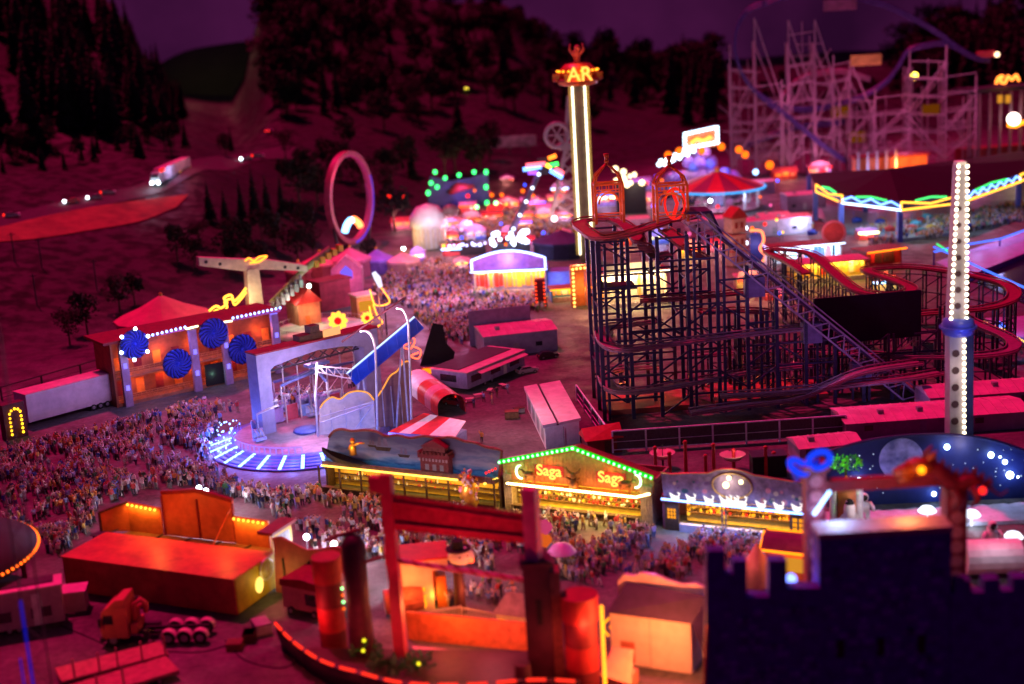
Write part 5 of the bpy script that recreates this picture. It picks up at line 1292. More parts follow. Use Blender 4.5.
# ---------------------------------------------------------------- white bulb tower on the right
def bulb_tower():
    F = Fr((949,497),(968,496)); t = F.th('bulb_tower', 'tall white drop tower edged with rows of warm bulbs and a blue collar', 'drop tower')
    P = lambda x, y: F.pl(x, y, 0)
    tl, tr_ = P(958,166), P(967,166); ml, mr = P(950,328), P(966,328); bl, br = P(950,480), P(966,480); bl.z = br.z = 0
    b = MB()
    for q in ((tl,tr_,mr,ml),(ml,mr,br,bl)): b.add([(q[3].x,0,q[3].z),(q[2].x,0,q[2].z),(q[1].x,0,q[1].z),(q[0].x,0,q[0].z),(q[3].x,2.4,q[3].z),(q[2].x,2.4,q[2].z),(q[1].x,2.4,q[1].z),(q[0].x,2.4,q[0].z)],[(0,1,2,3),(7,6,5,4),(0,3,7,4),(1,5,6,2),(2,6,7,3)])
    sh = b.build('shaft', M('tower_white', (.36,.33,.37), .45, .25, .5), t)
    b = MB(); b.add([(mr.x+.02,.5,mr.z),(mr.x+1.2,.5,mr.z),(mr.x+1.2,3,mr.z),(mr.x+.02,3,mr.z),(br.x+.02,.5,0),(br.x+1.2,.5,0),(br.x+1.2,3,0),(br.x+.02,3,0)],[(0,1,2,3),(0,4,5,1),(1,5,6,2),(2,6,7,3)]); b.build('guide_rail', NAVY, t)
    b = MB(); 
    for k in range(12):
        z = ml.z-3.6-k*2.4
        if z < 2: break
        MB().disc(((ml.x+mr.x)/2-.25,-.03,z), .52, 16, 'y', 0, .06).build('porthole', M('porthole_dark', (.05,.02,.03)), sh)
    for k in range(7):
        z = ml.z+3.0+k*2.2; MB().disc(((ml.x+mr.x)/2-.1,-.03,z), .46-.025*k, 16, 'y', 0, .06).build('porthole', M('porthole_dark', (.05,.02,.03)), sh)
    def row(a, c):
        b = MB(); b.bulbs([(p.x,-.25,p.z) for p in along([a, c], .82)], .25); b.build('bulb_row', E('cream_bulb', (1,.82,.55), 9), t)
    row(tl, ml); row(tr_, mr); row(Vector((mr.x-.3,0,mr.z)), Vector((br.x-.3,0,2)))
    for z in (8,18,28,38,48): lamp(t, ((ml.x+mr.x)/2+.3,-3.2,z), (1,.75,.62), 380, .6)
    c = ((ml.x+mr.x)/2+.2,.6,ml.z); b = MB(); b.lathe([(1.2,-1.3),(2.0,-1.0),(2.25,0),(2.0,1.0),(1.2,1.3)], 20, c); b.cyl((c[0],c[1],c[2]-.15), 2.5, 2.5, .3, 20)
    b.build('collar', M('collar_blue', (.06,.08,.5), .35, .2, 1), t); lamp(t, (c[0],-4,c[2]-1), (.25,.3,1), 260, .4)
    b = MB(); b.box((tl.x,.2,tl.z),(tr_.x,2,tl.z+.5)); b.build('top_cap', WHITE, t)
bulb_tower()

# ---------------------------------------------------------------- star tower
def star_tower():
    F = Fr((577,262),(595,261)); t = F.th('star_tower', 'tall tower with two glowing tubes and an orange ring gondola at the top', 'drop tower')
    l0, l1 = F.pl(572,84), F.pl(583,225); r0, r1 = F.pl(584.5,84), F.pl(594.5,225); l1.z = r1.z = 6
    zt = F.pl(578,84).z; cx = (l0.x+r0.x)/2
    b = MB(); b.box((l0.x,.4,0),(r0.x,3.5,zt)); b.build('shaft', M('bronze_shaft', (.16,.12,.08), .4, .3, .6), t)
    for p, q in ((l0,l1),(r0,r1)): MB().bar((p.x,0,zt),(p.x,0,2), .5).build('light_tube', E('tube_white', (1,.86,.55), 4), t)
    b = MB(); b.bar((r0.x+.8,.6,zt),(r0.x+.8,.6,2), .5); b.bar((l0.x-.8,.6,zt),(l0.x-.8,.6,2), .5); b.build('edge_tube', M('gold_edge', (.5,.4,.1), .4, .2, 1), t)
    b = MB(); z1 = F.pl(578,67).z; R = 5.3
    b.lathe([(R-1.5,zt-.5),(R,zt),(R,z1-1),(R-2,z1+.8),(0,z1+1.2)], 28, (cx,2,0)); g = b.build('gondola', M('gondola_orange', (.6,.12,.02), .4, .3, .7), t)
    b = MB(); b.lathe([(R+1.2,zt+.8),(R+1.5,zt+1.2),(R+1.2,zt+1.6),(R,zt+1.4)], 28, (cx,2,0)); b.build('seat_ring', M('seat_red', (.4,.05,.03)), g)
    for k in range(12):
        a = 2*PI*k/12; MB().cbox((cx+(R+1)*math.cos(a),2+(R+1)*math.sin(a),zt+1.9), (1,1,1.8)).build('seat', M('seat_amber', (.6,.3,.05)), g)
    tx = shift(text_mb('AR', 5.2, .2), (cx+.4, 2-R-1.6, (zt+z1)/2+.4)); tx.build('lettering', E('amber_letters', (1,.5,.12), 5), g)
    lamp(t, (cx,-7,(zt+z1)/2), (1,.3,.04), 1500, .6, 'gondola_lamp')
    b = MB(); q = MB()
    for k in range(10): a = -PI*(k+.5)/10; q.sph((cx+(R+.2)*math.cos(a),2+(R+.2)*math.sin(a),z1-.9), .32, 6, 4)
    q.build('ring_bulb', E('amber_bulb', (1,.4,.04), 8), g)
    z2 = F.pl(578,46).z; b.path([(cx,2,z1),(cx,2,z1+2)], [1.2,.8], 8); b.path([(cx,2,z1+2),(cx-.2,2,z1+4),(cx+.2,2,z2-1.2)], [.9,1.1,.6], 8); b.sph((cx+.2,1.8,z2-.6), .9)
    for s in (-1,1): b.path([(cx+s*.7,2,z2-2.5),(cx+s*1.9,2,z2-1),(cx+s*1.6,2,z2+.6)], [.4,.4,.2], 6)
    b.build('top_figure', M('figure_red', (.45,.1,.08)), t); lamp(t, (cx,-2,z1+3), (1,.25,.1), 250, .4)
star_tower()
# ---------------------------------------------------------------- foreground: trailer stage seen from behind
def back_booth():
    H = VZ(G(237,617), 580); A = G(62,557,H); pa = proj((A.x,A.y,0)); F = Fr(pa, (237,617)); W = F.W
    t = F.th('orange_booth', 'long orange trailer booth seen from behind with warm lamps on its wings', 'booth')
    D1 = F.gr(270,553,H).y; D2 = D1+4.2
    OW = M('orange_tin', (.5,.14,.05), .5, .35, .5)
    MB().box((0,0,.25),(W,D1,H)).build('body', M('red_tin', (.35,.06,.04), .55, .35, .5), t)
    MB().box((-.15,-.15,H+.01),(W+.15,D1,H+.14)).build('roof', OW, t)
    MB().box((0,D1+.01,.2),(W,D2,H-1.3)).build('stage_deck', M('brown_deck', (.25,.1,.05), .7, .4, .8), t)
    for x in (W*.22,W*.4,W*.58,W*.76): MB().bar((x,D1,H-1.25),(x,D2,H-1.25), .25).build('deck_beam', DWOOD, t)
    P = lambda x, y: F.pl(x, y, D2)
    lw = [P(127,502), P(160,508)]; cp = [P(160,494), P(195,492), P(231,502)]; rw = [P(233,516), P(268,521)]
    for nm, q in (('wing_wall', lw), ('wing_wall', rw)): MB().prism([(q[0].x,H-1.3),(q[1].x,H-1.3),(q[1].x,q[1].z),(q[0].x,q[0].z)], D2, D2+.2).build(nm, OW, t)
    b = MB(); b.prism([(cp[0].x,H-1.3),(cp[2].x,H-1.3),(cp[2].x,cp[2].z),(cp[1].x,cp[1].z),(cp[0].x,cp[0].z)], D2+.25, D2+.5); cb = b.build('centre_wall', OW, t)
    b = MB()
    for u in (0,.5,1): x = cp[0].x+(cp[2].x-cp[0].x)*u; b.bar((x,D2+.15,H-1.3),(x,D2+.15,cp[0].z-.3), .22)
    b.bar((cp[0].x,D2+.35,cp[0].z+.1),(cp[1].x,D2+.35,cp[1].z+.1), .5); b.bar((cp[1].x,D2+.35,cp[1].z+.1),(cp[2].x,D2+.35,cp[2].z+.1), .5); b.build('frame', DRED, cb)
    MB().bar((cp[2].x-1.8,D2-3,H-1.2),(cp[2].x-.3,D2+.1,cp[2].z-1), .16).build('brace', ORANGE, t)
    l3 = F.pl(100,512,D1+.5); x0 = l3.x
    b = MB(); b.add([(x0,D1+.3,H),(lw[0].x,D2,H-1.3),(lw[0].x,D2,lw[0].z),(x0,D1+.3,l3.z)],[(0,1,2,3),(3,2,1,0)]); b.build('end_wall', OW, t)
    b = MB(); b.bar((x0,D1+.3,H),(x0,D1+.3,l3.z), .25); b.bar((x0,D1+.3,l3.z),(lw[0].x,D2,lw[0].z), .25); b.build('end_post', DWOOD, t)
    b = MB(); b.box((W-.2,D1+.1,H-1.3),(W+.05,D2+.3,rw[1].z)); b.build('end_wall', YELLOWP, t)
    b = MB(); b.box((W-1.8,D1-.4,rw[1].z+.02),(W+.5,D2+.9,rw[1].z+.4)); b.build('wing_roof', DRED, t)
    for q in (lw, rw):
        a, c = q[0]+Vector((.3,-.3,-.25)), q[1]+Vector((-.4,-.3,-.25)); b = MB(); b.bulbs(along([a,c], .75), .19); b.build('wing_bulb', E('amber_bulb2', (1,.5,.08), 9), t)
        strip(t, a+Vector((0,-.2,-.1)), c+Vector((0,-.2,-.1)), (1,.42,.04), 260, .3, down=(0,.3,-1))
    # right end face with the round lamp and picture
    MB().box((W+.01,.3,.3),(W+.12,D2,H-.1)).build('end_panel', M('mustard', (.4,.28,.02), .6, .3, .8), t)
    b = MB(); 
    for k in range(24): a = 2*PI*k/24
    b.path([(W+.35,D1*.75+1.35*math.cos(2*PI*k/20),H-1.2+1.35*math.sin(2*PI*k/20)) for k in range(20)], .12, 6, 0, True)
    for k in range(10): a = PI*k/10; b.bar((W+.35,D1*.75-1.3*math.cos(a),H-1.2-1.3*math.sin(a)),(W+.35,D1*.75+1.3*math.cos(a),H-1.2+1.3*math.sin(a)), .05)
    b.build('wheel_ornament', M('silver', (.6,.6,.62), .3, .2, 1, metal=.6), t)
    b = MB(); b.sph((W+.3,D1*.55,H-2.6), .8, 10, 8, 0, (.35,1,1.3)); b.build('lantern', E('straw_lantern', (1,.7,.2), 4), t); lamp(t, (W+2,D1*.6,H-2), (1,.7,.15), 220, .4)
    MB().box((W+.06,D1+.4,H-.6),(W+.13,D2-.4,rw[1].z-.6)).build('end_picture', M('grey_blue', (.35,.4,.5), .6, .6, 1.2), t)
    lamp(t, (W*.35,D1-1,H+3.2), (1,.2,.03), 1000, .5, 'warm_glow'); lamp(t, (W*.75,D1-1,H+3.2), (1,.2,.03), 850, .5, 'warm_glow')
    MB().box((-2.5,D1-.5,H-.5),(-.2,D2,H-.4)).build('side_grating', DARK, t); MB().bar((-2.3,D1,0),(-2.3,D1,H-.5), .2).build('grating_leg', DARK, t)
back_booth()
# caravan, truck and low loaders in the dim corner
caravan((-14,640),(66,626), 3.2, (66,584), 'dim pink caravan at the left edge below the bulb lit canopy', (M('dusky_pink', (.4,.25,.3), .6, .3, .5), M('pale_pink_roof', (.65,.42,.48), .6, .2, .5)), aw=False)
o = G(76,612); t = thing('awning_box', 'small pale flat roofed kiosk between the caravan and the orange booth', 'kiosk', o, .15); MB().box((-1.3,0,0),(1.3,2.4,2.6)).build('body', M('dusky_pink', (.4,.25,.3)), t); MB().box((-1.6,-.4,2.62),(1.5,2.6,2.8)).build('roof', M('pale_pink_roof', (.65,.42,.48)), t)
def truck():
    o = G(166,639); t = thing('heavy_truck', 'orange red heavy truck cab with bare three axle chassis and no trailer', 'truck', o, rad(176)); t.scale = (1.45,)*3
    P = M('truck_paint', (.55,.13,.09), .4, .25, .8)
    b = MB(); b.prism([(2.6,.75),(4.75,.75),(4.85,1.5),(4.6,3.0),(4.2,3.35),(2.6,3.4)], -1.22, 1.22); b.prism([(2.65,3.41),(4.1,3.36),(3.4,3.95),(2.65,4.05)], -1.15, 1.15); cb = b.build('cab', P, t)
    b = MB(); b.add([(4.83,-1.08,1.95),(4.83,1.08,1.95),(4.64,1.0,2.85),(4.64,-1.0,2.85)],[(0,1,2,3)]); b.build('windscreen', GLASS, cb)
    for s in (-1,1):
        MB().prism([(3.7,1.95),(4.6,1.95),(4.48,2.75),(3.7,2.75)], s*1.235-.01, s*1.235+.01).build('side_window', GLASS, cb)
        MB().prism([(3.55,.9),(4.55,.9),(4.55,1.9),(3.55,1.9)], s*1.235-.008, s*1.235+.008).build('door', M('truck_door', (.5,.11,.08)), cb)
        b = MB(); b.bar((4.5,s*1.25,2.5),(4.75,s*1.55,2.5), .06); b.box((4.65,s*1.5-.08,1.9),(4.85,s*1.5+.08,2.6)); b.build('mirror', DARK, cb)
        MB().sph((4.84,s*.85,1.0), .15).build('headlight', WHITE, cb)
    b = MB()
    for k in range(4): b.box((4.84,-.9,1.15+k*.17),(4.9,.9,1.25+k*.17))
    b.box((4.6,-1.25,.45),(4.95,1.25,.85)); b.build('bumper', DARK, cb)
    b = MB(); b.bar((-3.6,-.42,.85),(4.4,-.42,.85), .22, 0, .3); b.bar((-3.6,.42,.85),(4.4,.42,.85), .22, 0, .3); b.cyl((1.2,.95,.6), .32, .32, .7, 10); b.box((.6,-1.15,.55),(2.2,-.65,1.15)); b.cyl((2.3,-.9,.8), .12, .12, 2.6, 8); b.build('chassis', DARK, t)
    b = MB(); b.path([(2.3,.2,1.4),(2.2,.2,3.2),(1.7,.1,3.6),(1.4,-.3,3.0),(1.6,-.6,2.2)], .22, 7); b.path([(2.3,-.3,1.4),(2.1,-.3,2.8),(1.7,-.2,3.0)], .18, 7); b.box((1.9,-1.0,1.0),(2.45,1.0,1.8)); b.build('loading_crane', M('crane_red', (.45,.1,.08)), t)
    lamp(t, (6.5,4.5,4.5), (1,.2,.06), 420, .5)  # unseen warm light added ahead of the truck to brighten the cab
    for x in (3.9,-.6,-1.9,-3.2):
        for s in (-.98,.98):
            wheel(t, (x,s,.55), .55, .42)
            if x < 3:
                b = MB(); b.prism([(x+.68*math.cos(PI*k/8), .6+.68*math.sin(PI*k/8)) for k in range(9)]+[(x+.6*math.cos(PI*k/8), .6+.6*math.sin(PI*k/8)) for k in range(8,-1,-1)], s-.3, s+.3); b.build('mudguard', M('pale_guard', (.6,.4,.42), .4, .2, 1), t)
    return t
truck()
def lowloader(px, label, stakes):
    z = 1.15; A, B, C, D_ = [G(*p, z) for p in px]; o = Vector((A.x,A.y,0)); d = B-A; ang = math.atan2(d.y,d.x); t = thing('flatbed_trailer', label, 'trailer', o, ang)
    P = [inv(o, ang, p) for p in (A,B,C,D_)]; L = P[1].x; Dp = abs(P[3].y); 
    MB().box((0,-Dp,.8),(L,0,z)).build('bed', M('plank_red', (.38,.13,.12), .7, .4, 1.5), t)
    b = MB(); b.bar((0,-Dp+.05,.72),(L,-Dp+.05,.72), .14); b.bar((0,-.05,.72),(L,-.05,.72), .14); b.build('side_rail', DARK, t)
    for u in stakes: MB().bar((L*u,-Dp-.06,.9),(L*u,-Dp-.06,3.4), .2).build('stake', M('stake', (.4,.16,.16)), t)
    for u in (.2,.3,.8):
        for s in (-Dp+.3,-.3): wheel(t, (L*u,s,.38), .38, .3)
lowloader([(55,668),(160,641),(165,653),(66,680)], 'upper of two empty flatbed trailers with stakes in the dark corner', (.12,.35,.52,.75,.97))
lowloader([(66,686),(166,656),(186,666),(100,694)], 'lower of two empty flatbed trailers in the dark corner', (.2,.45))
def left_mast():
    o = G(47,770); t = thing('lattice_mast', 'thin tall lattice mast with blue tube at the left edge', 'mast', o); z = VZ(o,195)
    b = MB()
    for x in (0,1.7): b.bar((x,0,0),(x,0,z), .13)
    b.build('chord', M('mast_mauve', (.14,.06,.1), .6, .3, 1), t); b = MB(); k = 0
    while k*2.2 < z-2.2: b.bar((0 if k % 2 else 1.7,0,k*2.2),(1.7 if k % 2 else 0,0,k*2.2+2.2), .06); k += 1
    b.build('bracing', M('mast_mauve', (.14,.06,.1)), t)
    za, zb = VZ(o,600), VZ(o,700); b = MB(); b.bar((0,-.2,zb),(0,-.2,za), .2); b.build('tube_light', E('blue_tube', (.04,.04,.8), .4), t)
    MB().bar((-.9,-.1,zb),(-.9,-.1,zb+4.5), .14).build('tube_light', E('blue_tube', (.04,.04,.8), .4), t)
    MB().box((-.8,-.8,0),(2.4,.8,.4)).build('base', DARK, t)
left_mast()
def arc_canopy():
    z = 7.0; P = [G(*p, z) for p in ((-4,577),(16,567),(30,555),(36.5,545),(37,536))]
    (x1,y1),(x2,y2),(x3,y3) = [(p.x,p.y) for p in (P[0],P[2],P[4])]
    a = 2*(x1*(y2-y3)+x2*(y3-y1)+x3*(y1-y2)); ux = ((x1*x1+y1*y1)*(y2-y3)+(x2*x2+y2*y2)*(y3-y1)+(x3*x3+y3*y3)*(y1-y2))/a; uy = ((x1*x1+y1*y1)*(x3-x2)+(x2*x2+y2*y2)*(x1-x3)+(x3*x3+y3*y3)*(x2-x1))/a
    R = math.hypot(x1-ux,y1-uy); t = thing('bulb_canopy', 'round canopy rim with a row of orange bulbs cut by the left edge', 'canopy', (ux,uy,0))
    b = MB(); b.lathe([(0,z+1.6),(R*.6,z+1.1),(R,z+.3),(R,z-.6),(R-.3,z-.6)], 48); b.build('roof', M('dusk_roof', (.02,.008,.012), .7, .3, .6), t)
    b = MB(); n = int(2*PI*R/.85); b.bulbs([(R*1.01*math.cos(2*PI*k/n),R*1.01*math.sin(2*PI*k/n),z) for k in range(n)], .2); b.build('rim_bulb', E('orange_bulb', (1,.2,.03), 7), t)
    for k in range(8): a = 2*PI*k/8; MB().bar((R*.92*math.cos(a),R*.92*math.sin(a),0),(R*.92*math.cos(a),R*.92*math.sin(a),z), .3).build('post', DRED, t)
    b = MB(); b.cyl((0,0,0), 1.2, .8, z+2, 12); b.build('centre_column', DRED, t)
arc_canopy()
def globe_lamp(px, py, base, r, mat, label, group=None, glow=None, name='street_lamp'):
    o = G(px, base); z = VZ(o, py); t = thing(name, label, 'lamp', o, 0, group); MB().bar((0,0,0),(0,0,z), .12).build('pole', DARK, t); MB().sph((0,0,z), r, 8, 6).build('lamp_globe', mat, t)
    if glow: lamp(t, (0,-.8,z+.2), *glow)
    return t
globe_lamp(31,528,548,.25,EW,'small white lamp on a pole above the bulb lit canopy rim')
for px, py, b_, lab in ((202,488,514,'left of a pair of white floodlights above the orange booth'),(209,491,517,'right of a pair of white floodlights above the orange booth'),(309,537,562,'white floodlight above the red wagon'),(336,544,566,'small greenish white floodlight right of the red wagon lamp'),(410,555,585,'bright cold white floodlight beside the left gantry post')):
    globe_lamp(px,py,b_,.42,EWW,lab,None,((.9,.8,1),3600,.4),'floodlight')
# red wagon and wavy board
F = Fr((284,612),(326,621)); t = F.th('red_wagon', 'dusky red wagon with dark rounded roof behind the red banded column', 'wagon'); W = F.W; H = F.pl(284,585).z
MB().box((0,0,.7),(W,4.6,H)).build('body', M('rose_wall', (.45,.2,.2), .6, .3, .6), t); b = MB(); b.prism([(-.2,H),(W+.2,H),(W,H+.8),(W*.5,H+1.2),(0,H+.8)], -.2, 4.8); b.build('roof', DRED, t)
for x in (W*.2,W*.75): wheel(t,(x,-.1,.5),.5,.3); wheel(t,(x,4.6,.5),.5,.3)
MB().box((W*.55,-.04,1.5),(W*.8,-.005,H-.6)).build('window', GLASS, t)
F = Fr((276,592),(350,602)); t = F.th('wavy_board', 'red wavy topped facade board seen from behind above the wagon', 'board'); P = [F.pl(*p) for p in ((274,548),(272,538),(280,537),(292,543),(306,550),(320,549),(334,546),(346,551),(350,562))]
MB().prism([(0,0),(F.W,0)]+[(p.x,p.z) for p in P[::-1]], 0, .3).build('panel', M('red_ply', (.45,.1,.09), .6, .3, .6), t); b = MB()
for u in (.15,.5,.85): b.bar((F.W*u,-.1,0),(F.W*u,-.1,P[0].z*.8), .2)
b.build('strut', DWOOD, t)

# ---------------------------------------------------------------- pirate ship ride with the red gantry
def pirate_ship():
    pts = [(276,622),(287,634),(300,645),(318,657),(338,665),(357,670),(382,677),(402,681),(428,683),(457,683),(487,682),(517,679),(548,678),(580,680)]
    z = 3.2; A = [G(*p, z) for p in pts]; o = Vector((A[5].x, A[5].y+6, 0)); t = thing('pirate_ship_ride', 'dark ship shaped ride with curved bow edged by red rope lights', 'ride', o)
    P = [p-o for p in smooth(A, 6)]
    b = MB(); n = len(P)
    vs = []
    for p in P: vs += [(p.x,p.y,z-.35),(p.x,p.y-.5,z-.35),(p.x*.98,p.y+1.6,.0),(p.x,p.y-.5,z-.9)]
    b.add([v for p in P for v in ((p.x,p.y+.6,z-.3),(p.x,p.y-.25,z-.3),(p.x,p.y-.25,z-1.3),(p.x*.99,p.y+.9,0))], [(i*4+k,i*4+k+1,i*4+5+k,i*4+4+k) for i in range(n-1) for k in range(3)])
    b.build('hull', M('ship_hull', (.05,.025,.04), .6, .4, 1.2), t)
    b = MB(); back = [(P[-1].x+1,-1.5),(P[0].x+2,4)]; b.slab([(p.x,p.y+.6) for p in P]+back, 1.2, 1.5); b.build('deck', M('ship_deck', (.04,.018,.02), .7, .4, 1.2), t)
    segs = along(P, .25); k = 0; n = 0
    while k < len(segs)-10:
        q = [s+Vector((0,-.45,.05)) for s in segs[k:k+9]]; MB().path(q, .17, 6).build('rope_light', E('red_rope', (1,.07,.04), 3.2), t); k += 12; n += 1
        if n % 2 == 0: lamp(t, q[4]+Vector((0,-1.2,1.2)), (1,.06,.05), 200, .4, 'rope_glow')
    for u in (.2,.4,.6,.8): p = P[int(u*len(P))-1]; lamp(t, (p.x, p.y+3.5, z+2.2), (1,.05,.06), 420, .6, 'rope_glow')
    # banded funnels
    for px, py0, py1, r in ((335,556,652,13), (584,594,690,16.5)):
        g = inv(o, 0, G(px, py1)); S = (G(px,py1)-C0).length/FPX; R = r*S; zt = VZ(G(px,py1), py0); n = 4
        b = MB()
        for k in range(n):
            z0, z1 = zt*(1-(k+1)/n), zt*(1-k/n); b.cyl((g.x,g.y,z0+.02), R*(1.0 if k else 1.08), R*(1 if k else 1.1), z1-z0-.04, 22, k % 2)
        b.build('funnel', [M('funnel_red', (.3,.02,.025), .6, .25, .8), M('funnel_dark_red', (.12,.01,.02), .6, .3, .8)], t)
        lamp(t, (g.x-R-1.2,g.y-3,zt*.55), (1,.06,.06), 300, .5, 'funnel_glow')
    # vertical bulb strip at the right funnel
    g = inv(o, 0, G(606,704)); za = VZ(G(606,704), 606); b = MB(); b.bar((g.x,g.y,0),(g.x,g.y,za), .3); b.build('bulb_post', DRED, t); b = MB(); b.bulbs([(g.x,g.y-.3,za*k/24) for k in range(25)], .2); b.build('post_bulb', E('amber_bulb', (1,.4,.04), 8), t)
    lamp(t, (g.x+1.2,g.y-1,za*.6), (1,.3,.05), 500, .4)
    # round dark tower, box tower
    g = inv(o, 0, G(364,664)); S = .118; zt = VZ(G(364,664), 536); b = MB(); b.lathe([(0,zt+.3),(.8,zt),(1.35,zt-.8),(1.25,zt*.5),(1.5,0)], 18, (g.x,g.y,0)); tw = b.build('round_tower', M('tower_maroon', (.05,.012,.025), .6, .4, .8), t)
    for k in range(4): MB().sph((g.x-1.55,g.y-.6,zt*.62-k*.8), .14).build('tower_lamp', EG if k % 2 == 0 else EO, tw)
    b = MB(); b.bar((g.x-3,g.y,zt*.98),(g.x+1,g.y,zt*1.05), .35); b.bar((g.x+.5,g.y-.5,zt*.8),(g.x+4.3,g.y-.5,zt*.86), .3); b.build('yard', DRED, tw)
    F = Fr((530,694),(566,690)); zt = F.pl(530,568).z; b = MB(); q0 = inv(o, 0, F.o); b.v = []
    b.box((q0.x,q0.y,0),(q0.x+F.W*.72,q0.y+2.5,zt), 0); b.box((q0.x+F.W*.72+.02,q0.y+.4,0),(q0.x+F.W,q0.y+2.5,zt-.8), 1); b.box((q0.x-.25,q0.y-.25,zt+.02),(q0.x+F.W*.72+.25,q0.y+2.7,zt+.5), 0)
    bt = b.build('box_tower', [M('tower_maroon', (.05,.012,.025)), WOOD], t); MB().box((q0.x+1.2,q0.y-.06,zt*.55),(q0.x+1.8,q0.y-.01,zt*.75)).build('window', BLACK, bt)
    MB().cyl((q0.x-.6,q0.y-1,1.5), 1.0, .8, 2.6, 14).build('capstan', M('tower_maroon', (.05,.012,.025)), t)
    r = random.Random(6)
    for px, py, nl in ((365,655,2),(420,668,1),(385,668,0),(405,672,0)):      # dark plants with small yellow lamps
        g = inv(o, 0, G(px, py, 1.5)); b = MB()
        for k in range(90):
            d = Vector((r.gauss(0,1),r.gauss(0,1),abs(r.gauss(0,1)))).normalized()*r.uniform(.4,1.9); u = d.orthogonal().normalized()*.28; c = Vector((g.x,g.y,1.6))+d
            b.add([c-u,c+d*.2,c+u,c-d*.2],[(0,1,2,3)])
        pl_ = b.build('potted_plant', GREENP, t)
        for k in range(nl+0): MB().sph((g.x+.2*k,g.y-1.2,2.6+1.2*k), .2).build('plant_lamp', E('lemon_lamp', (.9,.8,.05), 4), pl_)
pirate_ship()
def gantry():
    F = Fr((400,672),(545,692)); t = F.th('red_gantry', 'red gantry of two posts with scalloped board and twisted rope beam', 'gantry')
    P = lambda x, y, d=0: F.pl(x, y, d)
    GP = M('gantry_red', (.5,.08,.1), .45, .3, .7); GPk = M('gantry_pink', (.5,.2,.28), .5, .3, .7)
    l = P(388,476); a0 = P(383,480).x; b = MB(); b.box((P(379,480).x,0,0),(P(390,480).x,.8,l.z)); p1 = b.build('post', GP, t)
    b = MB(); b.box((P(368,486).x,.1,P(380,494).z),(P(384,486).x-.02,1.2,P(380,479).z)); b.build('post_arm', GP, p1)
    r_ = P(535,491); b = MB(); b.box((P(521,495).x,0,0),(P(534,495).x,.9,r_.z), 0); b.add([(P(534,495).x+.03,.02,0),(P(534,495).x+.03,1.3,0),(P(534,495).x+.03,1.3,r_.z),(P(534,495).x+.03,.02,r_.z)],[(0,1,2,3)], 1); b.build('post', [GPk, GP], t)
    x0, x1 = P(390,500).x, P(521,515).x; zl, zr = P(396,497).z, P(526,516).z; zlb, zrb = P(396,531).z, P(526,545).z; n = 34; top = []
    for k in range(n): u = k/n; top += [(x0+(x1-x0)*u, zl+(zr-zl)*u-.25), (x0+(x1-x0)*(u+.5/n), zl+(zr-zl)*u+.2)]
    top.append((x1, zr-.2)); b = MB(); b.prism([(x0,zlb),(x1,zrb)]+top[::-1], .3, .75); bd = b.build('scalloped_board', M('board_red', (.42,.04,.06), .55, .45, 1.2), t)
    b = MB(); b.bar((x0,.2,zlb+.7),(x1,.2,zrb+.7), .25); b.bar((x0,.2,zl-.7),(x1,.2,zr-.7), .16); b.build('moulding', GP, bd)
    a, c = P(400,561,.6), P(526,580,.6); b = MB(); N = 60; u0 = (c-a)
    for s in range(3): b.path([a+u0*(k/N)+Vector((0,.16*math.cos(k*.9+s*2.09),.16*math.sin(k*.9+s*2.09))) for k in range(N+1)], .17, 5, s % 2)
    b.build('twisted_rope', [M('rope_cream', (.5,.35,.3), .7, .3, 2), M('rope_dark', (.3,.08,.08))], t)
    for k in range(3): spot(t, ((x0+(x1-x0)*(.2+.3*k)),-9,3), ((x0+(x1-x0)*(.2+.3*k)),0,zl), (1,.03,.08), 5500, 60)
gantry()
# lit courtyard behind the ship
F = Fr((400,614),(446,609)); t = F.th('orange_lit_house', 'white rounded pavilion wall glowing orange beside the picket fence', 'pavilion'); W = F.W; H = F.pl(400,563).z
b = MB(); b.box((-1,0,0),(W-1.3,5,H)); b.box((W-1.29,0,H*.78),(W+.6,5,H)); b.build('wall', M('pavilion_white', (.6,.42,.34), .6, .2, .6), t); MB().box((-1.2,-.2,H+.01),(W+.8,5.2,H+.25)).build('roof', RED, t); MB().box((W-1.2,3,0),(W-.6,4,H*.77)).build('post', RED, t)
MB().box((W-.9,.6,0),(W+.3,2.2,H*.62)).build('cabinet', ORANGE, t)
lamp(t,(1.2,-2.6,H*.7),(1,.2,.04),1100,.5,'pavilion_lamp'); lamp(t,(W+3,-3,3),(1,.2,.06),800,.5,'pavilion_lamp')
o = G(412,612); t = thing('lying_barrel', 'big barrel lying on its side with a glowing spoked end', 'barrel', o, .2)
b = MB(); n = 18; R = 1.7
b.add([(x,R*k_*math.cos(2*PI*k/n),1.75+R*k_*math.sin(2*PI*k/n)) for x, k_ in ((-3.2,.85),(-1.6,1),(0,1),(1.4,.86)) for k in range(n)], [(j*n+k,j*n+(k+1)%n,(j+1)*n+(k+1)%n,(j+1)*n+k) for j in range(3) for k in range(n)]+[tuple(range(n))[::-1],tuple(range(3*n,4*n))], 0, False); br = b.build('staves', M('barrel_red', (.4,.12,.07), .6, .4, 1.5), t)
b = MB()
for k in range(7): a = 2*PI*k/7; b.path([(1.6,.35*math.cos(a),1.75+.35*math.sin(a)),(1.65,1.35*math.cos(a),1.75+1.35*math.sin(a))], .13, 5)
b.path([(1.6,1.3*math.cos(2*PI*k/20),1.75+1.3*math.sin(2*PI*k/20)) for k in range(8)], .13, 5); b.build('spoke_neon', E('amber_spokes', (1,.4,.03), 4), t); lamp(t,(3,-1,2),(1,.35,.04),260,.3)
F = Fr((404,644),(532,657)); W = F.W; t = F.th('show_stage', 'orange fronted low stage with a pink floor inside the pirate ride', 'stage')
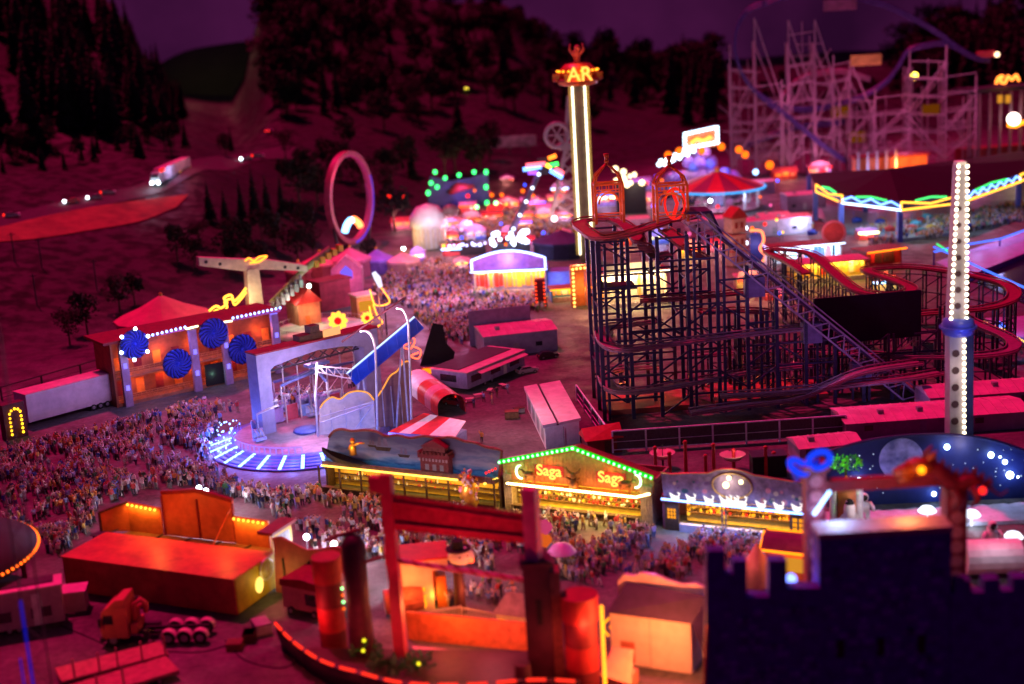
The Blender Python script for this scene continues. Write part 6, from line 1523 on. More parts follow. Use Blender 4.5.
b = MB(); b.box((0,1.2,0),(W,1.5,3.4)); b.build('back_wall', M('stage_orange', (.65,.17,.05), .6, .35, 1), t); q = [F.gr(*p,.4) for p in ((424,664),(534,676),(534,658),(412,646))]
MB().slab([(p.x,p.y) for p in q], .2, .4).build('floor', M('stage_pink', (.5,.26,.32), .6, .3, .8), t); lamp(t,(W*.4,-2,5.5),(1,.2,.05),2600,.5,'stage_lamp'); lamp(t,(W*.8,-4,4.5),(1,.2,.22),1100,.5,'stage_lamp')
F = Fr((409,626),(462,617)); W = F.W; t = F.th('picket_fence', 'white picket fence in front of the orange lit pavilion', 'fence'); b = MB(); x = 0
while x < W: b.box((x,0,0),(x+.12,.08,1.5)); x += .3
b.bar((0,.1,1.25),(W,.1,1.25), .12); b.bar((0,.1,.4),(W,.1,.4), .12); b.build('pickets', M('picket_white', (.65,.55,.5), .5, .2, 1), t)
F = Fr((462,617),(532,630)); W = F.W; t = F.th('picket_fence', 'white picket fence running past the small grey roofed hut', 'fence'); b = MB(); x = 0
while x < W: b.box((x,0,0),(x+.12,.08,1.3)); x += .36
b.bar((0,.1,1.1),(W,.1,1.1), .12); b.build('pickets', M('picket_white', (.65,.55,.5)), t)
F = Fr((497,632),(527,636)); W = F.W; t = F.th('small_hut', 'small white hut with grey thatched roof behind the right gantry post', 'hut'); H = 2.4
MB().box((0,0,0),(W,3,H)).build('wall', WHITE, t); b = MB(); b.add([(-.3,-.4,H),(W+.3,-.4,H),(W*.75,1.5,H+2.1),(W*.25,1.5,H+2.1),(-.3,3.4,H),(W+.3,3.4,H)],[(0,1,2,3),(5,4,3,2),(0,3,4),(1,5,2)]); b.build('roof', STONE, t)
for x in (.4,W-1.1): MB().box((x,-.03,.8),(x+.7,-.004,1.7)).build('window', EA, t)
def snow_head():
    o = G(461,612); t = thing('hat_figure', 'white round headed figure with black brimmed hat and red lamp nose on a dark column', 'figure', o); zt = VZ(o,541); zc = VZ(o,556)
    b = MB(); b.cyl((0,0,0), .7, .55, zc-1.2, 12); b.build('column', M('column_black', (.05,.015,.02)), t)
    MB().sph((.5,0,zc), 1.3, 14, 10, 0, (1.25,.9,.85)).build('head', M('snow_white', (.75,.7,.68), .5, .1, 1), t)
    b = MB(); b.cyl((.2,0,zc+.85), 1.5, 1.5, .14, 20); b.cyl((.1,0,zc+.98), .8, .68, zt-zc-.9, 16); b.build('hat', BLACK, t)
    MB().sph((1.7,-1.0,zc-.25), .32).build('nose_lamp', E('red_nose', (1,.12,.05), 12), t); lamp(t,(2.4,-1.9,zc),(1,.15,.05),130,.3); b = MB(); b.sph((.4,-1.12,zc+.2),.12); b.sph((1.3,-1.0,zc+.3),.12); b.build('eye', BLACK, t)
snow_head()
for px, py, ti, lab in ((404,606,0,'person in white shirt walking alone behind the picket fence'),(489,606,6,'person in orange clothes standing near the small hut'),(497,604,4,'person in red top standing right of the orange dressed person'),(514,600,4,'person with red top and pale trousers by the hut roof'),(487,640,10,'person in black leaning on the orange stage wall'),(427,438,10,None)):
    if lab: p = G(px,py); place_person(p.x,p.y,0,'',lab,ti,2 if 'pale' in lab else (6 if ti == 10 else 0),PI,None,False)
p = G(482,443); place_person(p.x,p.y,0,'','lone person in dark clothes standing in the yard behind the pirate gallery',10,6,PI,None,False)
# two big balloons bunches near the right gantry post
for px, py, base, mat, lab in ((546,527,560,E('pink_balloon',(1,.15,.35),.55),'bunch of pink balloons above the crowd right of the gantry'),(545,540,562,E('orange_balloon',(1,.25,.05),.7),'bunch of orange balloons under the pink balloons'),(563,548,572,M('lilac_balloon',(.5,.4,.7),.4,.2,1),'pale lilac market umbrella right of the gantry post')):
    o = G(px,base); z = VZ(o,py); t = thing('balloon_bunch' if 'balloons' in lab else 'market_umbrella', lab, 'balloons' if 'balloons' in lab else 'umbrella', o); MB().bar((0,0,0),(0,0,z), .08).build('string' if 'balloons' in lab else 'pole', DARK, t)
    if 'balloons' in lab:
        for k in range(5): a = k*1.26; MB().sph((.55*math.cos(a),.4*math.sin(a),z+.4*math.sin(a*2)), .55, 8, 6, 0, (1,1,1.2)).build('balloon', mat, t)
    else: b = MB(); b.lathe([(0,z+.8),(1.1,z+.4),(1.9,z-.5)], 12); b.build('canopy', mat, t)
# white show building at the lower right
F = Fr((612,662),(692,674)); W = F.W; t = F.th('white_show_hall', 'white walled hall with purple roof and scalloped white front', 'hall'); H = F.pl(612,613).z
MB().box((0,0,0),(W,7,H)).build('wall', M('hall_white', (.62,.5,.42), .55, .2, .6), t)
b = MB(); rr = F.gr(626,582,H+3.0); rq = F.gr(708,596,H+3.0); zt = H+3.0; b.add([(-.2,-.25,H+.05),(W+.2,-.25,H+.05),(rq.x,rq.y,zt),(rr.x,rr.y,zt)],[(0,1,2,3)]); b.add([(-.2,-.25,H+.02),(rr.x,rr.y,zt),(rr.x,rr.y,0)],[(2,1,0)]); b.add([(W+.2,-.25,H+.02),(rq.x,rq.y,zt),(rq.x,rq.y,0)],[(0,1,2)]); b.build('roof', M('purple_roof', (.05,.025,.09), .7, .3, .6), t)
y = rr.y+.2; P = [F.pl(x, yy, y) for x, yy in ((618,596),(618,581),(624,574),(634,576),(642,573),(655,575),(668,581),(682,585),(696,584),(704,588),(711,593),(712,606))]
MB().prism([(p.x,p.z) for p in P], y, y+.5).build('front_board', M('hall_front', (.6,.45,.45), .5, .3, .8), t); lamp(t,(rr.x+2.5,y+2.2,P[3].z+.8),(.4,.2,1),200,.4); lamp(t,(W*.75,-7,6.5),(1,.2,.05),9000,.6,'hall_lamp'); lamp(t,(W*.1,-9,8),(1,.16,.05),700,.6,'hall_lamp'); lamp(t,(rr.x+6,y-1,zt+1.8),(1,.25,.12),180,.4)
MB().box((W*.12,-.04,.3),(W*.3,-.005,2.7)).build('door', M('hall_door', (.4,.12,.08)), t); b = MB(); b.bar((W*.5,-.05,.2),(W*.5,-.05,H-.2), .1); b.build('seam', GREY, t)
o = G(612,640); t = thing('spark_sign', 'small amber spiral neon sign beside the bulb strip', 'neon sign', o); z = VZ(o,626); b = MB(); b.bar((0,.2,0),(0,.2,z), .2); b.build('post', DRED, t); b = MB(); b.path([(.3+.1*k*.9*math.cos(k*.7),0,z+.1*k*.9*math.sin(k*.7)) for k in range(16)], .14, 6); b.build('spiral_tube', E('amber_spokes', (1,.4,.03), 4), t)
F = Fr((605,690),(660,700)); t = F.th('salmon_tent', 'peach coloured low tent at the foot of the white hall', 'tent'); b = MB(); b.add([(-.5,0,1.6),(3.2,-.5,1.4),(2.2,3,3.6),(-.3,3.2,3.4)],[(0,1,2,3)]); b.build('canopy', M('peach_canvas', (.65,.3,.18), .7, .2, .7), t); b = MB(); b.box((-.4,.3,0),(2.6,3,1.4)); b.build('wall', M('peach_canvas', (.65,.3,.18)), t)

# ---------------------------------------------------------------- castle, gate with dragon, kiosk
CF = Fr((700,764),(1040,745))
def castle():
    F = CF; t = F.th('dark_castle', 'large dark castle wall with crenellations and square keep filling the lower right corner', 'castle'); P = lambda x, y, d=0: F.pl(x, y, d)
    CS = M('castle_stone', (.05,.045,.27), .8, .45, .8, bump=.4)
    pr = [(703,690),(707,551),(725,551),(725,574),(733,574),(733,561),(747,561),(747,597),(769,597),(769,561),(787,561),(787,588),(824,588)]
    q = [P(*p) for p in pr]; q[0].z = 0; e = P(824,700); MB().prism([(p.x,p.z) for p in q]+[(e.x,0)], 0, 1.4).build('curtain_wall', CS, t)
    x0, x1 = P(820,600).x, P(951,600).x; zk = P(890,530).z; b = MB(); b.box((x0,.1,0),(x1,3.0,zk-.55)); 
    kp = b.build('keep', CS, t); MB().box((x0-.1,0,zk-.53),(x1+.1,3.1,zk)).build('keep_roof', M('keep_roof', (.2,.17,.18), .7, .35, .5), kp)
    for k in range(3): x = x0+1.5+k*(x1-x0-3)/2.4; MB().box((x,-.03,zk*.45),(x+.7,.08,zk*.45+1.8)).build('arrow_slit', BLACK, kp)
    z2 = P(990,592).z; b = MB(); b.box((x1+.02,0,0),(x1+12,1.4,z2)); 
    for k in range(4): b.box((x1+.4+k*2.6,0,z2+.01),(x1+1.8+k*2.6,1.4,z2+1.2))
    b.build('curtain_wall', CS, t)
    b = MB(); rr = random.Random(50)
    for k in range(150):
        x = rr.uniform(q[1].x+.3,q[-1].x-1.2); z = round(rr.uniform(0,18)/.7)*.7; w = rr.uniform(.6,1.1)
        if z < 15: b.box((x,-.1,z),(x+w,-.01,z+.62))
    for k in range(150): x = rr.uniform(x0+.2,x1-1.2); z = round(rr.uniform(0,zk-1.4)/.7)*.7; b.box((x,0,z),(x+rr.uniform(.6,1.1),.09,z+.62))
    b.build('stone_relief', M('castle_stone_pale', (.1,.09,.4), .8, .5, .8), t)
    a = P(703,680); c = P(708,625); b = MB(); b.bar((a.x-.1,-.1,a.z-3),(c.x-.1,-.1,c.z), .22); b.build('red_edge', M('edge_red', (.5,.03,.03)), t)
    lamp(t,(x0+2.2,2.6,zk+1.5),(.3,.55,1),1500,.5,'roof_glow'); lamp(t,(x0+8.5,2.2,zk+1.4),(1,.25,.06),1400,.5,'roof_glow')
    for px, py, w in ((727,562,70),(790,580,260),(748,588,60)): p = P(px,py,2.6); lamp(t,(p.x,3.0,p.z),(.08,.12,1),w,.3,'battlement_glow')
    p = P(791,580,1.9); MB().sph((p.x,2.0,p.z), .55).build('battlement_lamp', E('blue_white_lamp', (.25,.35,1), 9), t)
castle()
def dragon_gate():
    F = CF; Y = 9; t = F.th('dragon_gate', 'red two column gate with a dragon on one column and blue hats on the other', 'gate'); P = lambda x, y: F.pl(x, y, Y)
    DR = M('gate_red', (.22,.02,.03), .5, .4, .8)
    for (xa, xb, yt) in ((806,826,472),(947,968,490)):
        a, c = P(xa,yt), P(xb,yt); b = MB(); b.box((a.x,Y,0),(c.x,Y+2,a.z)); col = b.build('column', DR, t)
        b = MB(); w = c.x-a.x; z = 3
        while z < a.z-1:
            b.disc(((a.x+c.x)/2,Y-.06,z), w*.32, 10, 'y', 0, .08); z += 1.5
        b.build('carving', M('carving_pink', (.5,.14,.14), .5, .4, 2), col); MB().box((a.x-.3,Y-.3,a.z+.02),(c.x+.3,Y+2.3,a.z+.5)).build('capital', DR, col)
    a, c = P(826,480), P(948,482); MB().box((a.x,Y+.4,c.z-.5),(c.x,Y+1.4,c.z+.6)).build('beam', DRED, t)
    a, c = P(813,513), P(829,490); b = MB(); b.path([(a.x,Y-.4,a.z),(c.x,Y-.4,c.z)], .16, 6); b.build('neon_strip', ELB, t); lamp(t,(a.x,Y-2,a.z),(.3,.4,1),300,.4); lamp(t,(a.x,Y-2.2,a.z-4),(.3,.35,1),130,.4)
    for px, py, r in ((799,468,.8),(820,461,1.0)):
        p = P(px,py); b = MB(); tl = -.5 if px < 810 else .25; b.path([(p.x+r*1.05*math.cos(a_),Y+.3+.5*r*math.sin(a_),p.z+r*.62*math.sin(a_)+tl*r*math.cos(a_)) for a_ in [2*PI*k/18 for k in range(18)]], [.3]*18, 7, 0, True); b.build('blue_hat', E('blue_hat_glow', (.03,.1,.9), 1.3), t); MB().path([(p.x-.3,Y+1,p.z-.2),(p.x,Y+1,p.z-1.6)], [.5,.3], 7).build('hat_stem', BLUE, t)
    lamp(t,(P(808,455).x,Y-1.5,P(808,455).z),(.1,.2,1),300,.4)
    # the dragon
    pts = [P(*p) for p in ((914,466),(926,466),(938,472),(947,480),(957,484),(970,480),(980,483),(990,488),(1000,495),(1008,490))]
    b = MB(); S_ = smooth(pts, 4); n = len(S_); rr = []
    for i in range(n): u = i/(n-1); rr.append(.6 if u < .08 else .62*(.75+.55*math.sin(PI*min(1,u*1.5)) if u < .66 else max(.1, .75*(1-u)*1.6)))
    b.path(S_, rr, 9); b.build('dragon_body', M('dragon_red', (.16,.012,.02), .5, .4, 1.2), t)
    h = P(918,466); b = MB(); b.sph((h.x,Y-.2,h.z), 1.15, 10, 8, 0, (1.3,.9,.8)); b.path([(h.x-.8,Y-.3,h.z-.2),(h.x-2.4,Y-.4,h.z-.5)], [.9,.45], 8); b.path([(h.x-.8,Y-.3,h.z-.9),(h.x-2.0,Y-.4,h.z-1.3)], [.5,.25], 7)
    for s in (-.5,.5): b.path([(h.x+.8,Y+s,h.z+.8),(h.x+1.6,Y+s*1.6,h.z+1.7)], [.35,.06], 6)
    hd = b.build('dragon_head', M('dragon_orange', (.3,.07,.015), .45, .4, 1.5), t); e = P(917,466); MB().sph((e.x,Y-1.5,e.z+.1), .4).build('dragon_eye', E('orange_eye', (1,.35,.02), 7), hd); lamp(t,(e.x-.3,Y-3,e.z),(1,.3,.03),90,.3)
    p = P(978,486); MB().sph((p.x,Y-1.3,p.z), .36).build('red_lamp', ER, t); lamp(t,(p.x,Y-2.6,p.z),(1,.05,.04),50,.3)
    b = MB()
    for k in range(9):
        q = S_[3+k*3]; b.add([(q.x-.5,Y,q.z+rr[3+k*3]*.8),(q.x+.5,Y,q.z+rr[3+k*3]*.8),(q.x+.3,Y,q.z+rr[3+k*3]*.8+1.0)],[(0,1,2)])
    for u in (.38,.55): q = S_[int(n*u)]; b.path([q+Vector((0,-.5,-.4)),q+Vector((.5,-.9,-1.7)),q+Vector((-.2,-1.1,-2.3))], [.45,.3,.2], 6)
    b.build('dragon_spines', M('dragon_red', (.42,.04,.04)), t)
    spot(t,(P(960,540).x,Y-8,6),(P(960,500).x,Y,14),(1,.12,.12),500,70)
dragon_gate()
F = Fr((764,578),(828,585)); W = F.W; t = F.th('plum_kiosk', 'kiosk with plum barrel roof outlined in orange neon', 'kiosk'); P = lambda x, y, d=0: F.pl(x, y, d); z0, z1 = P(767,547).z, P(812,556).z; zz = (z0+z1)/2
MB().box((.2,.2,0),(W-.2,4,zz-.1)).build('wall', M('kiosk_red', (.45,.12,.08), .6, .3, .8), t)
b = MB(); n = 8; b.add([(x,-.3+5*(k/n),zz+1.7*math.sin(PI*k/n)) for x in (-.3,W+.3) for k in range(n+1)], [(k,k+1,n+2+k,n+1+k) for k in range(n)]); b.build('roof', M('plum_roof', (.14,.03,.09), .6, .3, .8), t)
b = MB(); b.path([(-.3,1.8,zz+1.6),(-.4,-.45,zz),(W*.72,-.45,zz-.1),(W*.76,-.4,zz+.35),(W+.3,-.4,zz+.3)], .17, 6); b.path([(0,2.2,zz+1.75),(W*.7,2.2,zz+1.75)], .12, 6); b.build('neon_strip', E('orange_strip', (1,.3,.02), 6), t); lamp(t,(W*.5,-2,zz-.6),(1,.3,.05),500,.4)
MB().box((W*.3,.1,1.1),(W*.7,.19,zz-.9)).build('hatch', EAD, t)
o = G(757,582); t = thing('salmon_cone', 'salmon coloured pointed tent left of the plum kiosk', 'tent', o); b = MB(); n = 8; b.lathe([(0,5.2),(.9,3.6),(2.4,1.9),(2.5,0)], 8); b.build('canopy', M('salmon_canvas', (.6,.28,.2), .7, .2, .7), t); lamp(t,(-3,-2.5,4.5),(1,.35,.2),160,.4)

# ---------------------------------------------------------------- star field wall and moon landing scene
def star_scene():
    F = Fr((824,507),(1045,497)); W = F.W; t = F.th('star_wall', 'curved navy backdrop wall painted with stars and a large blue moon', 'backdrop'); P = lambda x, y, d=0: F.pl(x, y, d)
    top = [P(*p) for p in ((824,455),(845,448),(868,442),(895,438),(930,436),(965,437),(995,442),(1020,450),(1045,459))]
    m = M('night_sky_paint', (.012,.025,.14), .6, .6, .12); MB().prism([(0,0),(W,0)]+[(p.x,p.z) for p in top[::-1]], 0, .4).build('panel', m, t)
    MB().path([(p.x,.2,p.z+.1) for p in smooth(top,3)], .3, 5).build('rim', NAVY, t)
    c = P(901,459); b = MB(); b.disc((c.x,-.08,c.z), 3.0, 36, 'y', 0, .1); mm = bpy.data.materials.new('painted_moon'); mm.use_nodes = True; nt = mm.node_tree; bs = nt.nodes['Principled BSDF']; tc = nt.nodes.new('ShaderNodeTexCoord'); v = nt.nodes.new('ShaderNodeTexNoise'); v.inputs['Scale'].default_value = .7; v.inputs['Detail'].default_value = 8; r = nt.nodes.new('ShaderNodeValToRGB'); r.color_ramp.elements[0].position = .35; r.color_ramp.elements[0].color = (.12,.16,.4,1); r.color_ramp.elements[1].position = .65; r.color_ramp.elements[1].color = (.4,.48,.85,1); nt.links.new(tc.outputs['Object'], v.inputs['Vector']); nt.links.new(v.outputs['Fac'], r.inputs[0]); nt.links.new(r.outputs[0], bs.inputs['Base Color']); bs.inputs['Roughness'].default_value = .7
    b.build('painted_moon', mm, t)
    rr = random.Random(14); b = MB()
    for k in range(70): x = rr.uniform(1,W-1); z = rr.uniform(1.5,7.5); b.disc((x,-.06,z), rr.uniform(.05,.12), 6, 'y', 0, .06)
    b.build('painted_stars', E('star_glint', (.6,.75,1), 1.2), t)
    for px, py, s in ((947,447,.3),(991,455,.32),(1005,462,.26),(1010,475,.4),(934,494,.26),(859,479,.26),(1000,457,.12),(1018,477,.12)):
        p = P(px,py,-.5); MB().sph((p.x,-.5,p.z), s*1.3, 8, 6).build('star_lamp', E('star_lamp', (.55,.75,1), 16), t)
        if s > .2: lamp(t,(p.x,-1.6,p.z),(.25,.4,1),110,.3)
    for x in (3,8,13,18): spot(t,(W*x/21,-4,.6),(W*x/21,0,6),(.1,.2,1),520,90)
    F2 = Fr((830,532),(1045,522)); g = F2.th('moon_floor', 'pale cratered moon landscape floor in front of the star wall', 'floor'); W2 = F2.W; b = MB(); r3 = random.Random(3); nx, ny = 40, 10; D = 6.0
    b.add([(W2*i/nx, D*j/ny, .35+.3*r3.random()*(j > 0)) for j in range(ny+1) for i in range(nx+1)], [(j*(nx+1)+i,j*(nx+1)+i+1,(j+1)*(nx+1)+i+1,(j+1)*(nx+1)+i) for j in range(ny) for i in range(nx)], 0, True); b.box((0,-.2,0),(W2,-.01,.5)); b.build('terrain', M('moon_dust', (.5,.5,.6), .9, .3, .6), g)
    for i, (px, py, base) in enumerate(((927,511,523),(971,515,526),(1013,537,548))):
        o = G(px,base); z = VZ(o,py); q = thing('mushroom_lamp', ('white mushroom lamp below the dragon head','white mushroom lamp right of the dragon column','white mushroom lamp beside the white tank')[i], 'lamp', o); MB().cyl((0,0,0), .25, .2, z, 8).build('stem', WHITE, q); b = MB(); b.lathe([(0,z+.75),(.8,z+.55),(1.25,z),(1.15,z-.1),(0,z-.05)], 14); b.build('lamp_cap', E('soft_cap', (.8,.85,1), 2.2), q); lamp(q,(0,-1.4,z-.6),(.7,.75,1),220,.4)
    for k in range(4): spot(g,(W2*(.15+.22*k),1,7),(W2*(.15+.22*k),3,.4),(.4,.45,1),260,100)
star_scene()
o = G(992,575); t = thing('white_tank', 'white horizontal rounded tank at the right edge', 'tank', o, rad(-4)); b = MB(); n = 16; R = 2.1
b.add([(x,R*math.cos(2*PI*k/n),R+.3+R*math.sin(2*PI*k/n)) for x in (-3.3,3.2) for k in range(n)], [(k,(k+1)%n,n+(k+1)%n,n+k) for k in range(n)]+[tuple(range(n))[::-1],tuple(range(n,2*n))], 0, False); b.build('shell', WHITE, t)
b = MB(); b.path([(3.25,1.6*math.cos(2*PI*k/16),R+.3+1.6*math.sin(2*PI*k/16)) for k in range(16)], .12, 5, 0, True); b.build('end_ring', GALV, t); MB().box((-2.5,-1,0),(2.5,1,.4)).build('cradle', DARK, t); lamp(t,(0,-4,6),(.75,.6,.8),380,.5)
def astronaut(px, py, label, s=1.0, z=0, rz=0):
    o = G(px,py,z); t = thing('astronaut_statue', label, 'statue', o, rz); t.scale = (s,s,s)
    b = MB(); b.path([(0,0,.9),(0,0,1.5)], [.42,.36], 10); b.path([(0,.32,.95),(0,.32,1.6)], [.28,.26], 8)
    for q in (-1,1): b.path([(q*.2,0,.95),(q*.25,-.05,.45),(q*.26,-.02,.0)], [.22,.17,.2], 8); b.path([(q*.38,0,1.42),(q*.62,-.1,1.1),(q*.6,-.35,.95)], [.17,.14,.12], 7)
    b.sph((0,0,1.85), .33, 12, 8); b.build('suit', WHITE, t); MB().sph((0,-.14,1.86), .25, 10, 8).build('visor', BLACK, t); return t
astronaut(864,522,'white suited astronaut figure beside the shuttle on the pale floor', 1.9); astronaut(992,552,'white astronaut figure standing above the white tank', 1.9)
def shuttle():
    o = G(848,527); t = thing('space_shuttle', 'upright space shuttle model with orange tank and two white boosters', 'rocket model', o); z = VZ(o,477)
    b = MB(); b.lathe([(.0,z),(.6,z-.7),(1.25,z-2),(1.25,1.2),(.9,.6),(0,.6)], 20, (0,.8,0)); b.build('fuel_tank', M('tank_orange', (.6,.18,.05), .6, .25, .8), t)
    for s in (-1,1): b = MB(); b.lathe([(0,z-1),(.5,z-2),(.55,1),(.8,.2),(0,.2)], 14, (s*1.75,.8,0)); b.build('booster', WHITE, t)
    b = MB(); b.lathe([(0,z*.62),(.45,z*.58),(.75,z*.45),(.8,1.1),(0,1)], 16, (0,-.9,0)); ob = b.build('orbiter', WHITE, t); b = MB(); b.add([(-.6,-.8,z*.35),(-2.0,-.8,1.2),(-.6,-.8,1.2)],[(0,1,2)]); b.add([(.6,-.8,z*.35),(2.0,-.8,1.2),(.6,-.8,1.2)],[(2,1,0)]); b.build('wing', WHITE, ob); b = MB(); b.lathe([(0,z*.625),(.4,z*.59),(.62,z*.52),(.0,z*.5)], 12, (0,-.95,0)); b.build('nose_cap', BLACK, ob)
    lamp(t,(1.5,-4,4),(.9,.7,.75),420,.5)
shuttle()
b = MB(); r = random.Random(31); o = G(846,524); t = thing('green_lit_bush', 'round bush lit bright green beside the blue hats', 'bush', o); z = VZ(o,463)
b.bar((0,0,0),(0,0,z-.5), .3); b.build('stem', BARK, t); b = MB()
for c in (-.9,.9):
    for k in range(130):
        d = Vector((r.gauss(0,1),r.gauss(0,1),r.gauss(0,1))).normalized()*r.uniform(.5,1.3); u = d.orthogonal().normalized()*.2; q = Vector((c,0,z))+d; b.add([q-u,q+d*.15,q+u,q-d*.15],[(0,1,2,3)])
b.build('foliage', M('bright_leaf', (.06,.35,.04), .6, .4, 2), t)
lamp(t,(-1.4,-1.9,z+.8),(.2,1,.1),330,.3); lamp(t,(1,-1.9,z+.6),(.2,1,.1),120,.3)
# ---------------------------------------------------------------- far rides and stalls
def ring_ride():
    o = G(354,246); t = thing('ring_ride', 'tall vertical loop ring lit red and violet at the edge of the woods', 'ride', o, rad(68)); S = (o-C0).length/FPX; R = 46*S; zc = R+.6
    b = MB(); n = 64; ri, ro, w = R*.9, R, 2.0
    vs = []
    for k in range(n):
        c, s = math.cos(2*PI*k/n), math.sin(2*PI*k/n)
        vs += [(ri*c,-w/2,zc+ri*s),(ro*c,-w/2,zc+ro*s),(ro*c,w/2,zc+ro*s),(ri*c,w/2,zc+ri*s)]
    b.add(vs, [(k*4+j,k*4+(j+1)%4,((k+1)%n)*4+(j+1)%4,((k+1)%n)*4+j) for k in range(n) for j in range(4)], 0, False); rg = b.build('ring', M('ring_paint', (.4,.06,.12), .45, .3, .5), t)
    b = MB(); b.path([((ri-.15)*math.cos(2*PI*k/40),-.4,zc+(ri-.15)*math.sin(2*PI*k/40)) for k in range(40)], .22, 5, 0, True); b.build('track_tube', E('violet_tube', (.7,.08,.3), .6), rg)
    b = MB()
    for k in range(30): a = -PI*.5+PI*.62*k/29; b.sph((ro*math.cos(a)*.95,-w/2-.1,zc+ro*.95*math.sin(a)), .3, 6, 4)
    b.build('blue_bulb_row', E('dim_blue', (.12,.1,.9), 1.2), rg)
    for s, m in ((0,E('bright_train_blue', (.2,.5,1), 6)),(1,E('bright_train_red', (1,.2,.06), 5))):
        b = MB(); a0 = PI*(.5+(.32 if s == 0 else -.02)); b.path([(-1+6.2*math.cos(a0-PI*.3*k/8),-.6,2.2+6.2*math.sin(a0-PI*.3*k/8)) for k in range(9)], 1.05, 7); b.build('train_light', m, t)
    b = MB(); b.box((-5,-2.5,0),(5,2.5,1)); b.bar((-R*.7,0,0),(-R*.85,0,R*.6), .7); b.bar((R*.7,0,0),(R*.85,0,R*.6), .7); b.build('base', DARK, t)
    lamp(t,(-2,-5,7),(1,.2,.15),900,.6); lamp(t,(R*.5,-5,R),(.3,.15,1),1500,.8); lamp(t,(-R*.6,-6,R*1.6),(1,.15,.35),2200,.8)
ring_ride()
def stall(pa, pb, h_px, name, label, cat='stall', depth=7, wall=None, roof=None, glow=(1,.6,.2), gw=900, strip_m=None, sign=None, front=None, arch=0, lampw=0, group=None):
    """a simple far stall: walls, flat roof, glowing serving front, fascia and neon"""
    F = Fr(pa, pb); W = F.W; H = F.pl(*h_px).z; t = F.th(name, label, cat, group)
    b = MB(); b.box((0,depth-.2,0),(W,depth,H)); b.box((0,.2,0),(.3,depth-.2,H)); b.box((W-.3,.2,0),(W,depth-.2,H)); b.box((.3,2.6,.2),(W-.3,2.8,H-.1)); b.build('wall', wall or LILAC, t)
    MB().box((-.5,-1.2,H+.01),(W+.5,depth+.3,H+.35)).build('roof', roof or DRED, t)
    MB().box((.3,.1,0),(W-.3,.6,1.1)).build('counter', M('stall_front', (.4,.3,.3), .6, .4, 1), t)
    if front:
        b = MB(); r = random.Random(int(pa[0])); x = .6
        while x < W-.8:
            w = r.uniform(.5,1.3); b.box((x,2.45,1.2+r.uniform(0,.6)),(x+w,2.58,H-.4-r.uniform(0,.8)), r.randint(0,len(front)-1)); x += w+r.uniform(.1,.5)
        b.build('display', front, t)
    if glow: strip(t, (.6,1.6,H-.25), (W-.6,1.6,H-.25), glow, gw, .4, down=(0,.5,-1)); strip(t,(.6,-1.3,H-.1),(W-.6,-1.3,H-.1),glow,gw*.6,.4,down=(0,-.6,-1))
    if sign:
        hs, m, kind = sign; b = MB()
        if kind == 'arch':
            pts = [(W*u, H+.4+hs*(.55+.45*math.sin(PI*u))) for u in [k/12 for k in range(13)]]; b.prism([(W,H+.36),(0,H+.36)][::-1]+pts[::-1], -.4, -.1); b.build('sign_board', m, t)
        else:
            b.box((W*.1,-.4,H+.36),(W*.9,-.1,H+.36+hs)); b.build('sign_board', m, t)
    if strip_m:
        b = MB(); hs = sign[0] if sign else 0
        if arch: b.path([(0,-.7,H+.5),(0,-.7,H+.4+hs*.55)]+[(W*k/12,-.7,H+.5+hs*(.55+.45*math.sin(PI*k/12))) for k in range(13)]+[(W,-.7,H+.5)], .28, 6)
        b.path([(-.4,-1.35,H+.2),(W+.4,-1.35,H+.2)], .2, 6); b.build('neon_strip', strip_m, t)
    return t, F, W, H
GOODS = [YELLOWP, RED, CREAM, M('goods_orange', (.6,.25,.05))]
t, F, W, H = stall((474,296),(547,293),(474,272),'arch_booth','booth with blue white neon arch and amber lit goods at the head of the square', glow=(1,.6,.15), gw=3200, strip_m=E('bright_arch_neon', (.3,.38,1), 6), sign=(4.6,M('violet_sign', (.3,.14,.4), .6, .4, .6),'arch'), front=GOODS, arch=1, roof=M('blue_roof', (.1,.12,.45)))
lamp(t,(W*.5,-3,H+3),(.35,.35,1),2600,.6); lamp(t,(W*.1,-14,11),(1,.4,.9),9000,.8); lamp(t,(-9,-26,11),(1,.4,.8),9000,.8); lamp(t,(-18,-8,11),(.8,.5,1),8000,.8); lamp(t,(W+9,-16,11),(1,.55,.35),5000,.8); lamp(t,(-8,30,13),(1,.35,.5),9000,.8); MB().box((W+.3,1,0),(W+6,7,H-1)).build('annex', M('annex_blue', (.16,.2,.6), .6, .3, .6), t); lamp(t,(W+3,-1.5,3),(.2,.35,1),600,.4)  # the strong high lights are added, unseen, to brighten the crowd on the square
o = G(541,308); t = thing('bulb_pillar', 'dark red pillar set with small red bulbs beside the arch booth', 'pillar', o); z = VZ(o,279); b = MB(); b.box((-1.2,-1,0),(1.2,1,z)); b.build('shaft', DRED, t); b = MB(); b.bulbs([(x,-1.05,.8+k*.9) for k in range(int(z/.9)-0) for x in (-.95,.95)], .22); b.build('bulb_row', E('red_bulb', (1,.1,.03), 6), t)
t, F, W, H = stall((552,303),(592,300),(552,290),'gate_counter','low counter edged with amber bulbs between the arch booth and the coaster', depth=4, glow=(1,.5,.15), gw=600, strip_m=E('amber_counter', (1,.4,.04), 6), front=GOODS, wall=M('teal_wall', (.1,.2,.35)))
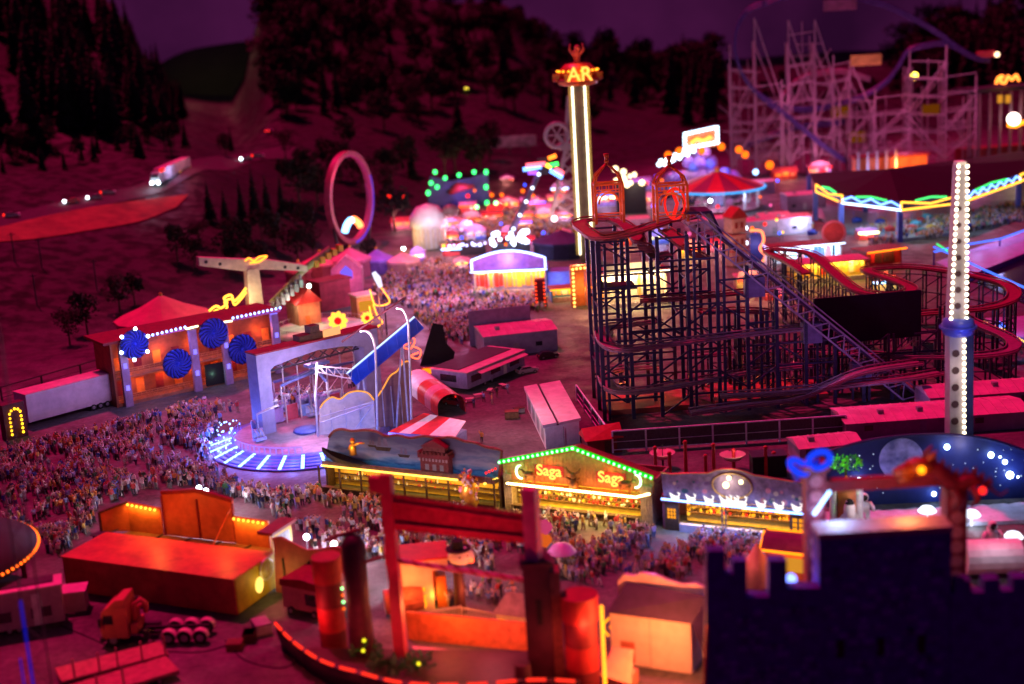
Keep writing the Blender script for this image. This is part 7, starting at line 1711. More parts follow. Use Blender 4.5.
def bulb_arch(pa, pb, top, label):
    F = Fr(pa, pb); t = F.th('bulb_arch', label, 'arch'); W = F.W; H = F.pl(*top).z
    b = MB(); b.prism([(0,0),(1.2,0),(1.2,H-1.5),(W-1.2,H-1.5),(W-1.2,0),(W,0),(W,H),(0,H)], 0, .8); b.build('frame', M('arch_red', (.5,.12,.04), .5, .3, 1), t)
    b = MB(); b.bulbs(along([(.6,-.2,0),(.6,-.2,H-.7),(W-.6,-.2,H-.7),(W-.6,-.2,0)], 1.0), .3); b.build('bulb', E('warm_bulb', (1,.6,.18), 9), t); MB().box((1.4,.5,0),(W-1.4,.7,H-1.7)).build('curtain', M('arch_curtain', (.55,.15,.05), .7, .3, .8), t); lamp(t,(W/2,-2.5,H*.5),(1,.5,.12),1100,.5)
bulb_arch((572,307),(592,305),(572,266),'red entrance arch outlined with warm bulbs left of the coaster')
t, F, W, H = stall((601,310),(668,304),(601,276),'bright_booth','brightly lit cream and orange booth seen through the coaster lattice', glow=(1,.65,.3), gw=5200, strip_m=E('booth_tube', (1,.82,.5), 9), front=[M('booth_orange', (.7,.25,.05)), CREAM, CREAM], wall=CREAM, sign=(2.2,CREAM,'box'), depth=8)
lamp(t,(W*.5,-4,H+2),(1,.7,.4),1800,.6)
# boards and clutter behind
F = Fr((428,214),(490,207)); W = F.W; H = F.pl(428,176).z; t = F.th('green_bulb_board', 'dark blue show board outlined with big green bulbs', 'board'); P = [F.pl(*p) for p in ((430,176),(450,181),(470,178),(488,172))]
MB().prism([(0,1),(W,1)]+[(p.x,p.z) for p in P[::-1]], 0, .5).build('panel', M('board_navy', (.04,.06,.2), .6, .6, .15), t)
for px, py in ((435,172),(445,178),(459,175),(474,172),(486,172),(486,187),(487,203),(428,193),(431,183),(437,187)): p = F.pl(px,py,-.5); MB().sph((p.x,-.6,p.z), .8, 8, 6, 0, (1,1,1.2 if px > 484 or px < 430 else 1)).build('green_bulb', E('green_globe', (.12,1,.3), 7), t)
for u in (.1,.5,.9): MB().bar((W*u,.8,0),(W*u,.8,H*.8), .5).build('post', DARK, t)
b = MB(); b.path([(W*.35,-.6,H*.5),(W*.5,-.8,H*.62),(W*.75,-.7,H*.6)], [.8,1.6,.5], 8); b.build('red_figure', M('figure_crimson', (.45,.04,.06)), t); lamp(t,(W*.55,-5,H*.6),(.5,.2,.9),1600,.8)
def dome_pavilion():
    o = G(430,247); t = thing('dome_pavilion', 'shiny white domed pavilion with bright floodlit shell near the green bulb board', 'pavilion', o); S = (o-C0).length/FPX; R = 19*S
    zt = VZ(o,203); b = MB(); b.lathe([(R*.75,0),(R*.8,zt*.45),(R,zt*.5),(R*.95,zt*.7),(R*.6,zt*.92),(0,zt)], 20); b.build('shell', M('shell_white', (.7,.68,.7), .35, .2, .5), t)
    b = MB(); 
    for k in range(20): a = 2*PI*k/20; b.bar((R*.82*math.cos(a),R*.82*math.sin(a),0),(R*.82*math.cos(a),R*.82*math.sin(a),zt*.45), .5)
    b.build('column', CREAM, t); lamp(t,(2,-R-9,zt*.8),(.95,.9,1),4500,1.0); lamp(t,(-R,-R*1.2,zt*.3),(1,.6,.2),1300,.8)
    b = MB(); b.sph((R*1.2,-1,zt*.8), R*.4, 10, 8, 0, (1.1,1,.9)); b.build('side_dome', M('side_dome', (.2,.12,.12), .4, .4, .6), t)
dome_pavilion()
for px, py, r_, hh, col, gl, lab in ((322,278,20,9,(.6,.15,.2),(1,.25,.35),'round pink scalloped canopy at the foot of the ring ride'),(352,276,21,10,(.55,.14,.25),(1,.3,.6),'pink canopy with pale gable between ring ride and crowd'),(378,272,17,8,(.25,.15,.6),(.5,.3,1),'violet canopy behind the orange neon figure'),(404,272,17,7,(.65,.35,.35),(1,.5,.55),'peach pink canopy beside the domed pavilion'),(300,282,14,7,(.5,.1,.14),(1,.2,.2),'small red canopy next to the pendulum gondola'),(562,255,30,9,(.035,.035,.12),None,'large dark navy tent left of the star tower')):
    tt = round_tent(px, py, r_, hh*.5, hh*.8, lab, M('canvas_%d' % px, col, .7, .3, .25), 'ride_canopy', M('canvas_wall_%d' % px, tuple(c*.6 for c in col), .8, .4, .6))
    if gl: lamp(tt, (0,-r_*.33-3,hh+2), gl, 1500, .8)
b = MB(); o = G(348,292); t = thing('pink_gable_house', 'small pink gabled house front with violet window below the pink canopies', 'house', o); b.prism([(-4,0),(4,0),(4,6),(0,9.5),(-4,6)], 0, 4); b.build('front', M('gable_pink', (.55,.18,.3), .6, .3, .7), t); MB().prism([(-1.6,3.5),(1.6,3.5),(1.6,5.5),(0,7),(-1.6,5.5)], -.15, -.02).build('window', E('violet_window', (.3,.2,1), 1.2), t); lamp(t,(0,-4,4),(1,.2,.45),900,.5)
F = Fr((300,330),(322,326)); t = F.th('red_shed', 'small red roofed shed under the pendulum gondola', 'shed'); W = F.W; MB().box((0,0,0),(W,7,6)).build('wall', M('shed_orange', (.5,.2,.1)), t); MB().prism([(-.5,6),(W+.5,6),(W*.5,9.5)], -.5, 7.5).build('roof', RED, t); MB().box((W*.3,-.06,0),(W*.5,-.01,3)).build('door', ORANGE, t); lamp(t,(W*.5,-3,4),(1,.4,.15),900,.5)
F = Fr((322,312),(352,306)); t = F.th('red_curtain_booth', 'dark red curtained booth below the pink gabled house', 'booth'); W = F.W; MB().box((0,0,0),(W,5,7)).build('curtain', M('curtain_red', (.3,.03,.05), .8, .5, .4), t); MB().box((-.5,-.5,7.01),(W+.5,5.5,7.4)).build('roof', DRED, t)
F = Fr((358,318),(376,315)); t = F.th('orange_box_stall', 'small stall with warm light left of the orange neon figure', 'stall'); W = F.W; MB().box((0,0,0),(W,4,5)).build('wall', M('shed_orange', (.5,.2,.1)), t); MB().box((-.3,-.8,5.01),(W+.3,4.3,5.4)).build('roof', CREAM, t); MB().box((.5,-.05,1.4),(W-.5,-.01,3.8)).build('hatch', EAD, t); lamp(t,(W*.5,-2,3),(1,.6,.25),500,.4)
# frilly white light heap and the neon arm ride
def light_cluster(px, py, base, w, h, n, mat, r, label, glow=None, name='light_garland', lean=0.0):
    o = G(px, base); t = thing(name, label, 'lights', o); z = VZ(o,py); S = (o-C0).length/FPX; rr = random.Random(px); b = MB(); b.box((-w*S/2,0,0),(w*S/2,.6,z-h*S*.4)); b.build('frame', DARK, t); b = MB()
    for k in range(n): x = rr.uniform(-.5,.5)*w*S; b.sph((x,-.3-rr.random(),z+rr.uniform(-.5,.5)*h*S+lean*x), r*rr.uniform(.7,1.2), 6, 5)
    b.build('bulb', mat, t)
    if glow: lamp(t,(0,-3,z),*glow)
    return t
light_cluster(512,238,262,38,13,26,E('frill_white', (.6,.7,1), 9),.75,'frill of bright bluish white lamps left of the dark navy tent',((.5,.6,1),2600,.8))
light_cluster(632,176,214,30,17,12,E('warm_globe', (1,.75,.4), 4),.9,'cluster of warm white globe lamps behind the first gazebo',((1,.8,.6),2600,.8))
light_cluster(468,244,255,36,3,12,E('lilac_bulb', (.5,.5,1), 7),.45,'thin row of lilac bulbs left of the frilly lamps')
def arm_ride():
    o = G(515,246); t = thing('arm_ride', 'thin boom ride with spinning coloured neon gondolas at its tip', 'ride', o); F = Fr((515,246),(545,244)); P = lambda x, y: F.pl(x, y, 0)
    W = lambda v: v; a, c = P(508,240), P(545,160); R = Matrix.Rotation(F.a,4,'Z'); q = lambda v: R @ v
    MB().path([q(a),q(c)], [1.1,.8], 8).build('boom', M('boom_grey', (.12,.1,.16)), t); MB().path([q(a)+Vector((0,0,0)), q(Vector((a.x-1,0,0)))], [1.5,2.2], 8).build('base', DARK, t)
    for k in range(5): p = q(a.lerp(c, .15+.17*k)); MB().sph(p+Vector((0,-1.3,0)), .5, 6, 5).build('boom_lamp', E('boom_bulb', (.7,.8,1), 6), t)
    for (x0,y0,x1,y1,m) in ((523,169,541,166,'blue'),(526,165,545,163,'red'),(528,172,537,172,'violet'),(548,158,556,155,'orange'),(549,165,558,163,'green'),(550,170,562,177,'blue'),(555,168,563,173,'red'),(546,164,551,167,'yellow')):
        m_ = {'blue':E('bright_arm_blue',(.12,.3,1),5),'red':E('bright_arm_red',(1,.1,.15),4),'violet':E('arm_violet',(.45,.15,1),5),'orange':E('arm_orange',(1,.3,.05),7),'green':E('bright_arm_green',(.05,1,.12),3),'yellow':E('arm_yellow',(1,.7,.1),7)}[m]
        MB().path([q(P(x0,y0))+Vector((0,-1.5,0)),q(P(x1,y1))+Vector((0,-1.5,0))], .65, 6).build('gondola_light', m_, t)
    b = MB(); b.box(q(P(543,171))-Vector((1.5,1,1)), q(P(543,171))+Vector((1.5,1,4))); b.build('gondola_hub', DARK, t)
    return F
arm_ride()
def grey_tower():
    F = Fr((550,232),(580,230)); t = F.th('truss_tower', 'grey truss tower with a large pulley wheel left of the star tower', 'tower'); P = lambda x, y: F.pl(x, y, 0); GT_ = M('truss_grey', (.3,.26,.28), .5, .3, 1)
    b = MB(); fe = [P(549,232),P(578,230)]; tp = [P(566,150),P(576,150)]; fe[0].z = fe[1].z = 0
    for y in (0,5):
        Y = Vector((0,y,0)); b.bar(fe[0]+Y,tp[0]+Y*.6,.8); b.bar(fe[1]+Y,tp[1]+Y*.6,.8)
        for k in range(6):
            u0, u1 = k/6, (k+1)/6; b.bar(fe[0].lerp(tp[0],u0)+Y*(1-u0*.4),fe[1].lerp(tp[1],u1)+Y*(1-u1*.4),.4); b.bar(fe[1].lerp(tp[1],u0)+Y*(1-u0*.4),fe[0].lerp(tp[0],u1)+Y*(1-u1*.4),.4)
    b.box((tp[0].x-2,-1,tp[0].z),(tp[1].x+2,4,tp[0].z+2)); b.bar((tp[0].x,1,tp[0].z+1),P(569,96)+Vector((0,1,0)),1.2); b.build('truss', GT_, t)
    c = P(557,135); b = MB(); R = 3.6; b.path([(c.x+R*math.cos(2*PI*k/24),-.4,c.z+R*math.sin(2*PI*k/24)) for k in range(24)], .7, 6, 0, True)
    for k in range(6): b.bar((c.x,-.4,c.z),(c.x+R*math.cos(PI*k/3),-.4,c.z+R*math.sin(PI*k/3)),.4)
    b.bar((c.x,-.4,c.z),(tp[0].x+1,0,tp[0].z),1.0); b.build('pulley_wheel', GT_, t); lamp(t,(P(562,205).x,-4,8),(1,.5,.5),1800,.8); p = P(554,218); MB().sph((p.x,-1.5,p.z),.9).build('flood_lamp', E('pink_white', (1,.7,.75), 8), t)
grey_tower()
o = GT(510,154); t = thing('billboard', 'wide pale pink billboard with illegible lettering on the far slope', 'billboard', o, rad(-4)); W = 12; b = MB(); b.box((-W,-.4,3),(W,0,8)); b.build('panel', M('billboard_pink', (.45,.22,.3), .7, .8, .35), t)
for x in (-W*.7,0,W*.7): MB().bar((x,.4,-1),(x,.4,4), .6).build('post', DARK, t)
lamp(t,(0,-9,9),(1,.4,.6),500,.8)
for i, (px, py, base, m) in enumerate(((493,195,215,EO),(503,195,215,EO),(524,191,212,EO),(533,190,212,EO),(534,196,214,EO),(392,196,232,ER),(406,197,232,ER),(478,207,225,EG),(497,203,222,EG),(469,196,214,ER))):
    globe_lamp(px,py,base,.7,m,('orange','red','green')[(EO,ER,EG).index(m)]+' lamp globe among the far stalls on the midway','lamp globes on the far midway')
# bubble hill with white framed sign, carousel
def bubble_hill():
    o = G(702,196); t = thing('bubble_show', 'violet heap of bubble domes topped by a bright white framed sign', 'show front', o); r = random.Random(12); S = (o-C0).length/FPX; b = MB()
    for k in range(80):
        x = r.uniform(-1,1)*36*S; zz = (1-abs(x)/(44*S))*46*S; z = r.uniform(.1,1)*zz; q = r.uniform(1.3,3.2); b.sph((x,r.uniform(-2,2),z+1), q, 8, 6, r.randint(0,3))
    b.build('bubble', [M('bubble_violet', (.25,.12,.4), .3, .3, .6), M('bubble_mauve', (.35,.16,.3), .3, .3, .6), M('bubble_blue', (.1,.14,.5), .3, .3, .6), M('bubble_plum', (.14,.06,.2), .3, .3, .6)], t)
    z0 = VZ(o,147); z1 = VZ(o,131); b = MB(); xa, xb = -8*S-6*S, 16*S+6*S; b.box((-20*S+5*S,-1,z0),(15*S,-.2,z1)); sg = b.build('sign_board', M('sign_orange', (.6,.2,.05), .5, .6, .5), t)
    b = MB(); rr = random.Random(1)
    for p in along([(-16*S,-1.5,z0),(16*S,-1.5,z0+1.4),(16*S,-1.5,z1+1.2),(-16*S,-1.5,z1-.6),(-16*S,-1.5,z0)], 1.3): b.sph((p.x,-1.6,p.z), .6, 6, 5)
    b.build('sign_bulb', E('bright_sign_white', (.6,.8,1), 6), sg)
    b = MB(); b.path([(-10*S,-1.8,(z0+z1)/2-1),(-4*S,-1.8,(z0+z1)/2+.3),(2*S,-1.8,(z0+z1)/2-.5),(10*S,-1.8,(z0+z1)/2+.8)], .7, 6); b.build('sign_neon', E('bright_sign_amber', (1,.4,.06), 3), sg)
    b = MB()
    for k in range(18): u = k/17; b.sph((-42*S+u*34*S,-2.5,VZ(o,161)+u*4.5+.8*math.sin(k*1.7)), .8, 6, 5)
    b.build('garland_bulb', E('bright_sign_white', (.6,.8,1), 6), t)
    for px, py in ((680,150),(669,154),(721,146),(738,149),(744,154),(702,150)): q = VZ(o,py); MB().sph(((px-702)*S,-3,q-(px-702)*.02), 1.3, 8, 6).build('orange_globe', EO, t)
    lamp(t,(0,-9,z0),(.65,.55,1),6500,1.0); lamp(t,(-30*S,-8,z0-4),(.7,.6,1),3200,.8); lamp(t,(20*S,-9,12),(.6,.3,1),5500,.8)
bubble_hill()
def carousel(px, py, rpx, label):
    o = G(px,py); S = (o-C0).length/FPX; R = rpx*S; t = thing('carousel', label, 'carousel', o); n = 16; he, ht = 7.5, 12.5
    for k in range(n):
        a0, a1 = 2*PI*k/n, 2*PI*(k+1)/n; b = MB(); b.add([(R*math.cos(a0),R*math.sin(a0),he),(R*math.cos(a1),R*math.sin(a1),he),(1.2*math.cos(a1),1.2*math.sin(a1),ht),(1.2*math.cos(a0),1.2*math.sin(a0),ht)],[(0,1,2,3)]); b.build('roof_panel', RED if k % 2 else M('roof_plum', (.2,.03,.08), .6, .3, 1), t)
    b = MB(); b.path([((R+.1)*math.cos(2*PI*k/48),(R+.1)*math.sin(2*PI*k/48),he-.3) for k in range(48)], .36, 6, 0, True); b.build('rim_neon', E('cyan_rim', (.1,.5,1), 3), t)
    b = MB(); b.lathe([(R*.85,0),(R*.9,1)], 32); b.lathe([(0,1),(R*.9,1)], 32); b.build('floor', PINK, t); b = MB(); b.cyl((0,0,1),2.4,2.0,he,16); b.build('centre_drum', LILAC, t)
    for k in range(12): a = 2*PI*k/12; b = MB(); b.bar((R*.88*math.cos(a),R*.88*math.sin(a),1),(R*.88*math.cos(a),R*.88*math.sin(a),he), .4); b.build('pole', WHITE, t)
    r = random.Random(9)
    for k in range(10):
        a = 2*PI*k/10+.2; x, y = R*.62*math.cos(a), R*.62*math.sin(a); b = MB(); b.path([(x-1,y,2.4),(x,y,2.7),(x+1,y,2.5),(x+1.6,y,3.6)], [.5,.6,.5,.3], 6); b.bar((x,y,1),(x,y,he), .15); b.build('horse', [WHITE,NAVY,DWOOD][k % 3], t)
    lamp(t,(0,-R*.6,6),(.55,.65,1),2600,.8); lamp(t,(R*.5,-R*.9,5.6),(.5,.6,1),1500,.8); lamp(t,(0,-R-4,he+7),(1,.15,.2),2500,.8)
    b = MB(); b.sph((0,0,ht+.6),1.0); b.build('finial', YELLOWP, t)
carousel(718,209,46,'round carousel with red striped roof and cyan neon rim')
def far_trailers():
    L = [((690,232),(742,228),(690,221),7,'pink roofed long trailer in front of the carousel'),((746,238),(812,232),(746,222),8,'long pink roofed trailer left of the octagonal ride'),((788,212),(826,209),(788,196),8,'pale pink trailer with white end behind the octagonal ride'),((760,228),(790,226),(760,216),5,'small mauve trailer between carousel and octagonal ride'),((620,232),(650,230),(620,220),6,'mauve trailer behind the first gazebo'),((735,196),(775,193),(735,184),6,'dark trailer at the edge of the carousel')]
    for i, (a, b_, h, d, lab) in enumerate(L):
        t, F, W, H = shed(a, b_, h, d, lab, M('trailer_%d' % (i % 3), ((.4,.3,.4),(.5,.42,.5),(.2,.12,.2))[i % 3], .6, .3, .6), (PKR,PKR,M('pale_roof', (.6,.45,.5)))[i % 3], .6); lamp(t,(W*.6,-5,7),(1,.35,.55),900,.6)
far_trailers()
for px, py, base, r_, m, lab in ((770,165,182,1.6,EO,'orange globe lamp on a black mast right of the carousel'),(914,76,130,1.7,E('sodium_lamp',(1,.75,.15),16),'yellow floodlight in the steel coaster'),(756,172,190,1.0,ELB,'pale blue lamp right of the carousel')): globe_lamp(px,py,base,r_,m,lab,None,((1,.6,.2),1300,.6) if px != 756 else None)
t, F, W, H = stall((772,268),(842,262),(772,249),'glass_booth','white and blue lit booth with coloured glass display behind the coaster hairpins', glow=(.55,.7,1), gw=2600, strip_m=E('booth_blue_white', (.55,.7,1), 5), front=[ELB, E('pink_panel',(1,.35,.5),1.6), E('white_panel',(.9,.95,1),2.2), E('blue_panel',(.2,.4,1),1.6)], wall=WHITE, depth=6)
t, F, W, H = stall((795,285),(866,279),(795,265),'yellow_booth','yellow lit snack booth behind the hairpin tracks', glow=(1,.65,.15), gw=2600, strip_m=None, front=GOODS, wall=YELLOWP, depth=6, roof=PINK)
b = MB(); b.bulbs(along([(0,-1.2,H-.5),(W,-1.2,H-.5)],1.5), .42); b.build('bulb', E('yellow_bulb',(1,.7,.12),7), t)
t, F, W, H = stall((866,272),(902,267),(866,253),'orange_strip_booth','dark booth with a slanting orange neon edge right of the yellow booth', glow=(1,.25,.1), gw=500, strip_m=E('slant_neon',(1,.28,.02),7), front=[RED,DWOOD], wall=DRED, depth=6)
o = G(834,262); t = thing('red_wheel_sign', 'big round red disc sign above the yellow booth', 'sign', o, rad(-8)); z = VZ(o,232); b = MB(); b.disc((0,0,z),2.9,28,'y',0,1.2); b.build('disc', M('disc_red', (.45,.06,.07), .6, .4, .7), t); b = MB(); b.path([(2.9*math.cos(2*PI*k/28),-.6,z+2.9*math.sin(2*PI*k/28)) for k in range(28)], .35, 5, 0, True); b.build('rim', PINK, t); MB().bar((0,.4,0),(0,.4,z-3), .6).build('post', DARK, t); lamp(t,(-2,-6,z+2),(1,.25,.25),900,.6)
def crooked_house():
    F = Fr((733,268),(747,266)); t = F.th('tower_house', 'narrow pink tower house with red floors and white lit side', 'house'); W = F.W; H = F.pl(733,218).z; n = 3
    for k in range(n): MB().box((0,0,H*k/n+.3),(W,4,H*(k+1)/n)).build('storey', M('house_pink', (.6,.3,.25), .6, .3, .8), t); MB().box((-.3,-.3,H*(k+1)/n+.01-.3),(W+.3,4.3,H*(k+1)/n+.25-.3)).build('floor_band', RED, t)
    MB().prism([(-.4,H+.1),(W+.4,H+.1),(W*.5,H+2.6)], -.3, 4.3).build('roof', RED, t)
    for k in range(n): 
        for x in (W*.2,W*.6): MB().box((x,-.05,H*(k+.35)/n),(x+W*.2,-.01,H*(k+.7)/n)).build('window', M('pane_red', (.3,.03,.03)), t)
    b = MB()
    for k in range(9): b.sph((W+.5,1+(k % 3)*1.1,2+k*H/10), .6, 6, 5)
    b.build('side_bulb', E('side_white',(.75,.85,1),7), t); lamp(t,(-3,-5,H*.6),(1,.5,.4),900,.6)
    o = G(758,262); q = thing('wavy_neon', 'coral wavy neon outline beside the tower house', 'neon sign', o); z = VZ(o,245); b = MB(); b.path(smooth([(-2,0,z+4),(1,0,z+3.6),(1.6,0,z+1),(.6,0,z-1),(2,0,z-3),(1,0,z-5)],5), .35, 6); b.build('tube', E('coral_tube',(1,.3,.15),6), q); MB().box((-2,.3,0),(2,.6,z+3)).build('panel', NAVY, q); lamp(q,(0,-3,z),(.5,.4,1),900,.5)
crooked_house()
def octagon_ride():
    o = G(925,226); t = thing('octagon_ride', 'large flat black roofed ride edged with zigzag neon in orange, blue and green', 'ride', o); S = (o-C0).length/FPX
    F = Fr((925,226),(935,225)); n = 10; z = 10.2
    C = [G(x,y,z)-o for x,y in ((816,188),(842,199),(901,206),(960,199),(1020,178),(1062,158))]; top = (G(935,150,z+7)-o)
    bk = [Vector((C[-1].x-4,C[-1].y+26,z)),Vector((C[2].x+4,C[2].y+52,z)),Vector((C[0].x+6,C[0].y+36,z))]; ring = C+bk
    b = MB(); ap = Vector((C[2].x+4,C[2].y+26,z+7)); b.add(ring+[ap], [(k,(k+1)%len(ring),len(ring)) for k in range(len(ring))]); b.build('roof', M('roof_black', (.005,.004,.006), .8, .4, .5), t)
    H2 = 2.2
    segs = list(zip(C, C[1:])); cols = [E('bright_zig_orange',(1,.42,.04),3.5), E('bright_zig_blue',(.15,.32,1),5), E('bright_zig_green',(.06,.9,.18),2.5), E('zig_white',(.5,.75,1),7)]
    b = MB()
    for p, q in segs: b.add([p+Vector((0,.3,-H2/2)),q+Vector((0,.3,-H2/2)),q+Vector((0,.3,H2/2)),p+Vector((0,.3,H2/2))],[(0,1,2,3)])
    fa = b.build('fascia', NAVY, t)
    for i, (p, q) in enumerate(segs):
        L = (q-p).length; m = max(2, int(L/6)); V = lambda u, v: p.lerp(q,u)+Vector((0,-.3,v))
        if i == 0 or i == 2 or i == 4:
            MB().path([V(0,-H2*.5),V(1,-H2*.5)], .28, 6).build('neon', cols[0], fa); MB().path([V(0,H2*.5),V(.5,-.2),V(1,H2*.5)], .26, 6).build('neon', cols[0], fa)
            for u in (0,1): MB().path([V(u,-H2*.5),V(u,H2*.5)], .26, 6).build('neon', cols[0], fa)
        if i in (1,3): MB().path([V(0,-H2*.5),V(1,-H2*.5)], .28, 6).build('neon', cols[3 if i == 1 else 0], fa); MB().path([V(k/(2*m),(H2*.45 if k % 2 else -.3)) for k in range(2*m+1)], .24, 6).build('neon', cols[1], fa)
        b = MB()
        for k in range(14): u = .25+.5*k/13; b.sph(V(u,H2*.55-.5*abs(u-.5)*4+.4), .3, 6, 5)
        b.build('green_bulb', cols[2], fa)
        lamp(t, p.lerp(q,.5)+Vector((0,-3,-1.5)), (.5,.55,1) if i in (1,3) else (1,.55,.2), 900, .6)
    for k, p in enumerate(C[:5]+bk): MB().bar((p.x,p.y+1,0),(p.x,p.y+1,z-.8), 1.3).build('post', M('post_blue', (.08,.12,.45), .5, .3, .8), t)
    q = [(p.x*.96,p.y+1.5) for p in ring]; b = MB(); b.slab(q, 0, .8); b.build('floor', M('floor_teal', (.22,.28,.34), .4, .4, .3), t)
    r = random.Random(17)
    for k in range(16):
        x, y = C[2].x+r.uniform(-22,24), C[2].y+r.uniform(6,34); b = MB(); b.path([(x-1.4,y,1.3),(x,y,1.6),(x+1.4,y,1.3)], [.7,1.0,.6], 7); b.bar((x-1,y,1.5),(x-1,y,4.2), .12); b.build('bumper_car', [BLUE,YELLOWP,RED,M('aqua', (.1,.4,.5))][k % 4], t)
    for x in (-20,-6,8,22): lamp(t,(C[2].x+x,C[2].y+14,z-2),(.45,.7,1),2600,.8)
    # light masts of a show behind
octagon_ride()
F = Fr((858,182),(930,178)); t = F.th('orange_lit_hall', 'flat hall with orange lit interior and white masts behind the octagonal ride', 'hall'); W = F.W; MB().box((0,4,0),(W,10,8)).build('wall', M('hall_orange', (.6,.2,.08), .6, .4, .4), t); MB().box((-1,3,8.01),(W+1,11,8.6)).build('roof', DRED, t); MB().box((0,0,0),(W*.5,3.9,3)).build('annex', M('annex_blue', (.16,.2,.6)), t)
for k in range(5): MB().bar((k*W*.13,-.5,0),(k*W*.13,-.5,11), .7).build('mast', STEEL, t)
lamp(t,(W*.55,-2,6),(1,.25,.06),4500,.8); lamp(t,(W*.9,-2,6),(1,.25,.06),3500,.8); lamp(t,(4,-5,5),(.4,.4,1),1800,.8)
def pool():
    F = Fr((936,262),(1040,236)); t = F.th('blue_pool_deck', 'raised blue lit deck with neon railings around a dark basin on the right', 'deck'); W = F.W; q = [F.gr(*p,1.5) for p in ((936,262),(1040,225),(1040,247),(965,277))]
    MB().slab([(p.x,p.y) for p in q], 0, 1.5).build('deck', M('deck_blue', (.35,.38,.6), .5, .3, .4), t)
    q2 = [F.gr(*p,.3) for p in ((975,282),(1040,250),(1040,300),(1024,303))]; MB().slab([(p.x,p.y) for p in q2], .1, .3).build('basin', M('basin_dark', (.01,.012,.04), .15, .2, .4), t)
    z = 3.4; r = lambda *p: [F.gr(*k,z) for k in p]
    MB().path(r((934,252),(958,246),(1000,239),(1040,225)), .28, 6).build('rail_neon', E('rail_blue',(.12,.25,1),4), t); MB().path(r((934,247),(957,257),(985,270),(1030,290)), .25, 6).build('rail_neon', E('rail_blue',(.12,.25,1),4), t); MB().path(r((937,244),(948,251)), .26, 6).build('rail_neon', E('rail_green',(.1,.8,.3),3), t)
    for p in r((934,252),(985,270),(1000,239)): MB().bar((p.x,p.y,0),(p.x,p.y,z), .3).build('rail_post', BLUE, t)
    lamp(t,(W*.35,-1,7),(.25,.35,1),1800,.6); lamp(t,(W*.7,3,7),(.3,.35,1),1500,.6)
pool()
F = Fr((985,345),(1040,352)); t = F.th('violet_ramp', 'pale violet ramp with blue arrow light and dotted yellow edge at the right', 'ramp'); q = [F.gr(*p,1.0) for p in ((985,318),(1040,315),(1040,352),(1000,330))]; MB().slab([(p.x,p.y) for p in q], 0, 1).build('deck', M('ramp_violet', (.35,.3,.5), .5, .3, .5), t); a = [F.gr(*p,1.2) for p in ((997,320),(1008,327),(997,327))]; MB().slab([(p.x,p.y) for p in a], 1.15, 1.3).build('arrow_light', E('arrow_blue',(.15,.25,1),7), t); b = MB(); b.bulbs(along([F.gr(*p,1.4) for p in ((984,322),(1005,330),(1030,345))],1.1), .2); b.build('yellow_dot', EY, t); lamp(t,(4,6,5),(.3,.3,1),500,.4)
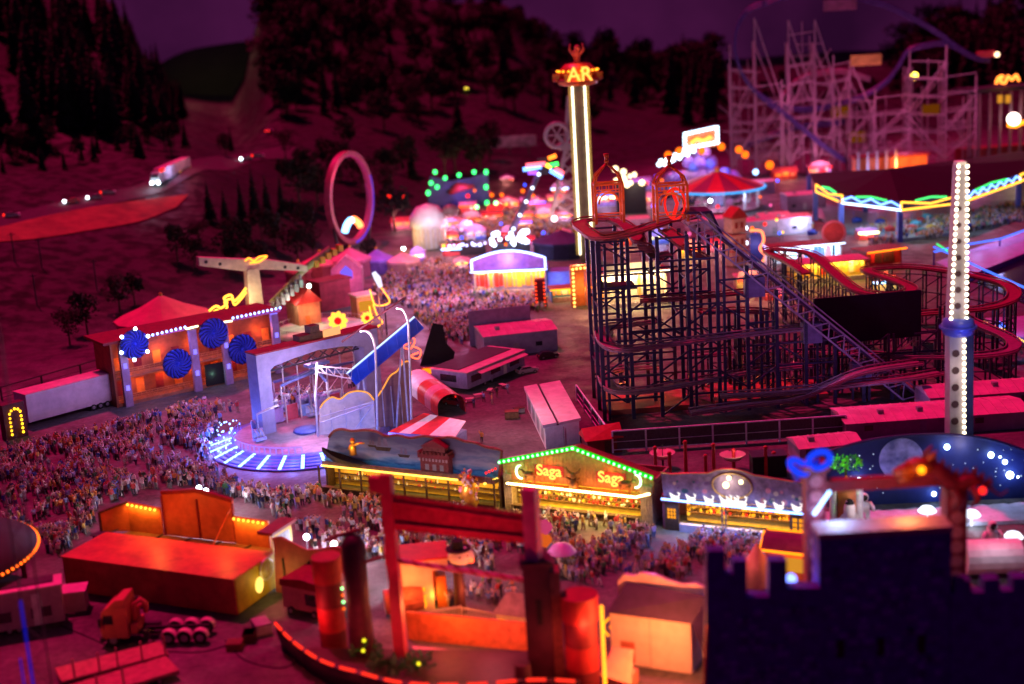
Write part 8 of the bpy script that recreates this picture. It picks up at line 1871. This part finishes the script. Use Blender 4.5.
# ---------------------------------------------------------------- white steel coaster at the back
def steel_coaster():
    o = G(850,172); F = Fr((735,178),(1000,166)); t = F.th('steel_coaster', 'tall pale steel roller coaster with blue looping track at the back', 'roller coaster'); P = lambda x, y, d=0: F.pl(x, y, d)
    SS = M('coaster_pale_steel', (.34,.22,.3), .5, .3, .6)
    posts = [(732,150,45),(757,165,18),(783,168,80),(790,160,20),(816,160,20),(834,160,55),(850,158,60),(875,160,90),(909,160,50),(945,158,45),(975,150,75)]
    for j, y in enumerate((0,7,14)):
        b = MB(); pr = None
        for i, (px, pb, ptop) in enumerate(posts):
            zt = P(px,ptop).z*(1 if j == 0 else .85); x = P(px,pb).x; b.bar((x,y,0),(x,y,zt), .5)
            if px in (757,790,816,850) :
                x2 = P(px+24,90).x; b.bar((x,y,zt),(x2,y,zt*.5), .42); b.bar((x2,y,zt*.5),(x2,y,0), .42)
            if pr:
                for z in (.12,.22,.32,.42,.52,.62,.8):
                    h = min(zt,pr[1])
                    if h > z*66: b.bar((pr[0],y,z*66),(x,y,z*66-(1 if i % 2 else -1)), .36)
                if i % 3: b.bar((pr[0],y,4),(x,y,min(zt,pr[1])*.4), .4); b.bar((pr[0],y,min(zt,pr[1])*.42),(x,y,min(zt,pr[1])*.8), .38)
                else: b.bar((x,y,4),(pr[0],y,min(zt,pr[1])*.45), .4); b.bar((pr[0],y,min(zt,pr[1])*.5),(x,y,min(zt,pr[1])*.9), .34)
            pr = (x, zt)
        b.build('support_frame', SS, t)
    b = MB(); rr = random.Random(61)
    for k in range(46):
        px = rr.uniform(735,978); pb = 162; i = max(i for i, q in enumerate(posts) if q[0] <= px); zt = P(px,max(posts[i][2],posts[min(i+1,10)][2])).z*rr.uniform(.45,1); x = P(px,pb).x; y = rr.choice((2,5,10,13)); b.bar((x,y,0),(x,y,zt), .34)
        z = rr.uniform(2,max(3,zt-14)); b.bar((x,y,z),(x+rr.choice((-8,8)),y,z+rr.uniform(6,13)), .3); z = rr.uniform(3,zt); b.bar((x-5,y,z),(x+5,y,z), .3)
    b.build('bracing', SS, t)
    b = MB()
    for px, pb, ptop in posts[::1]:
        x = P(px,pb).x; zt = P(px,ptop).z
        for z in (.3,.6,.85): b.bar((x,0,zt*z),(x,14,zt*z*.85), .6)
    b.build('cross_ties', SS, t)
    BL = M('track_blue', (.06,.04,.2), .4, .3, .6)
    def tk(pts, y0, y1, m=BL):
        n = len(pts); Q = [P(p[0],p[1],y0+(y1-y0)*i/(n-1)) for i, p in enumerate(pts)]; Q = smooth(Q,5); b = MB()
        for d in (-.9,.9): b.path([q+Vector((0,d,0)) for q in Q], .55, 5)
        b.path([q-Vector((0,0,1.2)) for q in Q], .5, 5)
        for q in Q[::2]: b.bar(q+Vector((0,-.9,0)),q+Vector((0,.9,0)), .3)
        b.build('track', m, t)
    tk([(764,2),(748,9),(738,24),(735,45),(738,62),(748,82),(764,98),(785,113),(806,130),(826,146),(846,160)],3,-1)
    tk([(758,92),(775,102),(800,108),(830,105),(860,96),(884,82),(898,66),(908,50),(925,44),(945,42),(965,50)],4,9)
    tk([(764,2),(790,-6),(830,-8),(880,2),(915,18),(940,33),(960,48),(978,57),(990,58)],3,10)
    tk([(745,145),(770,135),(800,125),(830,122),(845,120)],10,6)
    tk([(780,100),(800,78),(840,70),(870,78)],12,12,SS)
    p = P(988,58,9); b = MB(); b.box((p.x-4,8,p.z+.3),(p.x+2.5,11,p.z+2.6)); b.build('coaster_train', M('train_red', (.5,.06,.08)), t); MB().sph((p.x+3,7.6,p.z+1.2), .95).build('train_lamp', E('train_amber',(1,.7,.4),4), t)
    for px, py, w in ((866,60,15),(840,5,16)): q = P(px,py,-1); b = MB(); b.box((q.x-w*.38,-1.2,q.z-2),(q.x+w*.38,-.8,q.z+2)); b.build('banner_sign', M('banner_yellow' if px > 850 else 'banner_pink', (.5,.36,.08) if px > 850 else (.3,.1,.2), .6, .5, .4), t)
    for px, py in ((840,112),(857,137),(931,110)): q = P(px,py,3); b = MB(); b.box((q.x-3,2,q.z-2),(q.x+3,5,q.z+2)); b.build('amber_panel', E('dim_amber',(1,.35,.03),.12), t)
    for x, z in ((20,30),(50,34),(75,40),(90,20),(30,12),(62,14)): lamp(t,(x,-12,z),(1,.2,.5),4200,1.0)
steel_coaster()
def dark_ride():
    F = Fr((968,166),(1040,160)); t = F.th('dark_platform_tower', 'dark platform tower with orange script neon on top at the far right', 'tower'); P = lambda x, y, d=0: F.pl(x, y, d); W = F.W; z1 = P(990,92).z
    for x in [W*k/7 for k in range(8)]: MB().bar((x,0,0),(x,0,z1), .9).build('post', M('post_mauve', (.2,.1,.15)), t)
    MB().box((-1,-2,z1),(W+3,12,z1+1.5)).build('platform', DARK, t); MB().box((0,3,0),(W,11,6)).build('hall', DRED, t)
    b = MB(); Q = [P(*p) for p in ((996,84),(998,78),(1003,76),(1000,81),(1005,83),(1008,76),(1012,80),(1016,75),(1019,81))]; b.path(smooth(Q,4), .5, 6); b.build('script_neon', E('bright_script_orange',(1,.22,.03),4), t); lamp(t,(Q[3].x,-5,Q[3].z),(1,.3,.05),1300,.6)
    q = P(1013,119,-2); MB().sph((q.x,-2.5,q.z), 2.4, 10, 8).build('round_lamp', E('round_white',(1,.9,.75),9), t); MB().path([P(1008,125,-2),P(1016,126,-2),P(1026,121,-2)], .8, 6).build('neon_edge', E('edge_orange',(1,.4,.04),7), t); lamp(t,(q.x,-6,q.z),(1,.6,.3),1800,.8)
    for px in (1000,1008): q = P(px,99,-1); MB().box((q.x-1,-1.2,q.z-1.5),(q.x+1,-.9,q.z+1.5)).build('amber_window', EAD, t)
dark_ride()
# ---------------------------------------------------------------- motorway traffic
TH = E('head_beam', (.75,.9,1), 20)
def rcar(px, py, ang, label, paint, away=False): return car(GT(px,py)+Vector((0,0,.3)), ang, paint, label, True, 'cars on the motorway', TH, away)
GREYC = M('grey_car', (.2,.2,.22), .3, .1, 1, spec=.6)
rcar(72,204,rad(205),'red bodied car with white headlights leading the row on the motorway', M('red_car', (.5,.05,.05), .3, .1, 1, spec=.6)); rcar(95,200,rad(205),'dark car with bright headlights following the red one on the motorway', GREYC)
rcar(12,218,rad(20),'car with red tail light at the left edge of the motorway', GREYC, True); rcar(108,195,rad(22),'car with red tail light driving away behind the two oncoming cars', GREYC, True)
rcar(247,161,rad(200),'car with one bright headlight high on the motorway', GREYC); rcar(258,158,rad(20),'car with red light beyond the bright headlight car', GREYC, True)
q = car(GT(269,133)+Vector((0,0,.3)), rad(80), GREYC, 'distant car showing two round red tail lights at the valley head', True, None, TH, True)
p = GT(467,90)+Vector((0,0,.3)); car(p, rad(-95), GREYC, 'distant car with two yellow headlights on the middle hill', True, None, E('yellow_beam', (1,.8,.12), 8))
def lorry():
    a, c = GT(156,187), GT(204,165); d = c-a; ang = math.atan2(d.y,d.x); t = thing('lorry', 'long box lorry with amber side lamps climbing the motorway', 'lorry', a+Vector((0,0,.2)), ang); t.scale = (1.0,)*3; t.rotation_euler = (0,-math.atan2(d.z,math.hypot(d.x,d.y)),ang); t.rotation_mode = 'XYZ'; L = min(26,d.length*.8)
    MB().box((3.4,-1.6,1.2),(L,1.6,5.2)).build('box_body', M('lorry_white', (.6,.45,.48), .5, .25, .4), t); b = MB(); b.prism([(0,.8),(3,.8),(3,4.4),(1.2,4.5),(.2,3)], -1.5, 1.5); b.build('cab', WHITE, t); MB().box((-.05,-1.2,2.9),(.3,1.2,3.9)).build('windscreen', GLASS, t)
    for x in (1.2,L*.5,L-3,L-1.5):
        for s in (-1.4,1.4): wheel(t,(x,s,.6),.6,.5)
    for s in (-1,1): MB().sph((-.3,s*1.2,1.2),.5).build('headlight', TH, t)
    for x, m in ((1.5,ER),(3.6,ER)): MB().sph((x,-1.8,4.9),.55).build('roof_lamp', m, t)
    for x in (L*.62,L*.8,L*.97): MB().sph((x,-1.85,1.4),.5).build('side_lamp', E('amber_side',(1,.45,.03),7), t)
    lamp(t,(-5,-1,2),(.6,.75,1),900,.6); lamp(t,(8,-4,4),(.5,.5,1),700,.5); lamp(t,(L*.7,-6,8),(1,.3,.35),900,.5)
lorry()
# white container trailer and lit arch on the left, extra stalls hidden behind the square
F = Fr((30,428),(118,404)); t = F.th('white_trailer', 'long plain white box trailer parked left of the fan fun house', 'trailer'); W = F.W; H = 6.2
MB().box((0,0,1.0),(W,4.6,H)).build('box', M('trailer_white', (.6,.5,.56), .6, .25, .4), t); MB().box((-.1,-.1,H+.01),(W+.1,4.7,H+.15)).build('roof', PKR, t)
for x in (W*.72,W*.8,W*.88):
    for y in (.2,4.4): wheel(t,(x,y,.6),.6,.5)
MB().bar((2,2.3,0),(2,2.3,1), .4).build('support_leg', DARK, t)
F = Fr((13,440),(24,437)); t = F.th('bulb_doorway', 'small dark doorway arched with yellow bulbs at the left edge', 'doorway'); W = F.W; H = F.pl(18,408).z; MB().box((-1,.2,0),(W+1,2,H+1)).build('wall', M('door_maroon', (.08,.02,.03)), t); b = MB(); b.bulbs([(0,-.1,z) for z in np.arange(1,H-1,.75)]+[(W,-.1,z) for z in np.arange(1,H-1,.75)]+[(W/2-W/2*math.cos(a),-.1,H-1+W/2*math.sin(a)) for a in (.3,.9,1.57,2.2,2.8)], .26); b.build('arch_bulb', E('arch_yellow',(1,.6,.05),7), t)
fence((2,400),(118,366), 9, 2.6, 'dark rail fence along the foot of the left field', DARK, False)
for i, (px, py) in enumerate(((15,262),(42,268),(37,305),(97,290))): o = GT(px,py); t = thing('utility_pole', 'thin dark pole on the left field', 'pole', o, 0, 'poles on the left field'); b = MB(); b.bar((0,0,-.5),(0,0,8), .25); b.build('shaft', DARK, t); MB().bar((-1,0,7.4),(1,0,7.4), .18).build('cross_arm', DARK, t)
# ---------------------------------------------------------------- more small stalls packed along the far midway
def small_stall(px, py, wpx, hpx_, col, roofc, glow, label, kind, neon=None):
    F = Fr((px-wpx/2, py+wpx*.03), (px+wpx/2, py-wpx*.03)); W = F.W; H = hpx_*F.S; r = random.Random(int(px*3+py))
    t = F.th('market_stall', label, 'stall', 'small stalls along the far midway'); D = 5
    WM = M('stall_wall_%s' % (col,), col, .6, .4, .6); RM = M('stall_roof_%s' % (roofc,), roofc, .65, .35, .5)
    b = MB(); b.box((0,D-.2,0),(W,D,H)); b.box((0,.1,0),(.25,D-.2,H)); b.box((W-.25,.1,0),(W,D-.2,H)); b.box((.3,0,0),(W-.3,.4,1.1)); b.build('wall', WM, t)
    b = MB()
    if kind == 0: b.prism([(-.4,H+.01),(W+.4,H+.01),(W*.5,H+W*.22)], -.6, D+.3)
    elif kind == 1: b.add([(-.4,-1.2,H*.9),(W+.4,-1.2,H*.9),(W+.4,D*.5,H*1.35),(-.4,D*.5,H*1.35),(-.4,D+.3,H),(W+.4,D+.3,H)],[(0,1,2,3),(3,2,5,4)])
    else: b.box((-.3,-.8,H+.01),(W+.3,D+.2,H+.35)); b.prism([(0,H+.36),(W,H+.36),(W*.9,H+1.6),(W*.5,H+2.4),(W*.1,H+1.6)], -.3, -.05)
    b.build('roof', RM, t)
    b = MB(); x = .5
    while x < W-.7: w = r.uniform(.4,1.0); h = r.uniform(.4,H*.5); b.box((x,2,1.2),(x+w,2.6,1.2+h), r.randint(0,3)); x += w+.2
    b.build('goods', GOODS, t)
    if neon: MB().path([(-.3,-.95,H-.15),(W+.3,-.95,H-.15)], .3, 6).build('neon_strip', neon, t)
    strip(t, (.4,1.0,H-.2), (W-.4,1.0,H-.2), glow, 900, .4, down=(0,.2,-1)); lamp(t, (W*.5,-4,H+1.5), glow, 2200, .5)
PKc, VIc, REc, BLc, YEc = (.55,.2,.3), (.3,.18,.45), (.45,.06,.07), (.1,.14,.45), (.55,.4,.15)
for i, a in enumerate([(402,230,20,9,PKc,REc,(1,.35,.4),1),(452,232,22,10,VIc,PKc,(.8,.45,1),0),(472,226,18,9,REc,VIc,(1,.4,.2),2),(492,222,20,8,PKc,REc,(1,.3,.35),1),(476,240,20,9,BLc,PKc,(.5,.45,1),2),
    (508,210,22,8,REc,PKc,(1,.3,.25),0),(530,208,18,8,PKc,VIc,(1,.35,.5),1),(452,256,18,8,REc,REc,(1,.3,.3),1),(462,270,14,8,VIc,PKc,(1,.5,.3),0),(606,206,20,9,VIc,BLc,(.5,.45,1),2),(642,206,22,9,PKc,PKc,(1,.5,.6),1),
    (622,246,20,9,REc,PKc,(1,.5,.2),0),(660,244,20,8,BLc,VIc,(.4,.5,1),2),(690,258,24,10,YEc,PKc,(1,.6,.2),2),(716,252,18,9,PKc,REc,(1,.4,.4),1),(748,288,22,10,YEc,PKc,(1,.6,.25),2),(775,300,20,9,REc,VIc,(1,.3,.2),1),
    (885,290,24,9,YEc,REc,(1,.6,.2),2),(800,232,20,8,BLc,PKc,(.5,.6,1),0),(868,240,18,8,REc,VIc,(1,.35,.3),1),(640,190,22,9,VIc,VIc,(.7,.5,1),1),(672,196,20,8,PKc,BLc,(1,.5,.5),0),(785,180,24,9,REc,REc,(1,.35,.2),1),(820,176,22,9,VIc,PKc,(1,.4,.6),2),(955,196,24,9,PKc,VIc,(1,.4,.5),1),
    (418,262,14,8,VIc,VIc,(.9,.5,1),2),(436,222,14,8,REc,PKc,(1,.4,.3),0),(560,196,16,8,REc,VIc,(1,.3,.3),2),(545,215,16,8,VIc,PKc,(.8,.5,1),1)]):
    cn = {PKc:'pink',VIc:'violet',REc:'red',BLc:'blue',YEc:'yellow'}; px, py, w, h, c, rc, gl, kd = a
    where = 'left of the star tower' if px < 575 else ('behind the orange gazebos' if px < 700 else ('by the hairpin tracks' if py > 245 else 'near the octagonal ride'))
    small_stall(px, py, w, h, c, rc, gl, f"small {cn[c]} market stall with {cn[rc]} {('gable roof','awning roof','flat roof and arched sign')[kd]} {where}", kd, (None, EO, ELB, ER, EYW)[i % 5] if i % 2 else None)
rm = random.Random(70)
for i in range(18):
    px = rm.uniform(436,568); py = rm.uniform(186,246); gl = rm.choice(((1,.35,.45),(1,.3,.25),(.8,.45,1),(1,.55,.3))); c = rm.choice((PKc,VIc,REc,BLc)); rc = rm.choice((PKc,VIc,REc)); kd = rm.randint(0,2)
    small_stall(px, py, rm.uniform(11,17), rm.uniform(6,9), c, rc, gl, f"small {cn[c]} market stall with {cn[rc]} {('gable roof','awning roof','flat roof and arched sign')[kd]} left of the star tower", kd, (None, EO, EB, ER)[i % 4])
rl = random.Random(77)
for i in range(46):
    px = rl.uniform(395,790); py = rl.uniform(176,252); m, nm = rl.choice(((EO,'orange'),(EWW,'white'),(E('violet_globe',(.35,.15,1),3),'violet'),(E('pink_globe',(1,.2,.5),3),'pink'),(EB,'blue'),(EY,'yellow'),(ER,'red')))
    if 575 < px < 605: continue
    globe_lamp(px, py, py+rl.uniform(10,22), rl.uniform(.35,.6), m, nm+' lamp globe among the far stalls on the midway', 'lamp globes on the far midway')
# camp furniture, crates and visitors in the yard beside the caravan
for i, (px, py) in enumerate(((478,398),(490,393),(503,388),(470,402))):
    o = G(px,py); t = thing('folding_table', 'small folding table set out beside the long caravan', 'table', o, .3+i, 'folding tables beside the caravan'); MB().box((-.8,-.45,.7),(.8,.45,.76)).build('top', CREAM, t)
    for sx in (-.7,.7):
        for sy in (-.35,.35): MB().bar((sx,sy,0),(sx,sy,.7), .06).build('leg', DARK, t)
for i, (px, py) in enumerate(((484,402),(497,397),(474,408),(508,393),(492,404))):
    p = G(px,py); place_person(p.x,p.y,0,'beside the long caravan in the yard')
for i, (px, py, s, m, lab) in enumerate(((512,418,1.2,WOOD,'wooden crate in the yard left of the white container'),(519,413,.9,GREY,'grey crate next to the wooden crate in the yard'),(598,350,1.5,STONE,'pale stone block beside the left edge of the coaster'),(608,336,1.3,GREY,'grey slab box behind the coaster posts on the left'),(250,640,1.0,DWOOD,'dark crate behind the orange booth near the truck'),(262,632,1.3,GREY,'grey equipment box by the yellow end of the orange booth'))):
    o = G(px,py); t = thing('crate', lab, 'crate', o, .4*i); MB().box((-s,-s*.7,0),(s,s*.7,s*1.1)).build('body', m, t); b = MB()
    for z in (.1,s*1.0): b.box((-s-.04,-s*.7-.04,z),(s+.04,s*.7+.04,z+.1))
    b.build('batten', DWOOD, t)
# cables and pallets on the dim ground in front
for i, pts in enumerate((((150,560+90),(200,652),(240,640),(258,628)), ((225,640),(245,660),(280,668),(300,660)), ((60,625),(95,640),(120,652)))):
    P = smooth([G(*p,.06) for p in pts],6); o = MB().path(P, .07, 5).build('power_cable', BLACK); tag(o, ('black cable running from the truck to the yellow end of the orange booth','black cable curling towards the pirate ship hull','short black cable by the caravan and the flatbeds')[i], 'cable')
F = Fr((226,652),(244,651)); t = F.th('pallet_stack', 'stack of wooden pallets on the dark ground right of the truck', 'pallets')
for k in range(4):
    b = MB(); z = k*.24
    for j in range(6): b.box((.05+j*.3,0,z+.16),(.27+j*.3,1.6,z+.2))
    for y in (0,.7,1.45): b.box((0,y,z),(1.85,y+.14,z+.15))
    b.build('pallet', WOOD, t)
